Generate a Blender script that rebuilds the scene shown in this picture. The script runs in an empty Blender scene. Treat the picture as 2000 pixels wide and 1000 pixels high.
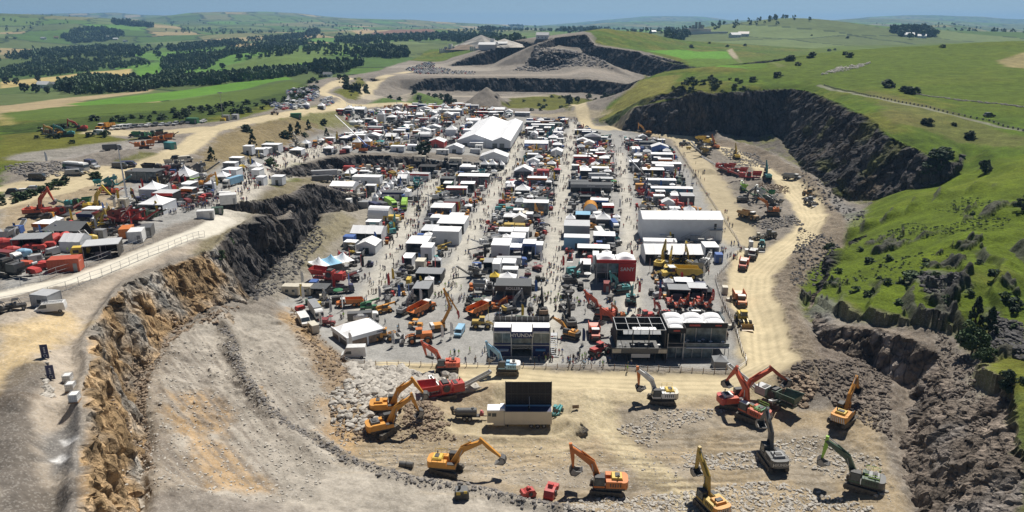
import bpy,bmesh,math,random
import numpy as np
from mathutils import Vector,Matrix
from mathutils.geometry import delaunay_2d_cdt
random.seed(7)
SC=bpy.context.scene
COL=SC.collection
R=math.radians
# ------ camera
CAM_H=80.0
PITCH=R(17.7)
FPX=1428.0
cam_d=bpy.data.cameras.new("camera")
cam_d.sensor_width=36.0
cam_d.lens=36.0*FPX/2000.0
cam_d.clip_start=1.0
cam_d.clip_end=40000.0
cam=bpy.data.objects.new("camera",cam_d)
cam.location=(0,0,CAM_H)
cam.rotation_euler=(R(90)-PITCH,0,0)
COL.objects.link(cam)
SC.camera=cam
# ------ sky, sun, exposure
SUN_EL,SUN_AZ=R(57),R(24)
world=bpy.data.worlds.new("World")
SC.world=world
world.use_nodes=True
wn,wl=world.node_tree.nodes,world.node_tree.links
sky=wn.new("ShaderNodeTexSky")
sky.sky_type='NISHITA'
sky.sun_disc=False
sky.sun_elevation=SUN_EL
sky.sun_rotation=SUN_AZ
sky.altitude=3000
sky.air_density=0.7
sky.dust_density=0.3
sky.ozone_density=3.0
wl.new(sky.outputs[0],wn["Background"].inputs[0])
wn["Background"].inputs[1].default_value=0.05
sun_d=bpy.data.lights.new("sun",'SUN')
sun_d.energy=5.0
sun_d.angle=R(0.5)
sun_d.color=(1.0,0.955,0.88)
sun=bpy.data.objects.new("sun",sun_d)
sd=Vector((math.sin(SUN_AZ)*math.cos(SUN_EL),math.cos(SUN_AZ)*math.cos(SUN_EL),math.sin(SUN_EL)))
sun.rotation_euler=sd.to_track_quat('Z','Y').to_euler()
sun.location=(0,0,300)
COL.objects.link(sun)
SC.view_settings.view_transform='Standard'
SC.view_settings.look='None'
SC.view_settings.exposure=0.2
SC.view_settings.gamma=1.0
# ------ survey helpers
CP,SP=math.cos(PITCH),math.sin(PITCH)
def ray(px,py):
 a=(px-1000.0)/FPX
 v=(py-500.0)/FPX
 return a,CP-v*SP,-(SP+v*CP)
def W(px,py,z):
 dx,dy,dz=ray(px,py)
 t=(z-CAM_H)/dz
 return (dx*t,dy*t,z)
def Wd(px,py,t):
 dx,dy,dz=ray(px,py)
 return (dx*t,dy*t,CAM_H+dz*t)
# ------ noise
def _hash(ix,iy,iz,seed):
 h=(ix.astype(np.int64)*374761393+iy.astype(np.int64)*668265263+iz.astype(np.int64)*2147483647+seed*1274126177)&0xffffffff
 h=((h^(h>>13))*1274126177)&0xffffffff
 h=((h^(h>>16))*2246822519)&0xffffffff
 return ((h^(h>>15))&0xffffff)/float(0xffffff)
def vnoise(x,y,z=None,seed=0):
 x=np.asarray(x,float);y=np.asarray(y,float)
 ix,iy=np.floor(x),np.floor(y)
 fx,fy=x-ix,y-iy
 fx=fx*fx*(3-2*fx);fy=fy*fy*(3-2*fy)
 if z is None:
  zz=np.zeros_like(ix)
  a=_hash(ix,iy,zz,seed);b=_hash(ix+1,iy,zz,seed)
  c=_hash(ix,iy+1,zz,seed);d=_hash(ix+1,iy+1,zz,seed)
  return (a*(1-fx)+b*fx)*(1-fy)+(c*(1-fx)+d*fx)*fy
 iz=np.floor(z);fz=z-iz;fz=fz*fz*(3-2*fz)
 out=0
 for k,wz in ((0,1-fz),(1,fz)):
  a=_hash(ix,iy,iz+k,seed);b=_hash(ix+1,iy,iz+k,seed)
  c=_hash(ix,iy+1,iz+k,seed);d=_hash(ix+1,iy+1,iz+k,seed)
  out=out+wz*((a*(1-fx)+b*fx)*(1-fy)+(c*(1-fx)+d*fx)*fy)
 return out
def fbm(x,y,s,z=None,o=4,seed=0,gain=0.5):
 t=0;a=1.0;n=0
 for i in range(o):
  f=(2.03**i)/s
  t=t+a*(vnoise(x*f,y*f,None if z is None else z*f,seed+i*17)-0.5)
  n+=a;a*=gain
 return t/n*2.0
def sstep(a,b,x):
 t=np.clip((x-a)/(b-a),0,1)
 return t*t*(3-2*t)
# ------ terrain survey (break lines and spot heights)
PTS=[]
EDG=[]
def spots(lst):
 for p in lst:PTS.append(W(*p))
def spots_d(lst):
 for p in lst:PTS.append(Wd(*p))
def line(pts):
 i0=len(PTS)
 PTS.extend(pts)
 EDG.extend((i0+k,i0+k+1) for k in range(len(pts)-1))
CLIFFS=[]
def cliff(lst,side=1):
 """rim of a rock face, and its toe a few metres out and below"""
 rim=[W(a,b,c) for a,b,c,d,e in lst]
 toe=[]
 n=len(rim)
 for i in range(n):
  p,q=rim[max(i-1,0)],rim[min(i+1,n-1)]
  dx,dy=q[0]-p[0],q[1]-p[1]
  l=math.hypot(dx,dy)
  nx,ny=dy/l*side,-dx/l*side
  toe.append((rim[i][0]+nx*lst[i][4],rim[i][1]+ny*lst[i][4],lst[i][3]))
 line(rim);line(toe)
 CLIFFS.append((rim,toe))
cliff([(1215,222,12,1,8),(1240,207,20,1,10),(1300,195,26,1,12),(1350,184,31,1,12),(1420,176,34,1,12),(1480,172,36,1,13),(1540,170,37,1,14),(1585,176,37,1,16),(1650,200,37,1,22),(1700,225,36,2,24),(1740,255,34,3,24),(1790,280,31,6,18),(1840,303,28,14,12),(1864,311,26,20,6)])
cliff([(120,1060,26,12,6),(150,940,27,9,5),(160,800,27,9,5),(170,720,27,9,5),(165,650,27,10,5),(190,600,27,10,6),(240,548,26,10,8),(300,515,25,10,10),(350,497,24.5,10,9),(400,482,24,9,7),(425,473,23,6,6),(440,452,22,4,6),(470,430,21,3,6),(500,412,21,3,6),(560,376,20,2,6),(605,352,18,3,8),(640,361,14,3,8),(684,377,8,1,5)])
cliff([(545,625,7,.5,7),(590,660,7,0,7),(640,702,6.5,0,7),(665,745,6,0.3,7),(692,795,3,.8,4)],side=-1)
cliff([(1690,455,9,2,4),(1650,490,9,2,4),(1610,560,7,1.5,4),(1596,595,6.5,1.5,4),(1640,635,9,2,4),(1711,637,12,2,5),(1762,650,13,2,6),(1815,700,11,2,4),(1824,784,10,2,4),(1842,856,10,2,4),(1860,955,9,1,4),(1895,1060,9,1,4)])
cliff([(530,332,13,8,5),(580,318,11,3,5),(640,304,10,1,5),(720,300,9,.5,5),(800,302,8,.3,5),(880,312,6.5,.2,5),(930,308,4,.2,5),(1000,300,2,.2,5)])
cliff([(385,312,24,18,12),(400,290,25,17,22),(430,262,25,16,26),(480,243,25,14,30),(550,226,25,11,34),(620,214,24,9,34),(690,207,21,8,26)])
cliff([(740,158,17,8,22),(780,152,19,5,20),(840,150,20,3,14),(1000,150,20,2,12),(1150,152,20,2,12),(1230,162,18,2,14)])
cliff([(866,129,22,20,6),(905,114,32,20,9),(940,102,40,20,12),(1000,80,54,20,15),(1042,88,49,22,16),(1066,104,38,22,14)])
cliff([(1050,82,55,45,8),(1080,74,59,45,10),(1146,66,65,43,12),(1163,88,51,32,14),(1250,100,45,18,16),(1320,121,36,16,14),(1372,131,31,18,10)])
cliff([(1032,128,26,22,14),(1050,100,44,36,14),(1140,104,42,30,20),(1200,125,30,22,14)])
spots([(600,600,0),(670,500,0),(760,400,0),(800,340,0),(900,340,0),(1000,340,0),(1100,290,0),(1200,290,0),(1290,285,0),(1060,300,0),(1120,240,0),(1200,262,0),(1290,273,0),(1400,282,0),(1460,300,0),(1550,370,0),(1610,430,0),(1600,480,0),(1500,560,0),(1520,680,0),(900,500,0),(1200,500,0),(1400,450,0),(700,640,0),(720,720,0),(1000,700,0),(1300,700,0),(1450,720,0),(800,760,0),(1000,800,0),(1200,800,0),(1400,800,0),(1560,800,1),(1640,800,1.5),(760,830,0),(740,880,.5),(850,900,.6),(1000,930,.6),(1200,930,0),(1400,920,0),(1600,900,0),(1700,900,.6),(1740,960,.5),(1500,1000,0),(1250,1000,1),(1700,1060,0),(1350,1060,1),(560,480,1),(620,440,.5),(690,420,0),(520,560,2),(560,560,1),(560,596,0.5),(500,590,4),(400,630,10),(470,622,9),(530,640,8),(350,700,9.5),(300,800,9),(450,750,8.5),(560,740,7.5),(620,780,5.5),(300,900,9),(450,850,7.5),(560,840,5.5),(560,900,5),(650,900,3),(700,950,3.5),(850,980,3.5),(450,960,8),(560,1000,6),(300,965,11),(240,990,15),(1000,1000,3),(750,1040,5),(400,1040,11),(0,620,28),(100,640,27),(60,760,27.5),(60,900,27),(80,1000,26),(0,1040,26),(250,520,25.5),(0,560,26),(150,540,25),(200,450,22),(0,450,22),(350,440,22),(420,420,21),(0,350,23),(130,340,22),(250,320,23),(340,310,24),(0,300,25),(200,250,25),(380,235,25.5),(550,205,25),(650,195,22),(0,250,23),(400,400,20.5),(450,360,19),(520,350,16.5),(470,320,17),(540,305,14),(600,295,12),(660,270,9.5),(720,250,8),(800,240,7.5),(900,230,6.5),(800,290,8),(880,296,6.5),(940,290,5),(1000,250,4),(1040,235,2.5),(1060,262,1),(700,225,8),(850,210,7),(950,215,5),(1050,220,2.5),(1640,430,3),(1650,400,2),(1600,360,1.5),(1660,420,3),(1640,470,3),(1600,520,2),(1560,600,2.5),(1545,640,3.5),(1560,700,4.5),(1600,740,5),(1650,700,4.5),(1690,700,4),(1690,770,3.5),(1620,790,2.5),(1689,396,5),(1780,366,16),(1740,440,13),(1800,440,17),(1860,380,22),(1700,500,11),(1750,500,13),(1680,560,9),(1800,560,14),(1740,600,12),(1820,620,13.5),(1900,540,18),(1990,550,22),(1900,640,17),(1990,640,20),(1950,752,17),(1990,760,20),(1960,900,16),(1990,1000,15),(2060,900,20),(1900,420,24),(2000,420,25),(2000,330,29),(1900,260,31),(1900,200,38),(2000,240,34),(2060,340,31),(1750,180,40),(1600,150,43),(1500,150,41),(1400,155,39),(1310,165,34),(1260,180,26),(1300,137,39),(1400,132,43),(1500,126,46),(1600,114,50),(1650,98,55),(1800,89,58),(2000,79,64),(1160,238,1),(1195,205,13),(1225,175,24),(1255,153,33),(700,192,7),(760,195,4),(850,188,3),(1000,200,2),(1150,205,1),(1080,195,2),(1220,188,2),(730,165,12),(700,150,20),(660,170,21),(640,150,24),(800,138,20),(860,120,21),(950,136,20),(1060,140,20),(1190,142,20),(1000,142,20),(760,125,22),(700,125,22),(1100,95,47),(1070,98,46),(1130,92,47),(1060,134,22),(1160,134,22),(1300,145,20),(1260,160,12),(1240,200,8),(1190,56,71),(1300,90,44),(1230,62,65.5),(1250,80,52),(1370,105,36),(1500,132,26),(1350,125,33),(1560,118,26),(0,220,20),(0,180,9),(150,200,18),(200,180,13),(400,175,17),(500,160,19),(0,140,-4),(200,140,-3),(400,140,6),(560,140,16),(0,105,0),(200,110,0),(400,115,4),(0,85,6),(200,88,4),(400,92,12),(600,135,18),(530,112,26),(650,100,30),(560,95,32),(720,118,24),(800,105,22),(470,125,10),(700,90,30),])
spots_d([(-60,32,3500),(0,34,3500),(100,38,3600),(180,42,3800),(260,47,4000),(330,57,4200),(0,60,2600),(150,62,2800),(300,72,2900),(450,66,3300),(600,62,3400),(700,62,3000),(850,56,3000),(1000,58,2900),(1080,60,2600),(800,78,2300),(950,82,2000),(600,75,2600),(900,94,1600),(1000,76,2100),(1300,74,2000),(1400,72,1900),(1500,60,1950),(1580,46,2000),(1660,60,1950),(1250,72,2700),(1400,74,2700),(1500,70,2800),(1580,68,2800),(1680,72,2700),(1800,66,5000),(1930,66,5200),(1450,85,1500),(1600,88,1450),(1700,84,1700),(1760,94,1500),(1700,112,1200),(1760,84,2600),(1800,74,3000),(1862,51,3500),(1930,68,3500),(1990,78,3400),(2080,80,3400),(1400,62,3500),(1700,62,3600),(1200,60,3200),(1860,72,2900),(1860,66,4200)])
for x in range(-9000,9001,1500):
 for y,z in ((5200,30),(6500,45),(8500,62),(11000,85),(14500,95)):
  if abs(x)<y*1.0+500:PTS.append((float(x),float(y),z+14*math.sin(x*.0013+y)))
PTS+=[(-300,60,28),(-150,40,28),(-60,30,26),(0,20,8),(0,70,3),(60,60,2),(80,20,14),(95,70,20),(160,40,28),(130,110,26),(300,100,36),(250,200,31),(400,300,42),(-450,200,27),(-500,400,22),(-1500,200,10),(-3000,500,10),(500,700,62),(700,300,64),(420,900,40),(900,900,50),(1500,300,50),(3000,500,40),(2500,2000,40),(-3500,3000,60),(-2500,1500,5),(0,-60,20),(-400,-60,28),(400,-60,50),(9000,0,40),(-9000,0,20),(15000,15000,90),(-15000,15000,90),(15000,-100,60),(-15000,-100,60)]
cdt=delaunay_2d_cdt([Vector(p[:2]) for p in PTS],EDG,[],0,1e-4)
tv=np.array([tuple(v) for v in cdt[0]])
tz=np.zeros(len(tv))
for i,o in enumerate(cdt[3]):
 if o:tz[i]=PTS[o[0]][2]
 else :
  d=[(math.hypot(tv[i][0]-p[0],tv[i][1]-p[1]),p[2]) for p in PTS]
  d.sort();tz[i]=(d[0][1]+d[1][1])/2
tf=[tuple(f) for f in cdt[2]]
def raster(x0,y0,nx,ny,st):
 H=np.full((ny,nx),np.nan)
 for f in tf:
  a,b,c=tv[f[0]],tv[f[1]],tv[f[2]]
  i0=max(int(math.floor((min(a[0],b[0],c[0])-x0)/st)),0);i1=min(int(math.ceil((max(a[0],b[0],c[0])-x0)/st))+1,nx)
  j0=max(int(math.floor((min(a[1],b[1],c[1])-y0)/st)),0);j1=min(int(math.ceil((max(a[1],b[1],c[1])-y0)/st))+1,ny)
  if i0>=i1 or j0>=j1:continue
  X=x0+st*np.arange(i0,i1)[None,:];Y=y0+st*np.arange(j0,j1)[:,None]
  den=(b[1]-c[1])*(a[0]-c[0])+(c[0]-b[0])*(a[1]-c[1])
  if abs(den)<1e-9:continue
  u=((b[1]-c[1])*(X-c[0])+(c[0]-b[0])*(Y-c[1]))/den
  v=((c[1]-a[1])*(X-c[0])+(a[0]-c[0])*(Y-c[1]))/den
  w=1-u-v
  m=(u>=-1e-6)&(v>=-1e-6)&(w>=-1e-6)
  H[j0:j1,i0:i1][m]=(u*tz[f[0]]+v*tz[f[1]]+w*tz[f[2]])[m]
 return np.nan_to_num(H,nan=20.0)
def blur(H,k):
 n=int(k*2.5)+1
 w=np.exp(-0.5*(np.arange(-n,n+1)/k)**2);w/=w.sum()
 P=np.pad(H,((n,n),(0,0)),'edge');H2=sum(w[i]*P[i:i+H.shape[0]] for i in range(2*n+1))
 P=np.pad(H2,((0,0),(n,n)),'edge')
 return sum(w[i]*P[:,i:i+H.shape[1]] for i in range(2*n+1))
NX0,NY0,NST=-800.0,0.0,1.0
HN=raster(NX0,NY0,1700,1400,NST)
HN_s=blur(HN,1.0)
HN_m=blur(HN,7.0)
gy,gx=np.gradient(HN_s)
SL=np.hypot(gx,gy)
cl=np.clip(blur(sstep(0.45,0.9,SL),2.0)*1.6,0,1)
HN=HN_s*cl+HN_m*(1-cl)
FX0,FY0,FST=-15000.0,-100.0,30.0
HF=blur(raster(FX0,FY0,1001,500,FST),2.2)
def bil(A,x0,y0,st,x,y):
 u=np.clip((x-x0)/st,0,A.shape[1]-1.001);v=np.clip((y-y0)/st,0,A.shape[0]-1.001)
 i=u.astype(int);j=v.astype(int);fu=u-i;fv=v-j
 return (A[j,i]*(1-fu)+A[j,i+1]*fu)*(1-fv)+(A[j+1,i]*(1-fu)+A[j+1,i+1]*fu)*fv
def seg_dist(x,y,pl):
 best=np.full(np.shape(x),1e9)
 for (ax,ay),(bx,by) in zip(pl[:-1],pl[1:]):
  dx,dy=bx-ax,by-ay
  L=dx*dx+dy*dy+1e-9
  t=np.clip(((x-ax)*dx+(y-ay)*dy)/L,0,1)
  best=np.minimum(best,np.hypot(x-ax-t*dx,y-ay-t*dy))
 return best
def add_berm(pts,h,w,z=0):
 pl=[W(a,b,z)[:2] for a,b in pts]
 xs=[p[0] for p in pl];ys=[p[1] for p in pl]
 i0=int(max((min(xs)-3*w-NX0),0));i1=int(min(max(xs)+3*w-NX0,HN.shape[1]));j0=int(max(min(ys)-3*w,0));j1=int(min(max(ys)+3*w,HN.shape[0]))
 X,Y=np.meshgrid(NX0+np.arange(i0,i1),NY0+np.arange(j0,j1))
 d=seg_dist(X,Y,pl)
 HN[j0:j1,i0:i1]+=h*np.exp(-(d/w)**2)*(0.85+0.3*fbm(X,Y,9,o=2))
def add_heap(px,py,z,h,r,sharp=1.0,ell=1.0):
 x,y,_=W(px,py,z)
 i0,i1,j0,j1=int(x-NX0-1.5*r),int(x-NX0+1.5*r)+1,int(max(y-1.5*r,0)),int(y+1.5*r)+1
 X,Y=np.meshgrid(NX0+np.arange(i0,i1),NY0+np.arange(j0,j1))
 d=np.hypot((X-x)/ell,Y-y)/r
 d=d*(1+0.18*fbm(X,Y,r*.8,o=2,seed=int(px)))
 HN[j0:j1,i0:i1]+=h*np.clip(1-d,0,1)**sharp
BERMS=dict(front=[(690,712),(800,716),(1000,720),(1200,723),(1440,732),(1462,715)],right=[(1462,715),(1440,640),(1402,560),(1396,540),(1448,488),(1438,465),(1400,410),(1340,320),(1312,280)],road_out=[(1320,262),(1420,280),(1500,310),(1570,360),(1625,430),(1612,480),(1540,530),(1515,590),(1540,660),(1560,730)],back=[(1180,248),(1250,256),(1330,262)],screen=[(870,845),(890,862),(1000,866),(1100,860),(1140,830),(1130,800)],)
add_berm(BERMS['front'],0.9,1.8);add_berm(BERMS['right'],1.0,2.2);add_berm(BERMS['road_out'],3.0,5.0);add_berm(BERMS['back'],3.5,4)
add_berm(BERMS['screen'],0.9,1.2)
add_berm([(430,632),(455,660),(455,690),(480,740),(520,790),(565,830),(620,862)],1.9,1.7,8)
add_berm([(620,862),(700,905),(800,935),(900,948),(1020,975),(1120,990),(1300,1000)],1.3,1.5,3)
add_berm([(40,1040),(30,960),(25,880),(40,800),(60,740),(90,690)],1.0,2.6,27)
add_berm([(90,985),(150,970),(260,965),(420,985),(560,1000),(700,1010)],1.6,2.5,10)
add_heap(1005,762,0,2.4,6,1.2,1.1);add_heap(965,775,0,1.5,5,1.2,1.6);add_heap(1112,835,0,2.2,5,1.1,.8)
add_heap(830,815,0,2.6,8,1.1,1.0);add_heap(690,830,0,2.6,10,1.1,1.4);add_heap(720,780,0,2.0,10,1.2,1.2)
add_heap(951,207,4,18,24,1.0,1.0);add_heap(812,196,4,9,24,1.0,1.3)
add_heap(1500,432,0,4,16,1.0,1.5);add_heap(1500,362,0,3.5,16,1.0,1.4);add_heap(1430,300,0,2.6,26,1.0,1.3);add_heap(1460,336,0,3.0,12,1.0,1.6)
add_heap(1385,338,0,2.8,6,1);add_heap(1372,334,0,2.4,6,1);add_heap(1195,788,0,1.3,8,1,1.5);add_heap(1262,862,0,-1.0,10,1,1.6)
add_heap(1555,755,1,4.5,11,1.1,1.3);add_heap(60,335,24,3.5,22,1,1.6);add_heap(150,315,24,1.5,30,1,2.0);add_heap(270,305,24,3,16,1,1.4)
add_heap(205,440,22,1.6,12,1,1.4);add_heap(180,400,22,1.2,16,1,2.0);add_heap(300,700,9,1.2,12,1)
def H(x,y):
 x=np.asarray(x,float);y=np.asarray(y,float)
 n=bil(HN,NX0,NY0,NST,x,y);f=bil(HF,FX0,FY0,FST,x,y)
 m=sstep(0,90,np.minimum(np.minimum(x-NX0,898-x),1398-y))
 z=n*m+f*(1-m)
 r=np.hypot(x,y)
 far=sstep(700,2500,r)
 z=z+far*(fbm(x,y,900,o=4,seed=5)*15)+sstep(3500,8000,r)*(fbm(x,y,2600,o=4,seed=9)*150+4)
 for hx,hy,hh,hr in ((760,2080,20,330),(2110,3600,24,420),(-2500,3700,14,900),(1350,2700,8,500),(-300,7200,22,1300),(2600,7600,26,1500),(-4200,7600,20,1300)):
  z=z+hh*np.exp(-((x-hx)**2+(y-hy)**2)/(hr*hr))
 return z
def ground(px,py):
 """the point of the ground seen at a picture position"""
 dx,dy,dz=ray(px,py)
 t=60*1.004**np.arange(0,1250)
 zz=CAM_H+dz*t-H(dx*t,dy*t)
 k=np.argmax(zz<0)
 if zz[k]>=0:k=len(t)-1
 k=max(k,1)
 a,b=t[k-1],t[k]
 for _ in range(12):
  m=(a+b)/2
  if CAM_H+dz*m-float(H(dx*m,dy*m))<0:b=m
  else :a=m
 return Vector((dx*b,dy*b,float(H(dx*b,dy*b))))
def grounds(pts):
 return [tuple(ground(*p)[:2]) for p in pts]
# ------ ground mesh: a fan of quads, finer near the camera
rr=np.concatenate([np.arange(46,80,.6),np.arange(80,250,.36),np.arange(250,620,.75),np.arange(620,1250,1.8),1250*1.009**np.arange(0,265)])
NA=1240
aa=np.linspace(R(-52),R(52),NA)
RRg,AAg=np.meshgrid(rr,aa,indexing='ij')
X=RRg*np.sin(AAg);Y=RRg*np.cos(AAg)
NRW=len(rr)
near_w=1-sstep(1200,1700,RRg)
wx=X+near_w*(fbm(X,Y,14,o=3,seed=21)*1.6);wy=Y+near_w*(fbm(X,Y,14,o=3,seed=22)*1.6)
Z=H(wx,wy)
e=1.5
gxn=(H(wx+e,wy)-H(wx-e,wy))/(2*e);gyn=(H(wx,wy+e)-H(wx,wy-e))/(2*e)
slope=np.hypot(gxn,gyn)
ROCK=sstep(0.62,1.05,slope)*near_w
nzx,nzy=-gxn/(slope+1e-6),-gyn/(slope+1e-6)
# ---- colour zones ---------------
GRASS=np.array([0.074,0.118,0.010]);OLIVE=np.array([0.120,0.124,0.020])
CREAM=np.array([0.53,0.445,0.285]);GREY=np.array([0.36,0.345,0.315]);DIRT=np.array([0.36,0.285,0.185]);BROWN=np.array([0.235,0.165,0.095])
SCREE=np.array([0.205,0.18,0.15]);PALE=np.array([0.47,0.44,0.39]);OCHRE=np.array([0.42,0.27,0.125]);DARKROCK=np.array([0.082,0.076,0.073]);SHOW=np.array([0.30,0.293,0.275])
n40=fbm(X,Y,45,o=4,seed=1);n8=fbm(X,Y,7,o=4,seed=2);n2=fbm(X,Y,1.7,o=3,seed=3);n150=fbm(X,Y,170,o=3,seed=4)
C=GRASS[None,None,:]*(1+0.35*n8[...,None]+.2*n2[...,None])+(OLIVE-GRASS)*sstep(-0.25,0.5,n40+0.4*n8)[...,None]
KIND=np.zeros(X.shape,int)
def pip(px_,py_,poly):
 inside=np.zeros(px_.shape,bool)
 n=len(poly);j=n-1
 for i in range(n):
  xi,yi=poly[i];xj,yj=poly[j]
  if yi!=yj:
   c=((yi>py_)!=(yj>py_))&(px_<(xj-xi)*(py_-yi)/(yj-yi)+xi)
   inside^=c
  j=i
 return inside
def paint_w(poly,col,feather=2.0,amp=2.0,var=0.15,kind=None,alpha=1.0,mask=None,closed=True,width=None,nz=None):
 xs=[p[0] for p in poly];ys=[p[1] for p in poly]
 pad=feather+amp*2+(width or 0)
 sel=np.nonzero((X>min(xs)-pad)&(X<max(xs)+pad)&(Y>min(ys)-pad)&(Y<max(ys)+pad))
 if len(sel[0])==0:return
 x,y=X[sel],Y[sel]
 if width is None:
  d=seg_dist(x,y,list(poly)+[poly[0]])
  d=np.where(pip(x,y,poly),-d,d)
 else :
  d=seg_dist(x,y,list(poly))-width
 d=d+amp*n8[sel]+amp*.5*n2[sel]
 m=1-sstep(-feather,feather,d)
 if mask is not None:m=m*mask[sel]
 if kind is not None:
  KIND[sel]=np.where(m>0.5,kind,KIND[sel])
 m=(m*alpha)[:,None]
 v=1+var*(n8[sel]*.8+n40[sel]*.7+n2[sel]*.6)[:,None]
 C[sel]=C[sel]*(1-m)+np.asarray(col)[None,:]*v*m
def paint(pts,col,**k):
 paint_w(grounds(pts),col,**k)
def track(pts,col,w,**k):
 paint_w(grounds(pts),col,width=w,**k)
farm=(RRg>560)&((X<-160)|(RRg>1500))
ca,sa=math.cos(.45),math.sin(.45)
fx=(X*ca+Y*sa)/210+0.35*n150;fy=(-X*sa+Y*ca)/330+0.35*fbm(X,Y,260,o=2,seed=33)
cell=_hash(np.floor(fx),np.floor(fy),np.zeros_like(fx),77)
pal=np.array([[.085,.15,.03],[.11,.165,.045],[.10,.13,.045],[.07,.125,.03],[.10,.20,.035],[.30,.24,.12],[.13,.17,.06],[.08,.115,.035],[.17,.17,.07]])
cell=np.where((X>250)&(cell>.55)&(cell<.67),.3,cell)
pc=pal[np.minimum((cell*len(pal)).astype(int),len(pal)-1)]
C[farm]=(pc*(1+.12*n8+.15*n40)[...,None])[farm]
edge=np.minimum(np.minimum(fx%1,1-fx%1)*210,np.minimum(fy%1,1-fy%1)*330)
hedge=farm&(edge<3.5+RRg*.0012)
C[hedge]=(.028,.045,.018)
KIND[farm]=4
BG=np.array([.10,.215,.025])
paint([(125,204),(250,188),(400,170),(560,150),(572,155),(400,186),(260,202),(180,210)],BG,feather=3,amp=2,var=.1)
paint([(0,208),(120,192),(300,174),(290,180),(180,194),(125,203),(185,210),(80,214),(0,221)],(.33,.26,.15),feather=4,amp=3)
paint([(0,160),(120,148),(180,140),(256,134),(258,149),(110,160),(0,173)],(.42,.33,.14),feather=4,amp=2)
paint([(265,136),(300,128),(330,122),(335,150),(300,156),(266,156)],BG,feather=4,amp=3)
paint([(0,225),(22,217),(32,245),(0,246)],(.24,.21,.07),feather=3,amp=2)
paint([(0,222),(120,208),(300,200),(400,188),(560,158),(600,165),(480,215),(250,225),(30,240)],(.085,.125,.022),feather=5,amp=4)
paint([(0,248),(60,240),(250,222),(400,210),(560,178),(600,160),(640,150),(610,172),(560,200),(470,222),(390,236),(240,246),(200,258),(90,262),(0,275)],(.040,.066,.012),feather=5,amp=7,var=.4,alpha=.85)
paint([(440,128),(500,110),(600,94),(690,80),(700,95),(620,120),(540,132),(440,142)],(.11,.165,.04),feather=6,amp=8)
paint([(690,60),(790,57),(850,60),(850,67),(730,70)],(.19,.11,.075),feather=8,amp=5)
paint([(660,60),(720,56),(760,60),(700,68)],(.36,.27,.15),feather=8,amp=5)
paint([(1260,98),(1320,97),(1420,100),(1500,130),(1480,137),(1400,132),(1340,118)],(.105,.24,.022),feather=2,amp=2,var=.08)
paint([(1430,95),(1510,122),(1535,130),(1520,133),(1420,98)],(.33,.28,.19),feather=2,amp=2)
paint([(0,395),(0,340),(60,318),(120,300),(240,285),(200,262),(215,243),(400,240),(470,232),(560,205),(600,165),(680,148),(740,138),(800,118),(870,118),(940,95),(1000,80),(1045,72),(1145,62),(1165,85),(1250,99),(1330,122),(1370,133),(1260,145),(1240,170),(1200,195),(1160,236),(1180,244),(1290,255),(1420,262),(1520,300),(1600,350),(1690,400),(1690,450),(1620,480),(1560,560),(1580,620),(1700,625),(1820,632),(1900,660),(1950,760),(1985,900),(2010,1100),(-100,1100),(-100,500)],SCREE,feather=3,amp=4,var=.3,kind=1)
paint([(0,262),(90,255),(200,262),(245,275),(290,262),(330,270),(230,285),(120,305),(40,318),(0,322)],OLIVE,feather=3,amp=5,kind=0)
paint([(230,318),(270,295),(330,300),(310,318)],OLIVE,feather=2,amp=4,alpha=.8)
paint([(700,150),(720,165),(730,190),(680,195),(650,180),(690,160)],OLIVE,feather=4,amp=6,kind=0)
paint([(740,192),(850,186),(880,200),(850,206),(720,203)],(.09,.14,.035),feather=3,amp=4,kind=0)
paint([(1000,190),(1080,183),(1120,190),(1160,195),(1110,215),(1040,212),(980,205)],OLIVE*.9,feather=3,amp=6,kind=0)
paint([(470,235),(560,218),(700,212),(660,230),(700,250),(600,250),(520,250)],OLIVE*1.15,feather=4,amp=6,alpha=.75)
paint([(385,310),(430,262),(480,245),(560,230),(620,245),(560,285),(440,320),(400,345)],(.20,.155,.075),feather=4,amp=6,var=.3,alpha=.95)
paint([(525,322),(570,315),(600,330),(560,345),(600,352),(540,372),(510,340)],(.13,.135,.045),feather=2,amp=3,kind=0)
paint([(540,590),(600,545),(690,470),(770,420),(700,400),(640,350),(690,322),(800,318),(900,322),(1000,300),(1030,232),(1120,232),(1160,245),(1290,275),(1320,290),(1345,330),(1445,470),(1450,490),(1398,545),(1450,712),(1200,712),(1000,712),(690,708),(620,660)],SHOW,feather=1.5,amp=1.2,var=.10,kind=1)
paint([(660,215),(760,205),(900,210),(1040,225),(1020,290),(930,305),(800,298),(690,297),(600,300),(560,308),(530,330),(560,350),(470,372),(430,415),(340,440),(0,580),(0,400),(120,370),(330,310),(400,345),(440,320),(560,285),(640,262),(700,250)],SHOW*.95,feather=2,amp=2,var=.12,kind=1)
paint([(0,395),(80,380),(200,350),(300,330),(220,370),(250,420),(120,470),(0,470)],DIRT*.85,feather=3,amp=4,var=.25,kind=1)
ARENA=[(690,735),(800,738),(950,728),(1200,735),(1440,745),(1480,715),(1540,720),(1560,800),(1700,790),(1740,900),(1800,1040),(1200,1040),(1000,965),(800,925),(660,870),(640,800),(690,780)]
paint(ARENA,DIRT*.84,feather=1.5,amp=2,var=.22,kind=1)
paint([(990,730),(1440,742),(1520,720),(1560,800),(1400,775),(1300,800),(1180,790),(1170,850),(1100,900),(1000,880),(860,850),(850,810),(960,800),(960,770)],CREAM*.82,feather=1.5,amp=2,var=.18,alpha=.7)
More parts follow.
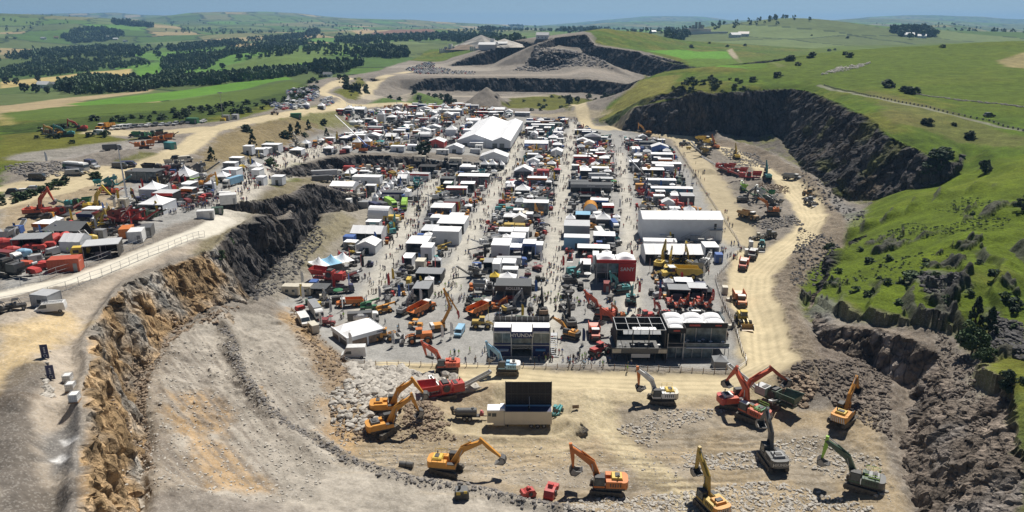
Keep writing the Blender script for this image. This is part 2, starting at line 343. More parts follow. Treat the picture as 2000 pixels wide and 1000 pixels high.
for poly in ([(1180,800),(1330,790),(1400,800),(1420,830),(1350,870),(1270,880),(1210,840)],[(660,900),(760,880),(1100,910),(1380,900),(1360,960),(1200,960),(1000,960),(800,930)],[(1420,840),(1600,830),(1720,900),(1600,960),(1480,930),(1430,880)]):
 paint(poly,np.array([.29,.25,.195]),feather=2,amp=3,var=.35,alpha=.8)
paint([(400,622),(470,612),(540,625),(600,665),(640,705),(690,790),(640,850),(700,905),(1000,965),(1150,1000),(700,1100),(0,1100),(220,960),(240,900),(240,780),(340,650)],np.array([.345,.31,.26]),feather=1.5,amp=2,var=.32,kind=1)
paint([(210,960),(240,900),(240,780),(270,700),(340,660),(330,760),(340,850),(420,960)],np.array([.25,.205,.155]),feather=3,amp=4,var=.35,alpha=.75)
for poly in ([(330,770),(400,760),(450,800),(430,850),(380,830)],[(560,600),(610,640),(690,720),(660,760),(600,680),(540,610)],[(620,780),(700,790),(720,850),(680,890),(620,840)],[(330,800),(450,880),(520,960),(420,960)]):
 paint(poly,OCHRE*1.0,feather=2,amp=3,var=.35,alpha=.72)
paint([(600,640),(660,700),(700,760),(700,800),(650,770),(580,680)],np.array([.27,.2,.13]),feather=1.5,amp=2,var=.3,alpha=.7)
paint([(0,960),(20,900),(100,960),(300,965),(500,975),(700,1000),(800,1060),(0,1100)],np.array([.20,.175,.15]),feather=2,amp=3,var=.3,alpha=.8)
paint([(0,590),(90,600),(230,530),(400,470),(430,485),(330,500),(240,545),(190,600),(165,650),(170,720),(160,800),(150,940),(40,1000),(40,850),(0,760)],np.array([.37,.315,.25]),feather=1.5,amp=2,var=.2,kind=1)
paint([(0,640),(60,625),(130,612),(180,630),(120,680),(60,720),(0,770)],np.array([.50,.38,.21]),feather=2,amp=3,var=.18,alpha=.9)
paint([(90,850),(150,790),(160,860),(155,930),(110,930),(80,900)],np.array([.13,.13,.13]),feather=1.5,amp=2,var=.3,alpha=.8)
paint([(100,900),(120,888),(140,895),(110,905)],np.array([.75,.74,.72]),feather=.5,amp=.8,alpha=.9)
paint([(120,860),(140,852),(152,858),(130,864)],np.array([.7,.69,.67]),feather=.5,amp=.8,alpha=.8)
paint([(230,575),(300,570),(330,560),(290,590)],np.array([.2,.19,.18]),feather=1,amp=1.5,alpha=.5)
paint([(0,770),(30,765),(80,775),(60,790),(0,790)],OCHRE*.6,feather=1,amp=2,alpha=.8)
paint([(1620,90),(2000,78),(2060,240),(1700,180),(1500,150),(1300,140)],(.088,.126,.012),feather=8,amp=10,var=.12,alpha=.8)
paint([(1165,236),(1200,200),(1260,155),(1330,145),(1300,185),(1240,205)],(.20,.185,.045),feather=4,amp=6,var=.2,alpha=.85)
paint([(1650,420),(1780,370),(1864,315),(2020,300),(2040,560),(1800,560),(1640,560)],(.105,.145,.008),feather=3,amp=6,alpha=.75)
paint([(1700,180),(1900,230),(2020,270),(2000,290),(1850,265),(1740,240)],(.17,.145,.06),feather=3,amp=6,alpha=.45)
paint([(1950,118),(2010,100),(2020,135),(1960,130)],(.3,.24,.12),feather=3,amp=3,alpha=.8)
paint([(1560,540),(1640,470),(1690,440),(1760,520),(1900,600),(1900,640),(1700,628),(1580,610)],(.092,.128,.008),feather=3,amp=5,kind=0)
for poly in ([(1780,560),(1860,570),(1870,600),(1800,600)],[(1930,620),(2000,640),(2000,700),(1940,680)],[(1570,620),(1600,580),(1640,600),(1620,640)],[(1540,430),(1640,380),(1690,410),(1640,450),(1600,460)]):
 paint(poly,np.array([.17,.165,.16]),feather=2,amp=4,var=.4,alpha=.7)
paint([(1630,640),(1740,640),(1820,640),(1870,700),(1920,800),(1960,1000),(1860,1040),(1740,900),(1740,740),(1640,690)],np.array([.175,.145,.115]),feather=3,amp=4,var=.35,kind=1)
paint([(1550,640),(1620,650),(1740,660),(1745,740),(1735,810),(1640,800),(1560,770)],np.array([.15,.12,.095]),feather=2,amp=4,var=.3,alpha=.8)
paint([(1960,780),(2010,790),(2010,960),(1980,900)],(.10,.125,.03),feather=2,amp=3,kind=0)
paint([(600,430),(690,400),(760,400),(690,470),(600,545),(540,590),(500,560),(560,480)],np.array([.26,.235,.19]),feather=2,amp=3,var=.25,alpha=.9)
paint([(600,430),(660,410),(700,430),(600,520),(560,480)],np.array([.2,.17,.08]),feather=3,amp=4,var=.3,alpha=.6)
low=(Z<7)&(X>60)&(Y>292)&(Y<620)&(KIND==0)&(slope<.6)
C[low]=((SCREE*.55+(OLIVE-SCREE*.55)*sstep(-.2,.4,n8+.5*n40)[...,None]*.6)*(1+.35*n8+.2*n2)[...,None])[low];KIND[low]=1
track(BERMS['road_out'],np.array([.185,.15,.11]),5.5,feather=1.5,amp=1.5,var=.3,kind=1)
track([(400,488),(430,455),(470,428),(500,410),(560,374),(605,350),(640,358)],np.array([.17,.145,.08]),4.0,feather=2,amp=2.5,var=.3,alpha=.85)
paint([(480,590),(540,500),(600,440),(660,400),(690,400),(600,470),(560,540),(530,590)],np.array([.13,.12,.10]),feather=2,amp=3,var=.4,alpha=.5)
HAUL=[(1195,248),(1260,258),(1330,268),(1400,288),(1455,315),(1500,340),(1545,365),(1575,400),(1588,430),(1570,462),(1520,500),(1475,540),(1470,590),(1490,650),(1500,715)]
track(HAUL,CREAM,6.0,feather=1.5,amp=1.5,var=.10,kind=2)
track([(1460,500),(1450,540),(1455,600)],CREAM,5.0,feather=1.5,amp=1.5,var=.10,kind=2)
track([(1330,275),(1380,330),(1430,420),(1450,470)],CREAM*.85,7.0,feather=3,amp=3,var=.12,kind=2,alpha=.8)
track([(1500,715),(1440,750),(1300,750),(1100,745),(900,728),(760,722)],CREAM,4.5,feather=1.5,amp=1.5,var=.10,kind=2)
track([(1160,760),(1180,830),(1240,900),(1330,960),(1380,1000)],CREAM*.93,3.2,feather=1.5,amp=1.5,var=.12)
track([(1120,205),(1140,230),(1150,248),(1195,250)],CREAM,5,feather=1.5,amp=1.5,var=.10,kind=2)
track([(1180,222),(1120,222),(1000,220)],CREAM*.8,6,feather=3,amp=3,alpha=.6)
track([(0,400),(100,375),(250,330),(330,308),(365,290),(385,272),(410,256),(450,244),(520,230),(570,221)],CREAM*.95,6.0,feather=1.5,amp=1.5,var=.10,kind=2)
track([(200,258),(300,262),(390,252)],CREAM*.9,9.0,feather=2.5,amp=3,var=.10,kind=2)
track([(0,370),(100,352),(200,330)],CREAM*.9,5,feather=2,amp=2,kind=2)
track([(90,305),(200,290),(290,280)],np.array([.27,.25,.225]),14,feather=3,amp=4,alpha=.9)
track([(570,221),(660,210),(680,203),(645,188),(625,180),(650,165),(680,152)],CREAM*.95,6,feather=2,amp=2,kind=2)
track([(680,204),(740,205),(800,202)],CREAM*.9,6,feather=2,amp=2,kind=2)
track([(720,192),(715,175),(730,160),(770,145),(800,140)],CREAM*.95,7,feather=2,amp=2,kind=2)
track([(770,145),(900,147),(1100,146),(1180,140)],np.array([.29,.25,.205]),12,feather=5,amp=4,alpha=.9)
track([(800,130),(860,128),(930,136)],np.array([.30,.265,.22]),30,feather=6,amp=6,alpha=.9)
track([(720,192),(850,187),(1000,190),(1060,187)],np.array([.38,.33,.26]),8,feather=4,amp=4,alpha=.8)
track([(0,578),(150,545),(300,488),(400,450),(440,428)],np.array([.60,.56,.47]),3.2,feather=1,amp=.6,var=.06,kind=2)
track([(440,428),(470,390),(500,352),(560,312),(640,285),(720,270)],np.array([.58,.54,.46]),6,feather=3,amp=2,var=.06,alpha=.7)
track([(60,720),(20,800),(15,900),(60,990),(200,1010)],np.array([.12,.105,.09]),2.6,feather=1,amp=1,alpha=.85)
for pts,w in (([(1062,700),(1085,470),(1105,330),(1122,240)],3.4),([(870,570),(930,440),(985,340),(1020,270)],3.6),([(1235,620),(1228,430),(1212,300)],3.0),([(690,640),(770,480),(850,350)],3.2)):
 track(pts,np.array([.50,.47,.40]),w,feather=2,amp=1.5,var=.08,alpha=.75)
track([(1600,165),(1700,190),(1850,222),(2010,255)],np.array([.22,.22,.16]),1.6,feather=.6,amp=.3,alpha=.9)
def ruts(pts,offs,w,col,a):
 pl=grounds(pts)
 for o in offs:
  q=[]
  for i,p in enumerate(pl):
   a0,b0=pl[max(i-1,0)],pl[min(i+1,len(pl)-1)]
   dx,dy=b0[0]-a0[0],b0[1]-a0[1];l=math.hypot(dx,dy) or 1
   q.append((p[0]+dy/l*o,p[1]-dx/l*o))
  paint_w(q,col,width=w,feather=.3,amp=.25,var=.05,alpha=a)
ruts(HAUL,(-4,-2.2,0.2,2.0,3.8),.35,CREAM*1.12,.6)
ruts(HAUL,(-3.1,-.9,1.1,2.9),.25,CREAM*.8,.5)
ruts([(1500,715),(1440,750),(1300,752),(1100,746),(900,728)],(-3,-1,1.2,3),.35,CREAM*1.12,.5)
ruts([(1500,715),(1440,750),(1300,752),(1100,746),(900,728)],(-2,0,2.1),.25,CREAM*.75,.5)
ruts([(1160,760),(1180,830),(1240,900),(1330,960),(1380,1000)],(-2,-.5,1,2.4),.25,CREAM*.75,.5)
ruts([(0,400),(100,375),(250,330),(330,308),(385,272),(450,244),(570,221)],(-3.5,-1.2,1.4,3.4),.4,CREAM*.8,.45)
for i in range(60):
 px,py=random.uniform(700,1600),random.uniform(850,960)
 ruts([(px-60,py+random.uniform(-8,8)),(px,py+random.uniform(-5,5)),(px+80,py+random.uniform(-10,10))],(-1.1,1.1),.26,DIRT*random.choice((.45,.55,1.4)),.65)
for i in range(44):
 px,py=random.uniform(300,600),random.uniform(680,930)
 ruts([(px-30,py-40),(px,py),(px+40,py+35)],(-1.1,1.1),.26,np.array([.2,.17,.14]),.55)
track([(430,632),(455,660),(455,690),(480,740),(520,790),(565,830),(620,862),(700,905),(800,935),(900,948),(1020,975),(1120,990)],np.array([.17,.145,.115]),1.3,feather=.8,amp=.8,var=.3,alpha=.85)
track([(600,880),(700,928),(820,955),(940,975),(1040,1000)],np.array([.40,.36,.30]),3.0,feather=1,amp=1,alpha=.7)
# ---- rock faces -----------------
cdist_ochre=sstep(176,200,Y)*(X<0)+(X>=0)
rock_col=DARKROCK[None,None,:]+np.zeros(X.shape+(3,))
ochm=((X<-30)&(Y<205))[...,None]*(1-sstep(183,200,Y+6*n8))[...,None]
OC2=np.array([.43,.295,.16])
oc=OC2[None,None,:]*(1+.35*n2[...,None])+(np.array([.38,.345,.295])-OC2)*sstep(-.2,.35,fbm(X,Y,9,z=Z,o=4,seed=51))[...,None]
rock_col=rock_col*(1-ochm)+oc*ochm
brm=((X>30)&(Y<200))[...,None]*1.0
bc=np.array([.225,.185,.15])*(1+.3*n2[...,None])+np.array([.07,.075,.08])*sstep(0,.5,fbm(X,Y,7,z=Z,o=3,seed=52))[...,None]
rock_col=rock_col*(1-brm)+bc*brm
rock_col=rock_col*(1+.35*fbm(X,Y,3,z=Z,o=3,seed=53)[...,None])
tint=sstep(.15,.5,fbm(X,Y,12,z=Z,o=3,seed=54))
warm=(Y>205)&(RRg<700)
rock_col=np.where((warm&(X>0))[...,None],rock_col*(1-.55*tint[...,None])+np.array([.16,.12,.075])*.55*tint[...,None],rock_col)
rock_col=np.where((warm&(X<0))[...,None],rock_col*1.25*(1-.3*tint[...,None])+np.array([.2,.16,.11])*.3*tint[...,None],rock_col)
ledge=sstep(.1,.4,fbm(X,Y,16,z=Z*1.5,o=3,seed=55))*(1-sstep(1.2,2.2,slope))*((X>120)&(Y>205)&(RRg<620))
rock_col=rock_col*(1-.8*ledge[...,None])+np.array([.13,.14,.035])*.8*ledge[...,None]
flat_=(Z>22.5)&(X<-40)&(slope<.95)
ROCK=np.where(flat_,0,ROCK)
rw=sstep(0.35,0.7,ROCK+.35*n8*(ROCK>.02)+.25*n2*(ROCK>.02))
brown_slope=pip(X,Y,grounds([(380,318),(385,290),(430,258),(550,222),(700,203),(720,240),(640,268),(480,330),(420,350)]))
rw=rw*(1-brown_slope)
gs=(X>0)&(Y>560)&(Y<700)
rw=np.where(gs,rw*.35,rw)
C=C*(1-rw[...,None])+rock_col*rw[...,None]
KIND[(rw>.5)]=3
# ---- relief -
r1=1-np.abs(fbm(X,Y,9,z=Z*.5,o=4,seed=61))*2.2
r2=fbm(X,Y,2.6,z=Z*.7,o=4,seed=62)
sc=np.where(RRg<230,1.0,1.9)
blocky=np.round(fbm(X,Y,5,z=Z,o=2,seed=63)*4)/4
dsp=rw*(r1*1.1*sc+r2*1.0*sc+blocky*1.2)
fluted=fbm((X*.9+Y*.5),(Y*.9-X*.5)*1.0,6,o=3,seed=66)*2.2*rw*(Y>205)
def cells(x,y,z,s,seed):
 """blocks of rock: a random number for the nearest jittered lattice point, and a second one"""
 x,y,z=x/s,y/s,z/s;ix,iy,iz=np.floor(x),np.floor(y),np.floor(z)
 best=np.full(x.shape,1e9);sec=np.full(x.shape,1e9);r_=np.zeros(x.shape);q_=np.zeros(x.shape)
 for a in (-1,0,1):
  for b in (-1,0,1):
   for c in (-1,0,1):
    jx,jy,jz=ix+a,iy+b,iz+c
    d=(jx+_hash(jx,jy,jz,seed)-x)**2+(jy+_hash(jx,jy,jz,seed+1)-y)**2+(jz+_hash(jx,jy,jz,seed+2)-z)**2
    m=d<best;sec=np.where(m,best,np.minimum(sec,d));best=np.where(m,d,best);r_=np.where(m,_hash(jx,jy,jz,seed+3),r_);q_=np.where(m,_hash(jx,jy,jz,seed+4),q_)
 return r_,q_,np.sqrt(sec)-np.sqrt(best)
rs=np.nonzero(rw>.04)
bx_,by_,bz_=X[rs]+1.2*n2[rs],Y[rs],Z[rs]*.8
big=np.where(RRg[rs]<240,4.2,8.0)
k1,k2,k3=cells(bx_/big,by_/big,bz_/big,1.0,91)
k4,k5,k6=cells(bx_/big*3,by_/big*3,bz_/big*3,1.0,191)
blk=np.zeros(X.shape);blk[rs]=((k1-.5)*2.6+(k4-.5)*1.1-.8*(1-sstep(0,.12,k3)))*np.where(RRg[rs]<240,.62,1.3)
crk=np.ones(X.shape);crk[rs]=(.75+.5*k2)*(.85+.3*k5)*(.72+.28*sstep(0,.1,k3))
C=C*(1-rw[...,None]+(rw*crk)[...,None])
dsp=rw*(r1*.8*sc+r2*.55*sc+blk+np.where(RRg<240,2.0*fbm(X,Y,16,z=Z*.25,o=3,seed=64),0))
fluted*=np.where(Y>205,1,0)
X2=X+nzx*(dsp+fluted);Y2=Y+nzy*(dsp+fluted)
bare=(KIND==1)
bare_m=bare*(1-sstep(500,900,RRg))
showp=pip(X,Y,grounds([(540,600),(600,545),(690,470),(700,400),(690,322),(900,322),(1030,225),(1120,225),(1290,275),(1345,330),(1450,480),(1398,545),(1455,716),(690,712),(620,660)]))
Z2=Z+rw*(r2*.9)+bare_m*(1-showp*.9)*(1-rw)*(n2*.22+n8*.45)+(KIND==0)*near_w*(n8*.35+n40*1.0)
lumps=np.maximum(fbm(X,Y,1.5,o=3,seed=71),0)*bare_m*(1-showp)
Z2+=lumps*np.where((X>66)|((X<-55)&(Z<14)),.9,.3)
hills_l=np.maximum(0,fbm(X,Y,22,o=4,seed=72))*((X>70)&(X<190)&(Y<260)&(KIND==0))
Z2+=hills_l*4.0
C*=(1+.10*n2[...,None]*near_w[...,None])
C=np.clip(C,0.01,.9)
lg=((X>84)&(X<172)&(Y>118)&(Y<262)&(KIND==0))*sstep(-.15,.15,fbm(X,Y,34,o=3,seed=84)+.1)
th=Z+3.0*fbm(X,Y,26,o=4,seed=85)+(X-Y)*.03
fr_=(th/3.6)%1.0
Z2+=lg*((np.floor(th/3.6)+sstep(0,.22,fr_))*3.6-th+1.6)*.8
ris=lg*(fr_<.26)*sstep(-.25,.1,fbm(X,Y,9,o=3,seed=86))
C=C*(1-ris[...,None]*.75)+np.array([.075,.07,.066])*(1+.4*n2[...,None])*ris[...,None]*.75
Z2+=ris*r2*1.2
far_shade=(KIND==3)&(RRg>700)
C[far_shade]*=.6  # shade on the distant rock faces, painted into their colour
oc_m=sstep(.31,.41,fbm(X,Y,13,o=5,seed=81,gain=.62))*((X>84)&(X<175)&(Y>120)&(Y<235)&(KIND==0))
Z2+=oc_m*(1.6+2.6*r2)
C=C*(1-oc_m[...,None]*.85)+np.array([.085,.08,.075])*oc_m[...,None]*.85
def mat_base(name):
 m=bpy.data.materials.new(name);m.use_nodes=True
 nt=m.node_tree
 return m,nt,nt.nodes["Principled BSDF"]
def terrain_mat(name,s1,s2,amt,bump,bdist,rough=.95,stones=0.0):
 m,nt,b=mat_base(name)
 N,L=nt.nodes,nt.links
 at=N.new("ShaderNodeAttribute");at.attribute_name="Col"
 geo=N.new("ShaderNodeNewGeometry")
 n1=N.new("ShaderNodeTexNoise");n1.inputs["Scale"].default_value=s1;n1.inputs["Detail"].default_value=6;n1.inputs["Roughness"].default_value=.65
 n2_=N.new("ShaderNodeTexNoise");n2_.inputs["Scale"].default_value=s2;n2_.inputs["Detail"].default_value=4
 L.new(geo.outputs["Position"],n1.inputs["Vector"]);L.new(geo.outputs["Position"],n2_.inputs["Vector"])
 mr=N.new("ShaderNodeMapRange");mr.inputs[1].default_value=.3;mr.inputs[2].default_value=.7;mr.inputs[3].default_value=1-amt;mr.inputs[4].default_value=1+amt
 L.new(n1.outputs[0],mr.inputs[0])
 mr2=N.new("ShaderNodeMapRange");mr2.inputs[1].default_value=.3;mr2.inputs[2].default_value=.7;mr2.inputs[3].default_value=1-amt*.6;mr2.inputs[4].default_value=1+amt*.6
 L.new(n2_.outputs[0],mr2.inputs[0])
 mu=N.new("ShaderNodeMath");mu.operation='MULTIPLY';L.new(mr.outputs[0],mu.inputs[0]);L.new(mr2.outputs[0],mu.inputs[1])
 vm=N.new("ShaderNodeVectorMath");vm.operation='SCALE';L.new(at.outputs["Color"],vm.inputs[0]);L.new(mu.outputs[0],vm.inputs["Scale"])
 col=vm.outputs[0]
 if stones:
  vo=N.new("ShaderNodeTexVoronoi");vo.inputs["Scale"].default_value=4.5;L.new(geo.outputs["Position"],vo.inputs["Vector"])
  sp=N.new("ShaderNodeSeparateColor");L.new(vo.outputs["Color"],sp.inputs[0])
  th=N.new("ShaderNodeMapRange");th.inputs[1].default_value=.80;th.inputs[2].default_value=.86;th.inputs[3].default_value=0;th.inputs[4].default_value=stones
  L.new(sp.outputs[0],th.inputs[0])
  mx=N.new("ShaderNodeMix");mx.data_type='RGBA';L.new(th.outputs[0],mx.inputs[0]);L.new(col,mx.inputs[6]);mx.inputs[7].default_value=(.55,.52,.47,1)
  col=mx.outputs[2]
 if name=='rock_face':
  mp=N.new("ShaderNodeMapping");mp.inputs["Scale"].default_value=(1,1,.3);L.new(geo.outputs["Position"],mp.inputs["Vector"])
  vc=N.new("ShaderNodeTexVoronoi");vc.feature='DISTANCE_TO_EDGE';vc.inputs["Scale"].default_value=.42;L.new(mp.outputs[0],vc.inputs["Vector"])
  cr=N.new("ShaderNodeMapRange");cr.inputs[1].default_value=0;cr.inputs[2].default_value=.09;cr.inputs[3].default_value=.45;cr.inputs[4].default_value=1;L.new(vc.outputs["Distance"],cr.inputs[0])
  v3=N.new("ShaderNodeVectorMath");v3.operation='SCALE';L.new(col,v3.inputs[0]);L.new(cr.outputs[0],v3.inputs["Scale"]);col=v3.outputs[0]
 L.new(col,b.inputs["Base Color"])
 b.inputs["Roughness"].default_value=rough;b.inputs["Specular IOR Level"].default_value=.15
 bp=N.new("ShaderNodeBump");bp.inputs["Strength"].default_value=bump;bp.inputs["Distance"].default_value=bdist
 L.new(n1.outputs[0],bp.inputs["Height"]);L.new(bp.outputs[0],b.inputs["Normal"])
 return m
KMAT=[terrain_mat("grass_turf",1.3,.16,.34,.9,.6),terrain_mat("crushed_stone_ground",1.6,.25,.20,.7,.3,stones=.2),terrain_mat("dusty_track",.9,.12,.07,.35,.2),terrain_mat("rock_face",.55,.14,.30,1.0,1.6),terrain_mat("farmland",.05,.012,.14,.3,2.0)]
KNAME=['hillside','ground','haul_road','quarry_cliff','farmland']
co=np.stack([X2,Y2,Z2],-1).reshape(-1,3)
cc=np.concatenate([C,np.ones(X.shape+(1,))],-1).reshape(-1,4)
ii=(np.arange(NRW-1)[:,None]*NA+np.arange(NA-1)[None,:]).ravel()
quads=np.stack([ii,ii+1,ii+NA+1,ii+NA],-1)
qk=KIND[:-1,:-1].ravel()
def tag(o,label=None,cat=None,group=None,kind=None):
 if label:o['label']=label
 if cat:o['category']=cat
 if group:o['group']=group
 if kind:o['kind']=kind
 return o
def np_mesh(name,co,faces,smooth=False):
 me=bpy.data.meshes.new(name)
 n=len(faces);k=faces.shape[1]
 me.vertices.add(len(co));me.vertices.foreach_set("co",np.ascontiguousarray(co,np.float32).ravel())
 me.loops.add(n*k);me.loops.foreach_set("vertex_index",faces.astype(np.int32).ravel())
 me.polygons.add(n);me.polygons.foreach_set("loop_start",np.arange(0,n*k,k,dtype=np.int32))
 me.polygons.foreach_set("use_smooth",np.full(n,smooth))
 me.update(calc_edges=True)
 return me
for k in range(5):
 q=quads[qk==k]
 if len(q)==0:continue
 u,inv=np.unique(q.ravel(),return_inverse=True)
 me=np_mesh(KNAME[k],co[u],inv.reshape(-1,4)[:,::-1],smooth=(k!=3))
 ca_=me.color_attributes.new("Col",'FLOAT_COLOR','POINT')
 ca_.data.foreach_set("color",cc[u].astype(np.float32).ravel())
 me.materials.append(KMAT[k])
 tag(bpy.data.objects.new(KNAME[k],me),kind='structure')
 COL.objects.link(bpy.data.objects[KNAME[k]])
def HZ(x,y):
 r_=math.hypot(x,y);a_=math.atan2(x,y)
 i=int(np.clip(np.searchsorted(rr,r_)-1,0,NRW-2));fr=(r_-rr[i])/(rr[i+1]-rr[i])
 u=(a_-aa[0])/(aa[1]-aa[0]);j=int(np.clip(u,0,NA-2));fu=u-j
 return float((Z2[i,j]*(1-fu)+Z2[i,j+1]*fu)*(1-fr)+(Z2[i+1,j]*(1-fu)+Z2[i+1,j+1]*fu)*fr)
def G(px,py):
 p=ground(px,py)
 return Vector((p.x,p.y,HZ(p.x,p.y)))
# ------ materials
MATS={}
def M(name,col=None,rough=.5,metal=0.0,var=.12,scale=1.2,dirt=.0,bump=0.0,emit=0):
 """procedural paint, cloth, rubber, glass ...: a base colour with blotches and settled dust"""
 if name in MATS:return MATS[name]
 m,nt,b=mat_base(name);N,L=nt.nodes,nt.links
 tc=N.new("ShaderNodeNewGeometry")
 n=N.new("ShaderNodeTexNoise");n.inputs["Scale"].default_value=scale;n.inputs["Detail"].default_value=5
 L.new(tc.outputs["Position"],n.inputs["Vector"])
 mr=N.new("ShaderNodeMapRange");mr.inputs[1].default_value=.3;mr.inputs[2].default_value=.7;mr.inputs[3].default_value=1-var;mr.inputs[4].default_value=1+var
 L.new(n.outputs[0],mr.inputs[0])
 oi=N.new("ShaderNodeObjectInfo")
 mo=N.new("ShaderNodeMapRange");mo.inputs[3].default_value=.88;mo.inputs[4].default_value=1.1
 L.new(oi.outputs["Random"],mo.inputs[0])
 mm=N.new("ShaderNodeMath");mm.operation='MULTIPLY';L.new(mr.outputs[0],mm.inputs[0]);L.new(mo.outputs[0],mm.inputs[1])
 vm=N.new("ShaderNodeVectorMath");vm.operation='SCALE';vm.inputs[0].default_value=col;L.new(mm.outputs[0],vm.inputs["Scale"])
 out=vm.outputs[0]
 if dirt:
  n2=N.new("ShaderNodeTexNoise");n2.inputs["Scale"].default_value=scale*2.7;n2.inputs["Detail"].default_value=6
  L.new(tc.outputs["Position"],n2.inputs["Vector"])
  r2=N.new("ShaderNodeMapRange");r2.inputs[1].default_value=.45;r2.inputs[2].default_value=.75;r2.inputs[3].default_value=dirt*.3;r2.inputs[4].default_value=dirt
  L.new(n2.outputs[0],r2.inputs[0])
  mx=N.new("ShaderNodeMix");mx.data_type='RGBA';L.new(r2.outputs[0],mx.inputs[0]);L.new(out,mx.inputs[6]);mx.inputs[7].default_value=(.40,.34,.25,1)
  out=mx.outputs[2]
 L.new(out,b.inputs["Base Color"])
 b.inputs["Roughness"].default_value=rough;b.inputs["Metallic"].default_value=metal
 if bump:
  bp=N.new("ShaderNodeBump");bp.inputs["Strength"].default_value=bump;bp.inputs["Distance"].default_value=.2
  L.new(n.outputs[0],bp.inputs["Height"]);L.new(bp.outputs[0],b.inputs["Normal"])
 MATS[name]=m
 return m
PAINT=dict(orange=(.62,.17,.02),amber=(.66,.29,.03),red=(.50,.035,.03),vermilion=(.58,.09,.035),yellow=(.66,.46,.05),mustard=(.48,.33,.05),blue=(.04,.12,.38),navy=(.02,.03,.11),green=(.03,.20,.08),lime=(.32,.60,.05),teal=(.03,.27,.28),white=(.78,.78,.76),cream=(.62,.57,.46),grey=(.27,.28,.29),darkgrey=(.09,.095,.10),black=(.022,.022,.024),brown=(.16,.09,.05),darkgreen=(.03,.08,.05),skyblue=(.25,.48,.66),maroon=(.22,.025,.03),purple=(.16,.05,.3),silver=(.5,.51,.52),pink=(.6,.12,.16),ochre=(.35,.2,.06))
for k_,v_ in PAINT.items():
 M('paint_'+k_,v_,rough=.45,dirt=.2,var=.10)
 M('canvas_'+k_,v_,rough=.85,var=.05,scale=.5,dirt=.04)
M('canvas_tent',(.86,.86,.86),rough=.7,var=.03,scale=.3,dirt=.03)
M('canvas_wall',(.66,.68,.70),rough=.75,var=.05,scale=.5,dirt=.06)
M('rubber',(.026,.025,.024),rough=.85,dirt=.12)
M('steel',(.30,.30,.30),rough=.5,metal=.3,dirt=.2)
M('dark_steel',(.04,.04,.042),rough=.6,dirt=.12)
M('galvanised',(.45,.46,.47),rough=.45,metal=.3,dirt=.1)
M('glass',(.05,.065,.075),rough=.12,var=.05)
M('clear_glass',(.13,.17,.185),rough=.12,var=.5,scale=.8)
M('track_steel',(.06,.055,.05),rough=.75,dirt=.35)
M('belt',(.05,.05,.05),rough=.9,dirt=.35)
M('stone_pale',(.48,.445,.39),rough=.95,var=.25,scale=1.5,bump=.5)
M('stone_grey',(.24,.222,.205),rough=.95,var=.3,scale=1.5,bump=.5)
M('stone_dark',(.095,.09,.088),rough=.95,var=.3,scale=1.5,bump=.5)
M('stone_brown',(.27,.205,.145),rough=.95,var=.3,scale=1.5,bump=.5)
M('wood',(.25,.16,.09),rough=.8,var=.2)
M('stone_umber',(.17,.14,.115),rough=.95,var=.3,scale=1.5,bump=.5)
M('skin',(.50,.28,.19),rough=.6)
M('leaf',(.045,.085,.022),rough=.75,var=.35,scale=.35)
M('leaf_dark',(.022,.048,.018),rough=.8,var=.35,scale=.3)
M('leaf_light',(.075,.12,.03),rough=.75,var=.35,scale=.35)
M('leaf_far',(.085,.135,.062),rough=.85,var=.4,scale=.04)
M('bark',(.09,.07,.05),rough=.95,var=.3)
M('stripe',(.7,.7,.68),rough=.5,dirt=.3)
M('photo_panel',(.20,.14,.10),rough=.5,var=.6,scale=.8)
M('lamp_amber',(.7,.3,.03),rough=.3)
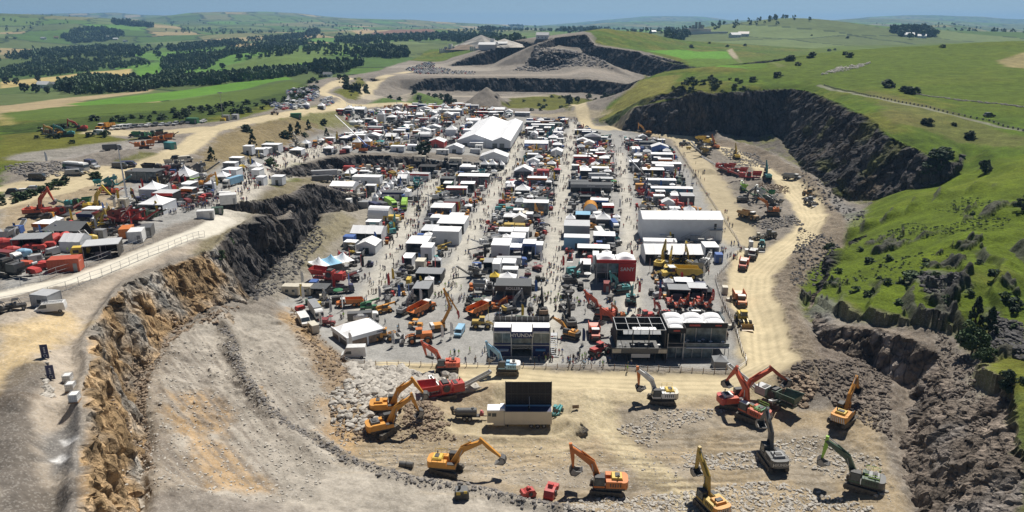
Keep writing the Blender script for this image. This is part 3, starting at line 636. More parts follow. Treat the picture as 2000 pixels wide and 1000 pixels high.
# ------ mesh builder
class MB:
 def __init__(s):
  s.v=[];s.f=[];s.m=[];s.T=Matrix.Identity(4);s.st=[]
 def push(s,m):s.st.append(s.T);s.T=s.T@m;return s
 def pop(s):s.T=s.st.pop();return s
 def raw(s,vs,fs,m):
  o=len(s.v);T=s.T
  for p in vs:
   q=T@Vector(p);s.v.append((q.x,q.y,q.z))
  seen=set()
  for f in fs:
   k=frozenset(f)
   if k in seen:continue
   seen.add(k);s.f.append(tuple(i+o for i in f));s.m.append(m)
  return s
 def box(s,x0,x1,y0,y1,z0,z1,m,tx=0,ty=0):
  """box; tx, ty pull the top in (chamfered hull)"""
  vs=[(x0,y0,z0),(x1,y0,z0),(x1,y1,z0),(x0,y1,z0),(x0+tx,y0+ty,z1),(x1-tx,y0+ty,z1),(x1-tx,y1-ty,z1),(x0+tx,y1-ty,z1)]
  return s.raw(vs,[(0,3,2,1),(4,5,6,7),(0,1,5,4),(1,2,6,5),(2,3,7,6),(3,0,4,7)],m)
 def prism(s,prof,c0,c1,m,axis='y'):
  """polygon extruded along y (profile in xz), x (profile in yz) or z (profile in xy)"""
  n=len(prof)
  def P(a,b,c):return (a,c,b) if axis=='y' else ((c,a,b) if axis=='x' else (a,b,c))
  vs=[P(a,b,c0) for a,b in prof]+[P(a,b,c1) for a,b in prof]
  fs=[tuple(range(n)),tuple(range(2*n-1,n-1,-1))]+[(i,i+n,(i+1)%n+n,(i+1)%n) for i in range(n)]
  return s.raw(vs,fs,m)
 def cyl(s,p0,p1,r0,m,r1=None,n=10,cap=True):
  if r1 is None:r1=r0
  p0,p1=Vector(p0),Vector(p1);d=(p1-p0);l=d.length or 1e-6;d/=l
  a=d.orthogonal().normalized();b=d.cross(a)
  vs=[]
  for p,r in ((p0,r0),(p1,r1)):
   for i in range(n):
    t=2*math.pi*i/n
    vs.append(tuple(p+(a*math.cos(t)+b*math.sin(t))*r))
  fs=[(i,(i+1)%n,(i+1)%n+n,i+n) for i in range(n)]
  if cap:fs+=[tuple(range(n-1,-1,-1)),tuple(range(n,2*n))]
  return s.raw(vs,fs,m)
 def bar(s,p0,p1,w,m,h=None):
  """square bar from point to point"""
  p0,p1=Vector(p0),Vector(p1);d=(p1-p0);l=d.length or 1e-6;d/=l
  up=Vector((0,0,1)) if abs(d.z)<.95 else Vector((1,0,0))
  a=d.cross(up).normalized()*(w/2);b=a.cross(d).normalized()*((h or w)/2)
  vs=[tuple(p+x) for p in (p0,p1) for x in (-a-b,a-b,a+b,-a+b)]
  return s.raw(vs,[(3,2,1,0),(4,5,6,7),(0,1,5,4),(1,2,6,5),(2,3,7,6),(3,0,4,7)],m)
 def ball(s,c,r,m,n=8,k=5,sz=1.0,z0=-1):
  vs=[];fs=[]
  for j in range(k+1):
   ph=-math.pi/2+math.pi*j/k if z0<0 else math.pi/2*j/k
   for i in range(n):
    t=2*math.pi*i/n
    vs.append((c[0]+r*math.cos(ph)*math.cos(t),c[1]+r*math.cos(ph)*math.sin(t),c[2]+r*sz*math.sin(ph)))
  for j in range(k):
   for i in range(n):
    fs.append((j*n+i,j*n+(i+1)%n,(j+1)*n+(i+1)%n,(j+1)*n+i))
  return s.raw(vs,fs,m)
 def poly(s,pts,m):return s.raw(pts,[tuple(range(len(pts)))],m)
 def text(s,txt,size,m,mat,align='CENTER',ext=.02):
  """raised lettering; the matrix m carries the letters' plane"""
  cu=bpy.data.curves.new("lettering",'FONT');cu.body=txt;cu.size=size;cu.align_x=align;cu.align_y='CENTER';cu.extrude=ext;cu.offset=size*.015;cu.resolution_u=2
  o=bpy.data.objects.new("lettering",cu);COL.objects.link(o)
  me=o.to_mesh()
  s.push(m);s.raw([tuple(v.co) for v in me.vertices],[tuple(p.vertices) for p in me.polygons],mat);s.pop()
  o.to_mesh_clear();bpy.data.objects.remove(o);bpy.data.curves.remove(cu)
  return s
 def mesh(s,name,smooth=False):
  me=bpy.data.meshes.new(name);me.from_pydata(s.v,[],s.f)
  names=sorted(set(s.m));ix={n:i for i,n in enumerate(names)}
  for n in names:me.materials.append(MATS[n])
  me.polygons.foreach_set("material_index",[ix[a] for a in s.m])
  if smooth:me.polygons.foreach_set("use_smooth",[True]*len(s.f))
  me.update()
  return me
TX=Matrix.Translation
def RX(a):return Matrix.Rotation(a,4,'X')
def RY(a):return Matrix.Rotation(a,4,'Y')
def RZ(a):return Matrix.Rotation(a,4,'Z')
def FACE(x,y,z,rz=0):return TX((x,y,z))@RZ(rz)@RX(R(90))
class Tpl:
 """one kind of thing: named parts (each an MB), copied as real objects"""
 def __init__(s,name):s.name=name;s.parts=[];s.cache=None;s.merged=None;s.smooth=False
 def part(s,name,parent=None,label=None):
  mb=MB();s.parts.append([name,mb,parent,label]);return mb
 def last(s):return len(s.parts)-1
 def spawn(s,loc,rz=0,sc=1.0,label=None,cat=None,group=None,detail=True,tilt=None):
  if detail and len(s.parts)>1:
   if s.cache is None:s.cache=[mb.mesh(n,s.smooth) for n,mb,p,l in s.parts]
   root=bpy.data.objects.new(s.name,None);root.empty_display_size=.5;COL.objects.link(root)
   obs=[]
   for (n,mb,p,l),me in zip(s.parts,s.cache):
    o=bpy.data.objects.new(n,me);COL.objects.link(o);o.parent=root if p is None else obs[p]
    if l:o['label']=l
    obs.append(o)
  else :
   if s.merged is None:
    a=MB()
    for n,mb,p,l in s.parts:
     o_=len(a.v);a.v+=mb.v;a.f+=[tuple(i+o_ for i in f) for f in mb.f];a.m+=mb.m
    s.merged=a.mesh(s.name,s.smooth)
   root=bpy.data.objects.new(s.name,s.merged);COL.objects.link(root)
  root.location=loc
  root.rotation_euler=(tilt[0],tilt[1],rz) if tilt else (0,0,rz)
  root.scale=(sc,sc,sc) if not isinstance(sc,tuple) else sc
  return tag(root,label,cat,group)
TC={}
def tpl(fn,*a,**k):
 key=(fn.__name__,a,tuple(sorted(k.items())))
 if key not in TC:TC[key]=fn(*a,**k)
 return TC[key]
def scale_at(px,py):
 g=ground(px,py)
 return (g.y*CP+(CAM_H-g.z)*SP)/FPX
# ------ machines (all face +x)
def wheel(mb,x,y,z,r,w,hub='paint_grey',n=14):
 mb.cyl((x,y-w/2,z),(x,y+w/2,z),r,'rubber',n=n)
 mb.cyl((x,y-w/2-.02,z),(x,y+w/2+.02,z),r*.5,hub,n=8)
def crawler(mb,L,y,w,h,x0=0):
 pr=[(x0-L/2+h*.25,0),(x0+L/2-h*.25,0),(x0+L/2-.02,h*.3),(x0+L/2,h*.6),(x0+L/2-h*.3,h),(x0-L/2+h*.3,h),(x0-L/2,h*.6),(x0-L/2+.02,h*.3)]
 mb.prism(pr,y-w/2,y+w/2,'track_steel')
 k=int(L/.42)
 for i in range(k):
  x=x0-L/2+h*.3+(L-h*.6)*i/(k-1)
  mb.box(x-.06,x+.06,y-w/2-.03,y+w/2+.03,h,h+.05,'track_steel')
  mb.box(x-.06,x+.06,y-w/2-.03,y+w/2+.03,-.04,0.01,'track_steel')
 for i in range(5):
  x=x0-L/2+L*(i+1)/6
  mb.cyl((x,y-w/2-.05,h*.38),(x,y+w/2+.05,h*.38),h*.2,'dark_steel',n=8)
def excavator(c='orange',c2=None,swing=0,a1=40,a2=-60,bk=-40,L1=6.2,L2=3.2,rails=None,back='plain',word=None,tool='bucket',stickc=None,reach=False,deck=None):
 """house faces +x; tracks turned by -swing degrees under it"""
 t=Tpl('excavator');P='paint_'+c;P2='paint_'+(c2 or c);S='paint_'+(stickc or c)
 TR=RZ(R(-swing))
 for s_ in (-1,1):
  a=t.part('track');a.push(TR);crawler(a,4.9,s_*1.35,.6,.95);a.pop()
 a=t.part('undercarriage');a.push(TR);a.box(-1.4,1.4,-1.1,1.1,.45,.9,'dark_steel',.2,.1);a.pop();a.cyl((0,0,.9),(0,0,1.15),.75,'dark_steel',n=14)
 h=t.part('house')
 h.box(-2.6,1.7,-1.45,1.45,1.15,1.45,'dark_steel')
 h.box(-2.2,0.2,.45,1.45,1.45,2.5,P,.05,.08);h.box(-2.2,.2,-1.45,-.35,1.45,2.5,P,.05,.08);h.box(.2,1.7,-1.45,-.5,1.45,2.1,P,.1,.06)
 h.box(-2.3,-.6,-.9,.9,2.45,2.85,'paint_'+deck if deck else P,.12,.1)
 h.box(-1.9,-1.2,-.5,.5,2.85,2.98,'dark_steel');h.cyl((-1.6,.7,2.8),(-1.6,.7,3.35),.1,'dark_steel',n=8)
 h.box(.3,1.5,-1.35,-.65,2.1,2.2,'dark_steel')
 for i in range(5):h.box(-2.0+i*.36,-1.86+i*.36,1.40,1.47,1.7,2.2,'dark_steel')
 hp=t.last()
 cwm=t.part('counterweight')
 cwm.prism([(-2.55,-1.42),(-2.9,-1.2),(-3.1,-.7),(-3.1,.7),(-2.9,1.2),(-2.55,1.42),(-2.15,1.42),(-2.15,-1.42)],1.25,2.45,P2,'z')
 if back=='stripe':
  for i in range(7):
   y=-1.25+i*.36
   cwm.raw([(-3.13,y,1.3),(-3.13,y+.18,1.3),(-3.13,y+.42,2.35),(-3.13,y+.24,2.35)],[(0,1,2,3),(3,2,1,0)],'stripe')
 if word:cwm.text(word,.62,TX((-3.12,0,1.85))@RZ(R(-90))@RX(R(90)),'stripe' if c2 in ('darkgrey','black','navy') else 'paint_black')
 cb=t.part('cab')
 cb.box(.35,1.95,.45,1.42,1.45,1.75,P)
 for x,y in ((.35,.45),(.35,1.36),(1.85,.45),(1.75,1.36)):cb.box(x,x+.09,y,y+.07,1.75,3.05,'dark_steel')
 cb.box(.3,1.9,.42,1.45,3.05,3.17,'paint_white' if c in ('vermilion','orange') and back=='stripe' else 'dark_steel',.1,.06)
 cp=t.last()
 g=t.part('window',cp);g.prism([(.42,1.76),(1.93,1.76),(1.98,2.3),(1.72,3.04),(.42,3.04)],.49,1.38,'glass')
 def limb(mb,p,q,w0,w1,th,m,bend=0):
  p=Vector((p[0],0,p[1]));q=Vector((q[0],0,q[1]));d=q-p;n=Vector((-d.z,0,d.x)).normalized()
  k=p+d*.45+n*bend
  A=[p-n*w0*.45,k-n*max(w0,w1)*.62,q-n*w1*.4,q+n*w1*.4,k+n*max(w0,w1)*.62,p+n*w0*.45]
  mb.prism([(v.x,v.z) for v in A],-th/2,th/2,m)
  return k,n
 b0=(1.0,1.9);A1=R(a1)
 b1=(b0[0]+L1*math.cos(A1),b0[1]+L1*math.sin(A1))
 bo=t.part('boom');k1,n1=limb(bo,b0,b1,.8,.62,.6,P,bend=L1*.13 if not reach else .2)
 if word=='CAT':pass
 A2=R(a2)
 s0=(b1[0]-math.cos(A2)*.75,b1[1]-math.sin(A2)*.75)
 s1=(b1[0]+L2*math.cos(A2),b1[1]+L2*math.sin(A2))
 sk=t.part('stick');limb(sk,s0,s1,.5,.36,.44,S,bend=-.12)
 hy=t.part('hydraulic_cylinder')
 for y in (-.42,.42):
  hy.cyl((1.6,y,1.6),(1.6+(k1.x-1.6)*.6,y,1.6+(k1.z-1.6)*.6),.13,P if c not in ('darkgrey',) else 'dark_steel',n=8)
  hy.cyl((1.6+(k1.x-1.6)*.55,y,1.6+(k1.z-1.6)*.55),(k1.x,y,k1.z),.07,'galvanised',n=6)
 hy=t.part('hydraulic_cylinder')
 ks=k1+n1*.5
 m_=Vector((ks.x+(s0[0]-ks.x)*.55,0,ks.z+(s0[1]+.1-ks.z)*.55))
 hy.cyl((ks.x,0,ks.z),m_,.14,P,n=8);hy.cyl(m_,(s0[0],0,s0[1]),.07,'galvanised',n=6)
 bu=t.part('bucket' if tool=='bucket' else tool)
 bu.push(TX((s1[0],0,s1[1]))@RY(-R(bk)))
 if tool=='bucket':
  pr=[(0,.25),(.7,.3),(1.15,-.2),(.95,-.9),(-.15,-1.35),(-.05,-1.2),(.8,-.8),(.95,-.25),(.6,.1),(0,0)]
  bu.prism(pr,-.65,.65,'dark_steel')
  for y in (-.65,.59):bu.prism([(0,.25),(.7,.3),(1.15,-.2),(.95,-.9),(-.15,-1.35),(.15,-.5)],y,y+.06,'steel')
  for i in range(5):bu.box(-.35,-.05,-.6+i*.27,-.5+i*.27,-1.45,-1.28,'steel')
 elif tool=='breaker':
  bu.box(-.3,.3,-.3,.3,-1.7,.2,'paint_'+c if c!='vermilion' else 'dark_steel',.03,.03);bu.cyl((0,0,-1.7),(0,0,-2.9),.11,'steel',n=8)
 elif tool=='grab':
  for s_ in (-1,1):bu.prism([(0,0),(s_*.7,-.3),(s_*.75,-1.0),(s_*.1,-1.5),(s_*.45,-.9),(s_*.3,-.35)],-.35,.35,'dark_steel')
 bu.pop()
 if rails:
  m='paint_'+rails
  for y in (-1.3,1.3):
   r=t.part('guard_rail');r.bar((-2.2,y,3.35),(-.2,y,3.35),.05,m);r.bar((-2.2,y,2.95),(-.2,y,2.95),.04,m)
   for x in (-2.2,-1.2,-.2):r.bar((x,y,2.45),(x,y,3.35),.05,m)
 return t
def dump_truck(c='orange',bed=None,tip=0,rigid=False):
 t=Tpl('dump_truck');P='paint_'+c;B='paint_'+(bed or c)
 f=t.part('chassis');f.box(-4.2,4.6,-.6,.6,.9,1.3,'dark_steel');f.box(1.9,2.4,-1.2,1.2,.8,1.5,'dark_steel')
 for x in ((3.2,-1.4,-3.1) if not rigid else (3.0,-2.4)):
  for y in (-1.25,1.25):
   w=t.part('wheel');wheel(w,x,y,.9,.9,.62,P)
 h=t.part('hood');h.prism([(3.0,1.3),(4.9,1.1),(5.1,1.5),(4.8,2.1),(3.0,2.35)],-1.15,1.15,P);h.box(4.85,5.2,-1.3,1.3,.8,1.25,'dark_steel');h.box(5.0,5.12,-.8,.8,1.35,1.8,'dark_steel')
 cb=t.part('cab');cb.box(1.8,3.2,-1.0,1.0,1.3,3.25,P,.08,.08);cb.box(1.75,3.3,-1.05,1.05,3.25,3.38,'paint_white');k=t.last()
 g=t.part('window',k);g.box(1.86,3.24,-1.02,1.02,2.25,3.05,'glass',.03,.02)
 b=t.part('dump_body');b.push(TX((-4.3,0,1.5))@RY(-R(tip))@TX((4.3,0,-1.5)))
 pr_out=[(-5.0,2.0),(-3.6,1.4),(1.0,1.45),(1.6,2.0),(1.6,3.3),(-4.4,2.95)]
 for y in (-1.55,1.45):b.prism(pr_out,y,y+.1,B)
 b.box(-3.6,1.0,-1.45,1.45,1.4,1.52,B);b.raw([(-5.0,-1.45,2.0),(-5.0,1.45,2.0),(-3.6,1.45,1.45),(-3.6,-1.45,1.45)],[(0,1,2,3),(3,2,1,0)],B)
 b.prism([(.9,1.5),(1.6,2.0),(1.6,3.35),(1.5,3.35),(1.5,2.1),(.8,1.6)],-1.45,1.45,B)
 for x in (-3,-1.6,-.2):b.box(x,x+.14,-1.62,-1.55,1.5,3.0,B);b.box(x,x+.14,1.55,1.62,1.5,3.0,B)
 b.pop()
 return t
def loader(c='yellow',lift=0):
 t=Tpl('wheel_loader');P='paint_'+c
 f=t.part('body');f.box(-3.2,-.4,-1.0,1.0,1.1,2.4,P,.15,.15);f.box(-3.4,-3.0,-1.1,1.1,.9,1.7,'dark_steel');f.box(-.4,1.8,-.6,.6,.9,1.6,'dark_steel')
 for x in (-2.0,1.5):
  for y in (-1.15,1.15):wheel(t.part('wheel'),x,y,.85,.85,.6,P)
 cb=t.part('cab');cb.box(-.9,.6,-.75,.75,1.6,2.2,P);cb.box(-.95,.65,-.8,.8,3.3,3.42,P,.05,.05);k=t.last()
 t.part('window',k).box(-.85,.55,-.72,.72,2.2,3.3,'glass',.05,.04)
 a=t.part('loader_arm');z=.7+lift
 for y in (-.5,.5):a.bar((.8,y,1.9),(2.4,y,1.5+lift*.7),.22,P);a.bar((2.4,y,1.5+lift*.7),(3.3,y,z),.2,P)
 b=t.part('bucket');b.prism([(3.1,z+.7),(3.0,z+.1),(3.3,z-.45),(4.3,z-.5),(3.5,z-.3),(3.25,z+.1),(3.3,z+.75)],-1.45,1.45,'paint_ochre' if c=='yellow' else 'steel')
 for y in (-1.45,1.39):b.prism([(3.1,z+.7),(3.0,z+.1),(3.3,z-.45),(4.3,z-.5),(3.8,z+.4)],y,y+.06,'steel')
 return t
def conveyor(mb,p0,p1,w,m,side='galvanised'):
 mb.bar(p0,p1,w,'belt',.1)
 d=Vector(p1)-Vector(p0);n=Vector((-d.y,d.x,0)).normalized()*(w/2+.05)
 for s_ in (-1,1):mb.bar(Vector(p0)+n*s_-Vector((0,0,.1)),Vector(p1)+n*s_-Vector((0,0,.1)),.12,m,.4)
 mb.cyl(Vector(p1)-n,Vector(p1)+n,.25,side,n=8)
 for k in (.35,.7):
  q=Vector(p0).lerp(Vector(p1),k);mb.bar((q.x,q.y,q.z-.3),(q.x*.6,q.y*.6,max(q.z*.3,.4)),.12,side)
def crusher(c='red',c2=None,L=7.5,side=True,long=0):
 t=Tpl('crusher');P='paint_'+c;Q='paint_'+(c2 or c)
 for s_ in (-1,1):crawler(t.part('track'),4.2,s_*1.2,.5,.85)
 b=t.part('chassis');b.box(-4.2,4.0,-.75,.75,.95,1.4,P);b.box(-.8,1.2,-1.1,1.1,1.4,3.2,P,.1,.05);b.box(-.5,.9,-.9,.9,3.2,3.5,'dark_steel',.1,.1);b.cyl((.2,-1.25,2.3),(.2,1.25,2.3),.7,'dark_steel',n=12)
 e=t.part('engine_housing');e.box(1.6,3.9,-1.15,1.15,1.4,2.9,Q,.05,.08);e.box(1.9,2.6,-.8,.8,2.9,3.0,'dark_steel');e.cyl((3.4,.6,2.9),(3.4,.6,3.5),.12,'dark_steel',n=8)
 h=t.part('hopper')
 for s_ in (-1,1):h.raw([(-4.9,s_*1.7,3.7),(-1.2,s_*1.5,3.5),(-1.2,s_*.75,2.1),(-4.5,s_*.8,2.1)],[(0,1,2,3),(3,2,1,0)],P);h.bar((-4.9,s_*1.7,3.7),(-1.2,s_*1.5,3.5),.12,P)
 h.raw([(-4.9,-1.7,3.7),(-4.9,1.7,3.7),(-4.5,.8,2.1),(-4.5,-.8,2.1)],[(0,1,2,3),(3,2,1,0)],P);h.box(-4.6,-1.2,-.8,.8,1.95,2.12,'steel')
 for x in (-4.2,-2.9,-1.7):h.bar((x,-.8,1.3),(x,-.8,2.1),.14,'dark_steel');h.bar((x,.8,1.3),(x,.8,2.1),.14,'dark_steel')
 v=t.part('conveyor');conveyor(v,(1.0,0,.8),(L+long,0,3.4+long*.4),.9,P if not long else 'galvanised')
 if side:v=t.part('conveyor');conveyor(v,(-.6,.5,1.5),(-1.6,4.2,2.8),.6,'galvanised')
 return t
def screener(c='green',c2=None,n=3):
 t=Tpl('screening_machine');P='paint_'+c;Q='paint_'+(c2 or c)
 for s_ in (-1,1):crawler(t.part('track'),3.8,s_*1.15,.45,.8)
 b=t.part('chassis');b.box(-3.6,3.6,-.7,.7,.9,1.3,P);b.box(-.2,1.6,-1.1,1.1,1.3,2.6,Q,.05,.05)
 s=t.part('screen_box');s.push(TX((1.2,0,3.2))@RY(R(-14)))
 for y in (-1.0,.92):s.box(-2.4,2.2,y,y+.08,-.55,.6,Q)
 s.box(-2.4,2.2,-.92,.92,-.05,.05,'steel');s.cyl((0,-1.15,.1),(0,1.15,.1),.28,'dark_steel',n=10);s.pop()
 for x in (-.8,3.0):s.bar((x,-.9,1.2),(x,-.9,2.9),.16,P);s.bar((x,.9,1.2),(x,.9,2.9),.16,P)
 h=t.part('hopper')
 for s_ in (-1,1):h.raw([(-4.6,s_*1.6,3.3),(-2.2,s_*1.4,3.3),(-2.3,s_*.6,2.0),(-4.3,s_*.6,2.0)],[(0,1,2,3),(3,2,1,0)],P)
 h.raw([(-4.6,-1.6,3.3),(-4.6,1.6,3.3),(-4.3,.6,2.0),(-4.3,-.6,2.0)],[(0,1,2,3),(3,2,1,0)],P)
 for x in (-4.2,-2.4):h.bar((x,-.7,1.0),(x,-.7,2.2),.14,P);h.bar((x,.7,1.0),(x,.7,2.2),.14,P)
 conveyor(t.part('conveyor'),(-3.6,0,1.9),(.6,0,4.2),.7,P)
 conveyor(t.part('conveyor'),(3.0,0,1.0),(8.2,0,4.2),.8,P)
 if n>2:
  conveyor(t.part('conveyor'),(1.4,.6,1.5),(1.6,5.6,3.8),.6,P)
  conveyor(t.part('conveyor'),(2.2,-.6,1.5),(2.4,-5.4,3.8),.6,P)
 return t
def telehandler(c='yellow',up=12,L=6.0):
 t=Tpl('telehandler');P='paint_'+c
 b=t.part('body');b.box(-2.3,2.0,-.9,.9,.7,1.3,P,.1,.05);b.box(-2.3,.6,.0,.95,1.3,1.8,P,.1,.05)
 for x in (-1.6,1.5):
  for y in (-1.0,1.0):wheel(t.part('wheel'),x,y,.62,.62,.42,P)
 c_=t.part('cab');c_.box(-.7,.9,-1.0,-.1,1.3,1.6,P);c_.box(-.6,.8,-.98,-.12,1.6,2.5,'glass',.08,.04);c_.box(-.65,.85,-1.0,-.08,2.5,2.6,P,.05,.03)
 a=t.part('telescopic_arm');U=R(up);q=(-2.0+L*math.cos(U),.3,1.9+L*math.sin(U));a.bar((-2.0,.3,1.9),q,.4,P,.45)
 f=t.part('fork');f.box(q[0],q[0]+.15,-.3,.9,q[2]-.9,q[2]+.1,'dark_steel');f.box(q[0],q[0]+1.1,-.1,0.02,q[2]-.95,q[2]-.87,'steel');f.box(q[0],q[0]+1.1,.6,.72,q[2]-.95,q[2]-.87,'steel')
 return t
def roller(c='yellow'):
 t=Tpl('road_roller');P='paint_'+c
 for x in (-1.5,1.5):t.part('drum').cyl((x,-.85,.65),(x,.85,.65),.65,'steel',n=16)
 b=t.part('body');b.box(-2.2,-.5,-.75,.75,.9,1.7,P,.12,.1);b.box(.4,2.2,-.75,.75,.9,1.6,P,.12,.1);b.box(-.6,.5,-.5,.5,.8,1.2,'dark_steel')
 c_=t.part('canopy')
 for x,y in ((-.5,-.7),(-.5,.7),(.6,-.7),(.6,.7)):c_.bar((x,y,1.2),(x,y,2.7),.07,'dark_steel')
 c_.box(-.8,.9,-.85,.85,2.7,2.82,P,.06,.06)
 t.part('seat').box(-.4,.1,-.3,.3,1.2,1.9,'paint_black',.05,.05)
 return t
def small_plant(c='red'):
 """towable mixer / generator / compressor"""
 t=Tpl('towable_plant');P='paint_'+c
 b=t.part('body');b.prism([(-1.3,.5),(1.2,.5),(1.4,.9),(1.1,1.5),(-1.1,1.6),(-1.4,1.1)],-.65,.65,P);b.box(-1.0,-.2,-.67,.67,.7,1.2,'dark_steel')
 for y in (-.8,.8):wheel(t.part('wheel'),0,y,.35,.35,.2)
 t.part('drawbar').bar((1.2,0,.5),(2.4,0,.35),.1,'dark_steel')
 return t
def mixer_drum(c='red'):
 t=Tpl('mixer_drum');P='paint_'+c
 d=t.part('drum');d.cyl((-1.7,0,1.5),(-.4,0,1.6),.7,P,1.15,n=14);d.cyl((-.4,0,1.6),(.8,0,1.7),1.15,P,1.05,n=14);d.cyl((.8,0,1.7),(2.0,0,1.9),1.05,P,.45,n=14)
 f=t.part('stand');f.box(-1.8,1.8,-.8,.8,.1,.4,'dark_steel')
 for x in (-1.5,1.5):f.bar((x,-.6,.4),(x,-.4,1.3),.12,'dark_steel');f.bar((x,.6,.4),(x,.4,1.3),.12,'dark_steel')
 return t
def skip(c='orange'):
 t=Tpl('truck_body');P='paint_'+c
 b=t.part('body');b.box(-2.6,2.6,-1.15,1.15,.3,.42,P)
 for y in (-1.2,1.1):b.box(-2.7,2.7,y,y+.1,.3,1.6,P)
 for x in (-2.7,2.6):b.box(x,x+.1,-1.1,1.1,.3,1.6,P)
 for x in (-2,-1,0,1,2):b.box(x,x+.1,-1.27,-1.2,.35,1.55,P);b.box(x,x+.1,1.2,1.27,.35,1.55,P)
 t.part('runner').box(-2.4,2.4,-.5,.5,0,.3,'dark_steel')
 return t
def crane(c='yellow',up=55,L=22,az=0):
 t=Tpl('mobile_crane');P='paint_'+c
 b=t.part('chassis');b.box(-5,5,-1.2,1.2,.9,1.5,P,.1,.05);b.box(3.4,5.2,-1.2,1.2,1.5,2.6,P,.15,.1)
 for x in (-3.8,-2.2,2.0,3.6):
  for y in (-1.1,1.1):wheel(t.part('wheel'),x,y,.6,.6,.4)
 c_=t.part('cab');c_.push(RZ(R(az)));c_.box(-2.4,1.0,-1.1,1.1,1.6,2.7,P,.1,.1);c_.box(.2,1.6,.6,1.4,1.6,3.1,'glass',.1,.08);c_.pop()
 j=t.part('telescopic_boom');U=R(up);j.push(RZ(R(az)))
 q0=Vector((-1.4,0,2.7));d=Vector((math.cos(U),0,math.sin(U)))
 for i in range(4):j.bar(q0+d*(L/4*i),q0+d*(L/4*(i+1)+.3),.75-.13*i,P if i<1 else 'galvanised',.85-.14*i)
 j.bar((1.2,0,2.0),q0+d*L*.28,.25,'galvanised');j.pop()
 return t
def lorry(c='white',cargo='white',L=9.0,trailer=True,open_=False):
 t=Tpl('lorry');P='paint_'+c;B='paint_'+cargo
 cb=t.part('cab');cb.prism([(2.2,.7),(4.3,.7),(4.35,1.6),(4.1,3.0),(3.6,3.4),(2.2,3.5)],-1.2,1.2,P);cb.box(4.2,4.45,-1.2,1.2,.5,.95,'dark_steel');k=t.last()
 g=t.part('window',k);g.prism([(3.3,1.8),(4.36,1.75),(4.14,2.75),(3.3,2.75)],-1.22,1.22,'glass')
 ch=t.part('chassis');ch.box(-L+2,3.8,-.5,.5,.7,1.0,'dark_steel')
 for x in (3.2,1.2,-L+4.6,-L+3.3):
  for y in (-1.05,1.05):wheel(t.part('wheel'),x,y,.5,.5,.35)
 b=t.part('cargo_body')
 if open_:
  b.box(-L+1.6,1.9,-1.2,1.2,1.0,1.15,B)
  for y in (-1.25,1.17):b.box(-L+1.6,1.9,y,y+.08,1.0,2.2,B)
  b.box(-L+1.6,-L+1.7,-1.2,1.2,1.0,2.2,B);b.box(1.8,1.9,-1.2,1.2,1.0,2.4,B)
 else :b.box(-L+1.6,2.0,-1.27,1.27,1.05,3.8,B,.03,.03);b.box(-L+1.58,-L+1.62,-1.1,1.1,1.2,3.6,'paint_grey')
 return t
def van(c='white',rack=False,camper=False):
 t=Tpl('van');P='paint_'+c;h=2.0 if not camper else 2.7
 b=t.part('body');b.prism([(-2.6,.45),(2.55,.4),(2.65,.95),(2.15,1.15),(1.5,h-.08),(1.3,h),(-2.5,h+.02),(-2.65,1.0)],-.95,.95,P)
 g=t.part('windscreen');g.raw([(2.12,-.88,1.18),(2.12,.88,1.18),(1.54,.82,h-.1),(1.54,-.82,h-.1)],[(0,1,2,3),(3,2,1,0)],'glass');g.v=[(x+.03,y,z+.03) for x,y,z in g.v]
 w=t.part('side_window')
 for y in (-.97,.95):w.prism([(.45,1.15),(1.98,1.15),(1.4,1.85),(.45,1.88)],y,y+.02,'glass')
 for x in (-1.7,1.7):
  for y in (-.85,.85):wheel(t.part('wheel'),x,y,.34,.34,.24)
 l=t.part('headlight');l.box(2.5,2.66,-.85,-.55,.8,.98,'stripe');l.box(2.5,2.66,.55,.85,.8,.98,'stripe')
 if rack:
  r=t.part('roof_rack')
  for y in (-.7,.7):r.bar((-2.3,y,h+.14),(1.0,y,h+.14),.05,'galvanised')
  for i in range(7):r.bar((-2.2+i*.5,-.7,h+.16),(-2.2+i*.5,.7,h+.16),.05,'galvanised')
  r.cyl((-2.2,.3,h+.25),(1.4,.35,h+.25),.09,'galvanised',n=6)
 return t
def car(c='silver',suv=False):
 t=Tpl('car');P='paint_'+c;h=1.75 if suv else 1.45
 b=t.part('body');b.prism([(-2.15,.35),(2.1,.3),(2.2,.6),(2.05,.85),(1.1,1.0),(-1.9,1.02),(-2.2,.8)],-.88,.88,P)
 g=t.part('window');g.prism([(1.05,.99),(.45,h-.04),(-1.45,h-.04),(-1.95,1.0)],-.76,.76,'glass')
 r=t.part('roof');r.prism([(.42,h-.05),(.3,h),(-1.35,h),(-1.5,h-.05)],-.72,.72,P)
 for x in (-1.35,1.35):
  for y in (-.8,.8):wheel(t.part('wheel'),x,y,.32,.32,.22)
 return t
def coach():
 t=Tpl('coach');b=t.part('body');b.box(-6,6,-1.25,1.25,.5,1.75,'paint_white',.0,.0);b.box(-5.9,5.75,-1.25,1.25,2.75,3.35,'paint_white',.25,.12);b.box(-6.02,-4.4,-1.27,1.27,.6,2.4,'paint_green');b.box(-4,3,-.9,.9,3.35,3.5,'paint_white',.2,.1)
 g=t.part('window');g.prism([(-5.9,1.75),(6.02,1.6),(5.75,2.75),(-5.8,2.75)],-1.22,1.22,'glass')
 for x in (-3.9,-2.7,3.9):
  for y in (-1.1,1.1):wheel(t.part('wheel'),x,y,.5,.5,.3)
 t.part('headlight').box(5.95,6.03,-1.1,1.1,.8,.95,'stripe')
 return t
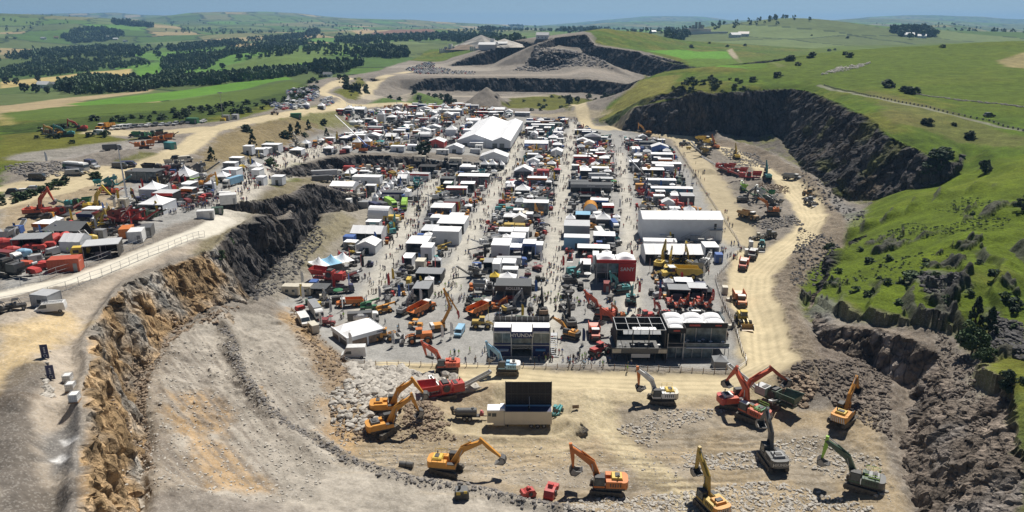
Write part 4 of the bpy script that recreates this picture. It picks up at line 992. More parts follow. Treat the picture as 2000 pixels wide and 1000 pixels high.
def buggy(c='black'):
 t=Tpl('utility_buggy');P='paint_'+c
 b=t.part('body');b.box(-1.5,1.5,-.65,.65,.45,.9,P,.15,.05);b.box(-1.5,-.5,-.6,.6,.9,1.2,P)
 for x in (-1.0,1.05):
  for y in (-.7,.7):wheel(t.part('wheel'),x,y,.34,.34,.28)
 r=t.part('roll_cage')
 for y in (-.6,.6):r.bar((.8,y,.9),(.4,y,1.9),.06,'dark_steel');r.bar((-.5,y,.9),(-.5,y,1.9),.06,'dark_steel');r.bar((.4,y,1.9),(-.5,y,1.9),.06,'dark_steel')
 r.box(-.55,.45,-.65,.65,1.9,1.95,P)
 t.part('seat').box(-.4,.1,-.55,.55,.9,1.35,'paint_darkgrey',.05,.05)
 return t
def bowser(c='darkgrey'):
 t=Tpl('water_bowser');P='paint_'+c
 k=t.part('tank');k.cyl((-1.9,0,1.6),(1.9,0,1.6),.8,P,n=18);k.cyl((1.1,0,2.3),(1.1,0,2.55),.28,P,n=10);k.ball((-1.9,0,1.6),.8,P,n=14,k=6,sz=1)
 f=t.part('chassis');f.box(-2.4,2.6,-.55,.55,.6,.85,'dark_steel');f.bar((2.5,0,.7),(4.4,0,.6),.16,'dark_steel')
 for x in (-.55,.55):
  for y in (-.95,.95):wheel(t.part('wheel'),x,y,.5,.5,.35)
 p=t.part('pump');p.box(2.5,3.3,-.45,.45,.9,1.5,'paint_maroon');p.box(2.6,3.1,-.35,.35,1.5,1.9,'paint_pink',.1,.1)
 n=t.part('spray_cannon');n.cyl((-2.9,0,1.0),(-3.0,0,2.2),.25,'dark_steel',n=8);n.cyl((-3.3,0,2.2),(-2.7,0,2.4),.45,'dark_steel',n=10);n.bar((-2.9,0,1.0),(-2.2,0,.8),.2,'dark_steel')
 return t
# ------ tents, cabins and stands (front faces -y, origin at the middle of the footprint)
def frame_legs(t,w,d,h,m='galvanised',n=2,k=2,r=.12):
 for i in range(n):
  for j in range(k):
   x=-w/2+w*i/max(n-1,1);y=-d/2+d*j/max(k-1,1)
   t.part('post').box(x-r/2,x+r/2,y-r/2,y+r/2,0,h,m)
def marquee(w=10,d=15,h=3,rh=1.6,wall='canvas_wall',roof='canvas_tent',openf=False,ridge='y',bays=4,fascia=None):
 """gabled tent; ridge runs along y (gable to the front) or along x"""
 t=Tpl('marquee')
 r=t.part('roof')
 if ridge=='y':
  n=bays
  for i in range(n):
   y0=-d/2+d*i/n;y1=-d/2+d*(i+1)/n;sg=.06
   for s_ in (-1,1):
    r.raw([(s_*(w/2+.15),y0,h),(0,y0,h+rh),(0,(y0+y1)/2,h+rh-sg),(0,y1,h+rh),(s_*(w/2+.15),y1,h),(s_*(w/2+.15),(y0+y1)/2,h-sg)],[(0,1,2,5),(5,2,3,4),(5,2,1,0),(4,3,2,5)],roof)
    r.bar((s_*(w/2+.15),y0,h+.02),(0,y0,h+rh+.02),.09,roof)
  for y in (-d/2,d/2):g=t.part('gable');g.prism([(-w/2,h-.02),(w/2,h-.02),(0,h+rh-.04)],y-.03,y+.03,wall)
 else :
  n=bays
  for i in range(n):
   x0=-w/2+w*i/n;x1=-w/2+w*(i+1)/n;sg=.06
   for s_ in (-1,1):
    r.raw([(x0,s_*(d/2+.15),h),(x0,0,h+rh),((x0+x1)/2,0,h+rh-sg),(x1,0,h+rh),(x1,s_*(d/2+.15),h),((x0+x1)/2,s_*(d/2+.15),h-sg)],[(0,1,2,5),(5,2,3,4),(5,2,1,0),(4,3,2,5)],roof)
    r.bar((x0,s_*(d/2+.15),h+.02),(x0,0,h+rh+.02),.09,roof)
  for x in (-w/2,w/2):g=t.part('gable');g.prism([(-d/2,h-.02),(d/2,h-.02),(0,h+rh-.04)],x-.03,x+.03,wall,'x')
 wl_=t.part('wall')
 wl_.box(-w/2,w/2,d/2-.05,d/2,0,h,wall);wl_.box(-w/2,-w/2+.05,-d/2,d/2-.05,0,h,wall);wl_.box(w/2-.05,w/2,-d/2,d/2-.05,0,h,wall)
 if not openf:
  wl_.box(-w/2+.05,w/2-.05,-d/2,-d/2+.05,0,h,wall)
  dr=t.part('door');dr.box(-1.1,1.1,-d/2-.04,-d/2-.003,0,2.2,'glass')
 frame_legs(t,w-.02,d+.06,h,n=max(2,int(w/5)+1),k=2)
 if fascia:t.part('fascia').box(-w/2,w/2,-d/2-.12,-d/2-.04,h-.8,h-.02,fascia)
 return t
def pagoda(w=5,h=2.4,rh=2.2,c='canvas_tent',walls=True,wallm='canvas_wall',conc=1.0):
 t=Tpl('pagoda_tent');r=t.part('roof')
 n=5;rings=[]
 for i in range(n+1):
  f=i/n;s_=(1-f)**(1+conc*.6) if f<1 else 0.0
  z=h+rh*f**1.0;k=max(s_,.015)*w/2
  rings.append([(-k,-k,z),(k,-k,z),(k,k,z),(-k,k,z)])
 for i in range(n):
  a,b=rings[i],rings[i+1]
  for j in range(4):r.raw([a[j],a[(j+1)%4],b[(j+1)%4],b[j]],[(0,1,2,3)],c)
 r.raw([(x,y,h+.0) for x,y in ((-w/2,-w/2),(w/2,-w/2),(w/2,w/2),(-w/2,w/2))],[(3,2,1,0)],c)
 v=t.part('valance')
 for a,b in (((-w/2,-w/2),(w/2,-w/2)),((w/2,-w/2),(w/2,w/2)),((w/2,w/2),(-w/2,w/2)),((-w/2,w/2),(-w/2,-w/2))):
  v.bar((a[0],a[1],h-.13),(b[0],b[1],h-.13),.03,c,.28)
 t.part('leg').box(-w/2,-w/2+.1,-w/2,-w/2+.1,0,h-.02,'galvanised');t.part('leg').box(w/2-.1,w/2,-w/2,-w/2+.1,0,h-.02,'galvanised');t.part('leg').box(-w/2,-w/2+.1,w/2-.1,w/2,0,h-.02,'galvanised');t.part('leg').box(w/2-.1,w/2,w/2-.1,w/2,0,h-.02,'galvanised')
 if walls:
  q=t.part('wall');q.box(-w/2+.1,w/2-.1,w/2-.06,w/2-.02,0,h-.3,wallm);q.box(-w/2+.02,-w/2+.06,-w/2+.1,w/2-.1,0,h-.3,wallm);q.box(w/2-.06,w/2-.02,-w/2+.1,w/2-.1,0,h-.3,wallm)
  if walls==2:q.box(-w/2+.1,w/2-.1,-w/2+.02,-w/2+.06,0,h-.3,wallm)
 t.part('table').box(-.9,.9,-.5,.3,0,.95,'canvas_'+'darkgrey')
 return t
def flat_stand(w=8,d=5,h=3,wall='canvas_wall',roof='canvas_tent',fascia=None,word=None,openf=True,glass=False):
 """box pavilion with a flat roof and an open or glazed front"""
 t=Tpl('exhibition_stand')
 r=t.part('roof');r.box(-w/2-.1,w/2+.1,-d/2-.1,d/2+.1,h-.02,h+.16,roof,.04,.04)
 k=max(2,int(w/2.5))
 for i in range(1,k):r.box(-w/2+w*i/k-.03,-w/2+w*i/k+.03,-d/2,d/2,h+.16,h+.20,roof)
 q=t.part('wall');q.box(-w/2,w/2,d/2-.1,d/2,0,h-.03,wall);q.box(-w/2,-w/2+.1,-d/2,d/2-.1,0,h-.03,wall);q.box(w/2-.1,w/2,-d/2,d/2-.1,0,h-.03,wall)
 if not openf:q.box(-w/2+.1,w/2-.1,-d/2+.0,-d/2+.1,0,h-.03,wall);t.part('door').box(-.6,.6,-d/2-.03,-d/2+.0,0,2.1,'glass')
 else :
  frame_legs(t,w-.3,d-.2,h-.04,n=max(2,int(w/4)+1),k=2)
  t.part('counter').box(-w*.25,w*.2,-.3,.3,0,1.05,'paint_grey')
  if glass:t.part('glazing').box(-w/2+.2,w/2-.2,-d/2+.2,-d/2+.25,.1,h-.1,'clear_glass')
 if fascia:
  t.part('fascia').box(-w/2-.12,w/2+.12,-d/2-.2,-d/2-.11,h-.75,h+.22,fascia);kf=t.last()
  if word:t.part('lettering',kf).text(word,.8,FACE(0,-d/2-.22,h-.27),'stripe')
 return t
def cabin(w=6,d=2.5,h=2.6,c='white',windows=2,ribs=True):
 t=Tpl('site_cabin' if windows else 'shipping_container');P='paint_'+c
 b=t.part('body');b.box(-w/2,w/2,-d/2,d/2,.1,h,P);b.box(-w/2-.04,w/2+.04,-d/2-.04,d/2+.04,h,h+.08,P,.03,.03);b.box(-w/2+.1,w/2-.1,-d/2+.1,d/2-.1,0,.1,'dark_steel')
 if ribs:
  n=int(w/.6)
  for i in range(n+1):
   x=-w/2+w*i/n;b.box(x-.05,x+.05,-d/2-.04,-d/2,.15,h-.05,P);b.box(x-.05,x+.05,d/2,d/2+.04,.15,h-.05,P)
 for i in range(windows):
  x=-w/2+w*(i+.75)/(windows+.5);t.part('window').box(x-.5,x+.5,-d/2-.06,-d/2-.045,1.1,1.9,'glass')
 t.part('door').box(w/2-1.25,w/2-.4,-d/2-.07,-d/2-.045,.15,2.15,'paint_grey')
 return t
def arch_tent(w=8,d=10,h=5,roof='canvas_tent',end='canvas_wall',leg=1.6):
 t=Tpl('arched_tent');r=t.part('roof');n=12;pr=[(-w/2,0),(-w/2,leg)]+[(-w/2*math.cos(math.pi*i/n),leg+(h-leg)*math.sin(math.pi*i/n)) for i in range(1,n)]+[(w/2,leg),(w/2,0)]
 for i in range(len(pr)-1):
  a,b=pr[i],pr[i+1]
  r.raw([(a[0],-d/2,a[1]),(b[0],-d/2,b[1]),(b[0],d/2,b[1]),(a[0],d/2,a[1])],[(0,1,2,3),(3,2,1,0)],roof)
 for k in range(5):
  y=-d/2+d*k/4
  for i in range(len(pr)-1):r.bar((pr[i][0]*1.005,y,pr[i][1]+.03),(pr[i+1][0]*1.005,y,pr[i+1][1]+.03),.1,roof)
 g=t.part('end_wall')
 g.prism([(a,max(b,leg+.2)) for a,b in pr if b>leg*.9],-d/2+.1,-d/2+.15,end);g.prism(pr,d/2-.15,d/2-.1,end)
 t.part('counter').box(-w*.2,w*.2,-.4,.4,0,1,'paint_darkgrey')
 return t
def parasol(c='black'):
 t=Tpl('parasol');k=t.part('canopy');n=8;k.cyl((0,0,2.3),(0,0,2.75),1.5,'canvas_'+c,.04,n=n,cap=False);k.cyl((0,0,2.12),(0,0,2.3),1.48,'canvas_'+c,1.5,n=n,cap=False)
 t.part('pole').cyl((0,0,0),(0,0,2.72),.04,'galvanised',n=6);t.part('table').cyl((0,0,.7),(0,0,.76),.5,'paint_grey',n=10)
 return t
def feather_flag(c='red',h=4.5,word=None,wc='stripe'):
 t=Tpl('feather_flag');p=t.part('pole');p.bar((0,0,0),(0,0,h),.06,'galvanised');p.cyl((0,0,0),(0,0,.12),.4,'dark_steel',n=8)
 f=t.part('banner');pts=[(.03,.9),(.75,1.0),(.85,h*.55),(.75,h*.85),(.45,h*1.0),(.03,h*1.02)]
 f.prism(pts,-.015,.015,'canvas_'+c);k=t.last()
 if word:
  q=t.part('lettering',k)
  for s_ in (0,1):q.text(word,.55,TX((.42,.0-.03+.06*s_,h*.53))@RZ(math.pi*s_)@RX(R(90))@RZ(R(90)*(1 if not s_ else -1)),wc,ext=.005)
 return t
def toilet(c='blue'):
 t=Tpl('portable_toilet');P='paint_'+c;t.part('body').box(-.55,.55,-.55,.55,0,2.1,P);t.part('roof').box(-.58,.58,-.58,.58,2.1,2.3,'paint_white',.15,.1);t.part('door').box(-.4,.4,-.58,-.55,.1,1.95,'paint_skyblue')
 return t
def lamp_post():
 t=Tpl('lighting_mast');t.part('pole').cyl((0,0,0),(0,0,9),.1,'galvanised',.06,n=6);t.part('lamp_head').box(-.7,.7,-.15,.15,8.8,9.1,'galvanised');t.part('base').box(-.8,.8,-.6,.6,0,.9,'paint_yellow',.1,.1)
 return t
# ------ people
def person_mesh(top,legs,hair,pose):
 """one continuous low body: feet, legs, hips, trunk, arms, neck and head"""
 mb=MB();st=.16 if pose in (1,2) else .03;ar=(.05,.22,-.15,.35)[pose%4]
 vs=[];fs=[];ms=[]
 def ring(cx,cy,z,rx,ry,n=6):
  o=len(vs)
  for i in range(n):
   a=2*math.pi*i/n;vs.append((cx+rx*math.cos(a),cy+ry*math.sin(a),z))
  return o
 def tube(rs,mts,n=6,cap0=True,cap1=True):
  for k in range(len(rs)-1):
   for i in range(n):fs.append((rs[k]+i,rs[k]+(i+1)%n,rs[k+1]+(i+1)%n,rs[k+1]+i));ms.append(mts[k])
  if cap0:fs.append(tuple(rs[0]+i for i in range(n-1,-1,-1)));ms.append(mts[0])
  if cap1:fs.append(tuple(rs[-1]+i for i in range(n)));ms.append(mts[-1])
 for s_ in (-1,1):
  dy=st*s_
  tube([ring(.04+dy,s_*.10,0,.13,.05),ring(dy,s_*.10,.09,.07,.055),ring(dy*.5,s_*.10,.48,.075,.07),ring(0,s_*.085,.92,.10,.09)],['paint_black',legs,legs])
 tube([ring(0,0,.86,.11,.17),ring(0,0,1.05,.11,.15),ring(0,0,1.3,.13,.19),ring(0,0,1.44,.10,.20),ring(0,0,1.5,.055,.06),ring(0,0,1.56,.06,.055),ring(.01,0,1.64,.10,.075),ring(.01,0,1.72,.095,.075),ring(0,0,1.79,.045,.04)],[legs,top,top,top,'skin','skin','skin',hair])
 for s_ in (-1,1):
  x=ar*s_
  tube([ring(0,s_*.21,1.42,.055,.05),ring(x*.5,s_*.26,1.15,.045,.045),ring(x+.08,s_*.27,.9,.035,.035),ring(x+.12,s_*.27,.82,.04,.03)],[top,'skin' if pose%2 else top,'skin'])
 mb.v=vs;mb.f=fs;mb.m=ms
 return mb
def person(i):
 t=Tpl('person');tops=('navy','black','white','grey','blue','darkgrey','red','skyblue','darkgreen','cream','lime','brown');lg=('navy','black','darkgrey','blue','cream','brown')
 mb=person_mesh('canvas_'+tops[i%12],'canvas_'+lg[(i*7)%6],'canvas_'+('black','brown','grey')[i%3],i%4)
 t.parts.append(['body',mb,None,None]);t.smooth=True
 return t
TOPN=('navy blue','black','white','grey','blue','dark grey','red','pale blue','dark green','cream','hi-vis yellow','brown')
LEGN=('navy','black','dark grey','blue','cream','brown')
# ------ trees, bushes, rocks
def leaf_cloud(rs,n,clumps,size,shape='round',seed=0,h0=0.0):
 """leaf-sized faces gathered in clumps over an uneven crown: arrays of vertices and quads, crown of unit radius and height"""
 g=np.random.RandomState(seed)
 cd=g.normal(size=(clumps,3));cd/=np.linalg.norm(cd,axis=1)[:,None]
 cr=g.uniform(.45,.95,clumps)[:,None]
 cc=cd*cr
 if shape=='cone':
  z=g.uniform(-1,1,clumps);rad=(1-(z+1)/2)**.8*g.uniform(.5,1,clumps)*.9+.04;an=g.uniform(0,6.28,clumps)
  cc=np.stack([rad*np.cos(an),rad*np.sin(an),z],1)
 if shape=='bush':
  z=g.uniform(-1,.7,clumps);rad=np.sqrt(np.clip(1-((z+1)/1.9)**2,0,1))*g.uniform(.35,.85,clumps);an=g.uniform(0,6.28,clumps)
  cc=np.stack([rad*np.cos(an),rad*np.sin(an),z],1)
 k=g.randint(0,clumps,n)
 csz=g.uniform(.16,.40,clumps)
 if shape=='cone':csz=csz*.6
 d=g.normal(size=(n,3));d/=np.linalg.norm(d,axis=1)[:,None]
 p=cc[k]+d*csz[k][:,None]*g.uniform(.6,1.0,n)[:,None]*np.array([1,1,.8])
 nn=d+g.normal(size=(n,3))*.7;nn/=np.linalg.norm(nn,axis=1)[:,None]
 a=np.cross(nn,g.normal(size=(n,3)));a/=np.linalg.norm(a,axis=1)[:,None];b=np.cross(nn,a)
 s=size*g.uniform(.6,1.3,n)[:,None]
 q=np.stack([p-a*s-b*s*.7,p+a*s-b*s*.5,p+a*s*.8+b*s*.8,p-a*s*.6+b*s],1)
 return q.reshape(-1,3)
def tree_tpl(kind='round',leaves=700,clumps=26,size=.085,mat='leaf',seed=1,w=3.5,h=8.0,trunk=.25):
 t=Tpl({'round':'tree','cone':'conifer_tree','bush':'bush'}[kind])
 q=leaf_cloud(None,leaves,clumps,size,kind,seed)
 z0=h*(trunk if kind!='bush' else .0);q=q*np.array([w,w,(h-z0)/2])+np.array([0,0,z0+(h-z0)/2*(1 if kind!='bush' else .9)])
 mb=MB();mb.v=[tuple(v) for v in q];mb.f=[(i*4,i*4+1,i*4+2,i*4+3) for i in range(len(q)//4)];mb.m=[mat]*len(mb.f)
 tr=MB();r0=h*.035
 tr.cyl((0,0,-.3),(0.1,0,h*.45),r0,'bark',r0*.55,n=7);tr.cyl((.1,0,h*.45),(0,.1,h*.85),r0*.55,'bark',r0*.15,n=6)
 g=random.Random(seed)
 for i in range(5):
  a=g.uniform(0,6.28);z=h*g.uniform(.25,.55);tr.cyl((0,0,z),(w*.6*math.cos(a),w*.6*math.sin(a),z+h*.2),r0*.4,'bark',r0*.1,n=5)
 t.parts.append(['trunk',tr,None,None]);t.parts.append(['crown',mb,None,None])
 return t
def rock_mb(seed,n=1):
 g=random.Random(seed);bm=bmesh.new();bmesh.ops.create_icosphere(bm,subdivisions=1,radius=1)
 for v in bm.verts:
  k=g.uniform(.72,1.15);v.co=Vector((v.co.x*k*1.1,v.co.y*k,v.co.z*k*.75))
 for _ in range(4):
  nn=Vector((g.uniform(-1,1),g.uniform(-1,1),g.uniform(-.3,1))).normalized()
  for v in bm.verts:
   d=v.co.dot(nn)-.62
   if d>0:v.co-=nn*d
 vs=np.array([tuple(v.co) for v in bm.verts]);bm.verts.ensure_lookup_table();fs=np.array([[v.index for v in f.verts] for f in bm.faces]);bm.free()
 return vs,fs
ROCKS=[rock_mb(s) for s in range(8)]
def scatter(name,pos,radii,mat,kind='stuff',protos=None,jitter_z=True,label=None):
 """many loose stones joined in one object"""
 V=[];F=[];o=0;g=np.random.RandomState(len(pos))
 for (x,y,z),r in zip(pos,radii):
  vs,fs=ROCKS[g.randint(8)]
  a=g.uniform(0,6.28);c,s=math.cos(a),math.sin(a)
  k=np.array([r*g.uniform(.8,1.3),r*g.uniform(.7,1.1),r*g.uniform(.6,1.0)])
  q=vs*k;q=np.stack([q[:,0]*c-q[:,1]*s+x,q[:,0]*s+q[:,1]*c+y,q[:,2]+z+r*.25],1)
  V.append(q);F.append(fs+o);o+=len(vs)
 if not V:return None
 me=np_mesh(name,np.concatenate(V),np.concatenate(F));me.materials.append(MATS[mat])
 ob=bpy.data.objects.new(name,me);COL.objects.link(ob)
 return tag(ob,kind=kind,label=label)
def pts_in(poly_px,n,seed=0,world_poly=None):
 poly=world_poly or grounds(poly_px);g=random.Random(seed);xs=[p[0] for p in poly];ys=[p[1] for p in poly];out=[]
 tries=0
 while len(out)<n and tries<n*60:
  tries+=1;x=g.uniform(min(xs),max(xs));y=g.uniform(min(ys),max(ys));ins=False;j=len(poly)-1
  for i in range(len(poly)):
   xi,yi=poly[i];xj,yj=poly[j]
   if (yi>y)!=(yj>y) and x<(xj-xi)*(y-yi)/(yj-yi)+xi:ins= not ins
   j=i
  if ins:out.append((x,y))
 return out
def stones(poly_px,n,r0,r1,mat,seed,name='rubble'):
 g=random.Random(seed);P=pts_in(poly_px,n,seed)
 return scatter(name,[(x,y,HZ(x,y)) for x,y in P],[r0*(r1/r0)**(g.random()**2) for _ in P],mat)
def stones_line(pts_px,n,w,r0,r1,mat,seed,name='rubble'):
 pl=grounds(pts_px);g=random.Random(seed);L=[0]
 for a,b in zip(pl[:-1],pl[1:]):L.append(L[-1]+math.hypot(b[0]-a[0],b[1]-a[1]))
 P=[]
 for _ in range(n):
  s=g.uniform(0,L[-1]);k=max(i for i in range(len(pl)-1) if L[i]<=s);f=(s-L[k])/(L[k+1]-L[k]+1e-9)
  x=pl[k][0]+(pl[k+1][0]-pl[k][0])*f+g.gauss(0,w*.5);y=pl[k][1]+(pl[k+1][1]-pl[k][1])*f+g.gauss(0,w*.5);P.append((x,y))
 return scatter(name,[(x,y,HZ(x,y)) for x,y in P],[r0*(r1/r0)**(g.random()**2) for _ in P],mat)
# ------ placing things
OCC=[]
LM=[]
GRID=R(-5.4)
HSH={}
def occ(x,y,r):
 for i in range(int((x-r-6)//12),int((x+r+6)//12)+1):
  for j in range(int((y-r-6)//12),int((y+r+6)//12)+1):HSH.setdefault((i,j),[]).append((x,y,r))
def is_free(x,y,r):
 for a,b,c in HSH.get((int(x//12),int(y//12)),()):
  if (a-x)**2+(b-y)**2<(c+r)**2:return False
 return True
def put(t,px,py,face=0,label=None,cat=None,group=None,sc=1.0,r=3.5,lm=None,detail=True,dz=0,tilt=None,gridrel=False):
 g=G(px,py);o=t.spawn((g.x,g.y,g.z+dz),R(face)+(GRID if gridrel else 0),sc,label,cat,group,detail,tilt)
 occ(g.x,g.y,r)
 if not lm and label and cat not in ('flag','person') and len(label.split())<=7:lm='the '+label
 if lm:LM.append((g.x,g.y,lm))
 return o
def tent(fn,px,py,wpx,d,h,label,cat='tent',group=None,rz=None,lm=None,wkey='w',wm=None,dkey='d',mind=None,**k):
 """stand whose front edge is centred on a picture position; its width in picture pixels is turned into metres"""
 s=scale_at(px,py);w=wm or round(wpx*s*2)/2
 g=ground(px,py);a=GRID if rz is None else R(rz)
 cx,cy=g.x-math.sin(a)*d/2*1.0,g.y+math.cos(a)*d/2
 if fn in (pagoda,):t=tpl(fn,w=w,h=h,**k)
 elif fn is cabin:t=tpl(fn,w=w,d=d,h=h,**k)
 else :t=tpl(fn,w=w,d=d,h=h,**k)
 z=min(HZ(cx,cy),HZ(g.x,g.y)) if abs(HZ(cx,cy)-HZ(g.x,g.y))<1.5 else HZ(cx,cy)
 o=t.spawn((cx,cy,z+.01),a,1.0,label,cat,group,detail=(wpx>14))
 n=max(1,int(round(w/max(d,1))));m=max(1,int(round(d/max(w,1))))
 for i in range(n):
  for j in range(m):
   lx=-w/2+w*(i+.5)/n;ly=-d/2+d*(j+.5)/m
   occ(cx+lx*math.cos(a)-ly*math.sin(a),cy+lx*math.sin(a)+ly*math.cos(a),min(w/n,d/m)*.62)
 if not lm and label and len(label.split())<=9:lm='the '+label
 if lm:LM.append((cx,cy,lm))
 return o
def word_sign(t,txt,size,m,mat,parent=None):
 t.part('lettering',parent).text(txt,size,m,mat)
# ====== arena machines
EX='excavators working in the front arena'
put(tpl(excavator,'amber',None,20,48,-58,-10,back='plain'),756,806,6,'amber excavator reaching over the pale boulders, behind its twin on the heap','excavator',EX,1.12,6)
put(tpl(excavator,'amber',None,-35,42,-72,-20,deck='darkgrey'),749,845,24,'amber excavator with dark engine grille digging at the brown heap edge','excavator',EX,1.12,6,lm='the two amber excavators on the heap')
put(tpl(excavator,'amber',None,12,40,-42,-25,deck='yellow',rails='yellow',L1=6.6,L2=3.8),873,922,-8,'amber excavator with yellow deck and rails stretching its bucket to the right','excavator',EX,1.12,6)
put(tpl(excavator,'vermilion',None,0,50,-105,-70,tool='breaker',L1=6.4),872,724,184,'red excavator with tall black breaker beside the front fence','excavator',EX,1.08,5)
put(tpl(excavator,'skyblue','white',0,55,-100,-60,deck='white'),990,728,178,'pale blue and white excavator below the glass stand','excavator',EX,1.05,5)
put(tpl(excavator,'white','cream',0,52,-96,-60,stickc='orange',deck='yellow',rails='yellow'),1291,786,180,'white excavator with orange stick alone on the sandy track','excavator',EX,1.15,6)
put(tpl(excavator,'vermilion',None,-8,62,-62,-40,back='stripe',rails='lime',deck='green',L1=6.8),1468,818,128,'vermilion excavator with striped counterweight and lime rails','excavator',EX,1.22,6)
put(tpl(excavator,'vermilion','red',30,42,-40,-20,deck='white',L1=7.6,L2=3.8),1433,795,10,'vermilion excavator swinging over the dark green crusher','excavator',EX,1.22,5)
put(tpl(excavator,'darkgrey','darkgrey',0,60,-60,-50,word='HYUNDAI',deck='grey'),1508,908,94,'dark grey excavator seen from behind on the white rubble','excavator',EX,1.2,5)
put(tpl(excavator,'amber',None,10,52,-55,-30,back='stripe',deck='yellow'),1645,826,48,'amber excavator with striped rear under the brown rock face','excavator',EX,1.15,5)
put(tpl(excavator,'darkgreen','darkgrey',5,45,-85,-50,stickc='lime',rails='lime',deck='grey',L1=6.8),1682,955,152,'black and green excavator with lime green stick','excavator',EX,1.15,5)
put(tpl(excavator,'mustard','amber',5,64,-84,-60,back='stripe',word='CAT',deck='amber',L1=6.6),1388,998,112,'yellow excavator half out of frame at the bottom edge','excavator',EX,1.15,5)
put(tpl(excavator,'orange',None,4,50,-97,-65,deck='yellow',L1=6.8),1184,958,176,'bright orange excavator beside the red buckets at the bottom','excavator',EX,1.2,6,lm='the bright orange excavator')
put(tpl(crusher,'red',None,8.5,True,1),868,778,22,'red tracked crusher feeding a grey stone pile','crusher',None,1.15,6,lm='the red crusher in the arena')
put(tpl(crusher,'darkgreen','silver',9,True,2),1512,792,128,'dark green tracked crusher with pale engine housing under the vermilion boom','crusher',None,1.12,6,lm='the dark green crusher')
put(bowser_t:=tpl(bowser),913,819,0,'dark tank trailer with spray cannon beside the cream show trailer','tanker',None,1.05,4)
def display_trailer():
 t=Tpl('show_trailer')
 b=t.part('body');b.box(-3.2,6.6,-1.3,1.3,1.0,3.9,'canvas_cream');b.box(-6.7,-3.2,-1.3,1.3,1.35,4.15,'canvas_cream');b.box(-5.4,-3.1,-1.31,1.31,.75,1.35,'canvas_cream');b.box(-3.25,-3.15,-1.34,-1.3,1.0,3.95,'paint_grey')
 r=t.part('roof');r.box(-6.7,-4.2,-1.32,1.32,4.15,4.3,'canvas_tent',.05,.15);r.box(-4.2,-3.0,-1.32,1.32,4.15,4.55,'canvas_tent',.2,.2);r.box(-2.9,6.5,-1.2,1.2,3.9,3.96,'paint_navy');r.box(-2.9,6.5,.9,1.25,3.96,4.15,'paint_skyblue');r.box(1.7,2.1,-1.0,1.0,3.96,4.1,'paint_black')
 w=t.part('window');w.box(-6.5,-5.9,-1.33,-1.3,2.9,3.6,'glass');
 w=t.part('window');w.box(-5.7,-4.8,-1.33,-1.3,2.8,3.6,'glass')
 p=t.part('raised_panel');p.box(-2.9,6.5,1.35,1.5,3.9,9.3,'canvas_black');p.box(-2.7,6.3,1.28,1.34,6.55,6.7,'dark_steel')
 for i in range(9):p.box(-2.9+i*1.17,-2.84+i*1.17,1.29,1.35,4.2,9.2,'dark_steel')
 for i in range(16):
  for j in range(7):p.box(-2.5+i*.58,-2.43+i*.58,1.27,1.29,4.6+j*.66,4.67+j*.66,'paint_brown')
 p.bar((2.0,-.2,3.9),(2.0,1.3,6.0),.1,'galvanised');p.box(-3.0,-2.86,1.2,1.5,3.9,9.45,'dark_steel');p.box(6.5,6.64,1.2,1.5,3.9,9.45,'dark_steel')
 for x in (2.4,3.7,5.0):
  for y in (-1.0,1.0):wheel(t.part('wheel'),x,y,.5,.5,.35)
 t.part('landing_leg').box(-2.6,-2.4,-1.0,1.0,0,1.0,'dark_steel')
 return t
put(tpl(display_trailer),1015,832,0,'long cream show trailer with tall black roof panel raised','trailer',None,1.0,7,lm='the cream show trailer')
put(tpl(telehandler,'teal',10,4.0),1088,812,250,'small teal loader parked behind the cream show trailer','telehandler',None,.8,2)
def attach(c):
 t=Tpl('crusher_bucket');P='paint_'+c
 b=t.part('shell');b.prism([(-1.0,0),(.7,0),(1.2,.5),(1.0,1.2),(.2,1.5),(-.8,1.3),(-1.2,.6)],-.7,.7,P);b.prism([(-.3,1.4),(0,1.9),(.4,1.85),(.5,1.35)],-.35,.35,P)
 t.part('rim').prism([(1.1,.45),(1.7,.7),(1.5,1.3),(.95,1.15)],-.8,.8,P);t.part('drive_cover').cyl((0,-.85,.7),(0,.85,.7),.4,'dark_steel',n=10)
 return t
put(tpl(attach,'red'),1034,968,200,'smaller red crusher bucket lying left of its twin','bucket','red crusher buckets',.95,2)
put(tpl(attach,'red'),1075,970,70,'larger red crusher bucket next to the orange excavator bucket','bucket','red crusher buckets',1.25,2)
t_=Tpl('roll_of_liner');b=t_.part('roll');b.cyl((-1.3,0,.5),(1.3,0,.5),.5,'paint_darkgrey',n=14);b=t_.part('strap');b.cyl((-.1,0,.5),(.1,0,.5),.53,'paint_black',n=14)
put(t_,794,913,-10,'black pipe section lying on the arena floor','pipe',None,1.0,1.5)
def drum_screener():
 t=Tpl('attachment_rack');b=t.part('frame');b.box(-1.1,1.1,-.7,.7,.15,1.3,'paint_black',.1,.1);b.box(-.9,.9,-.75,.75,1.3,1.55,'paint_darkgrey')
 k=t.part('panel');k.box(-.8,-.2,-.8,-.72,1.0,1.5,'paint_yellow');k.box(.3,.8,-.8,-.72,1.2,1.6,'paint_yellow');t.part('lifting_eye').cyl((-.3,0,1.55),(-.3,0,2.2),.2,'dark_steel',n=8)
 return t
put(tpl(drum_screener),902,974,5,'black and yellow machine attachment on the grey track','attachment',None,1.15,2)
t_=Tpl('rusty_sheet');b=t_.part('sheet');b.box(-.7,.7,-.05,.05,.2,1.0,'paint_brown');b=t_.part('prop');b.bar((-.5,0,0),(-.5,0,.5),.06,'dark_steel');b.bar((.5,0,0),(.5,0,.5),.06,'dark_steel')
put(t_,1124,803,5,'rusty sheet sign on top of the gravel heap','sign',None,1.0,1)
HR='machines lined up on the haul road'
put(tpl(dump_truck,'orange',None,0),1444,592,262,'orange dump truck facing the camera on the haul road','dump truck',HR,1.05,5,lm='the orange dump truck')
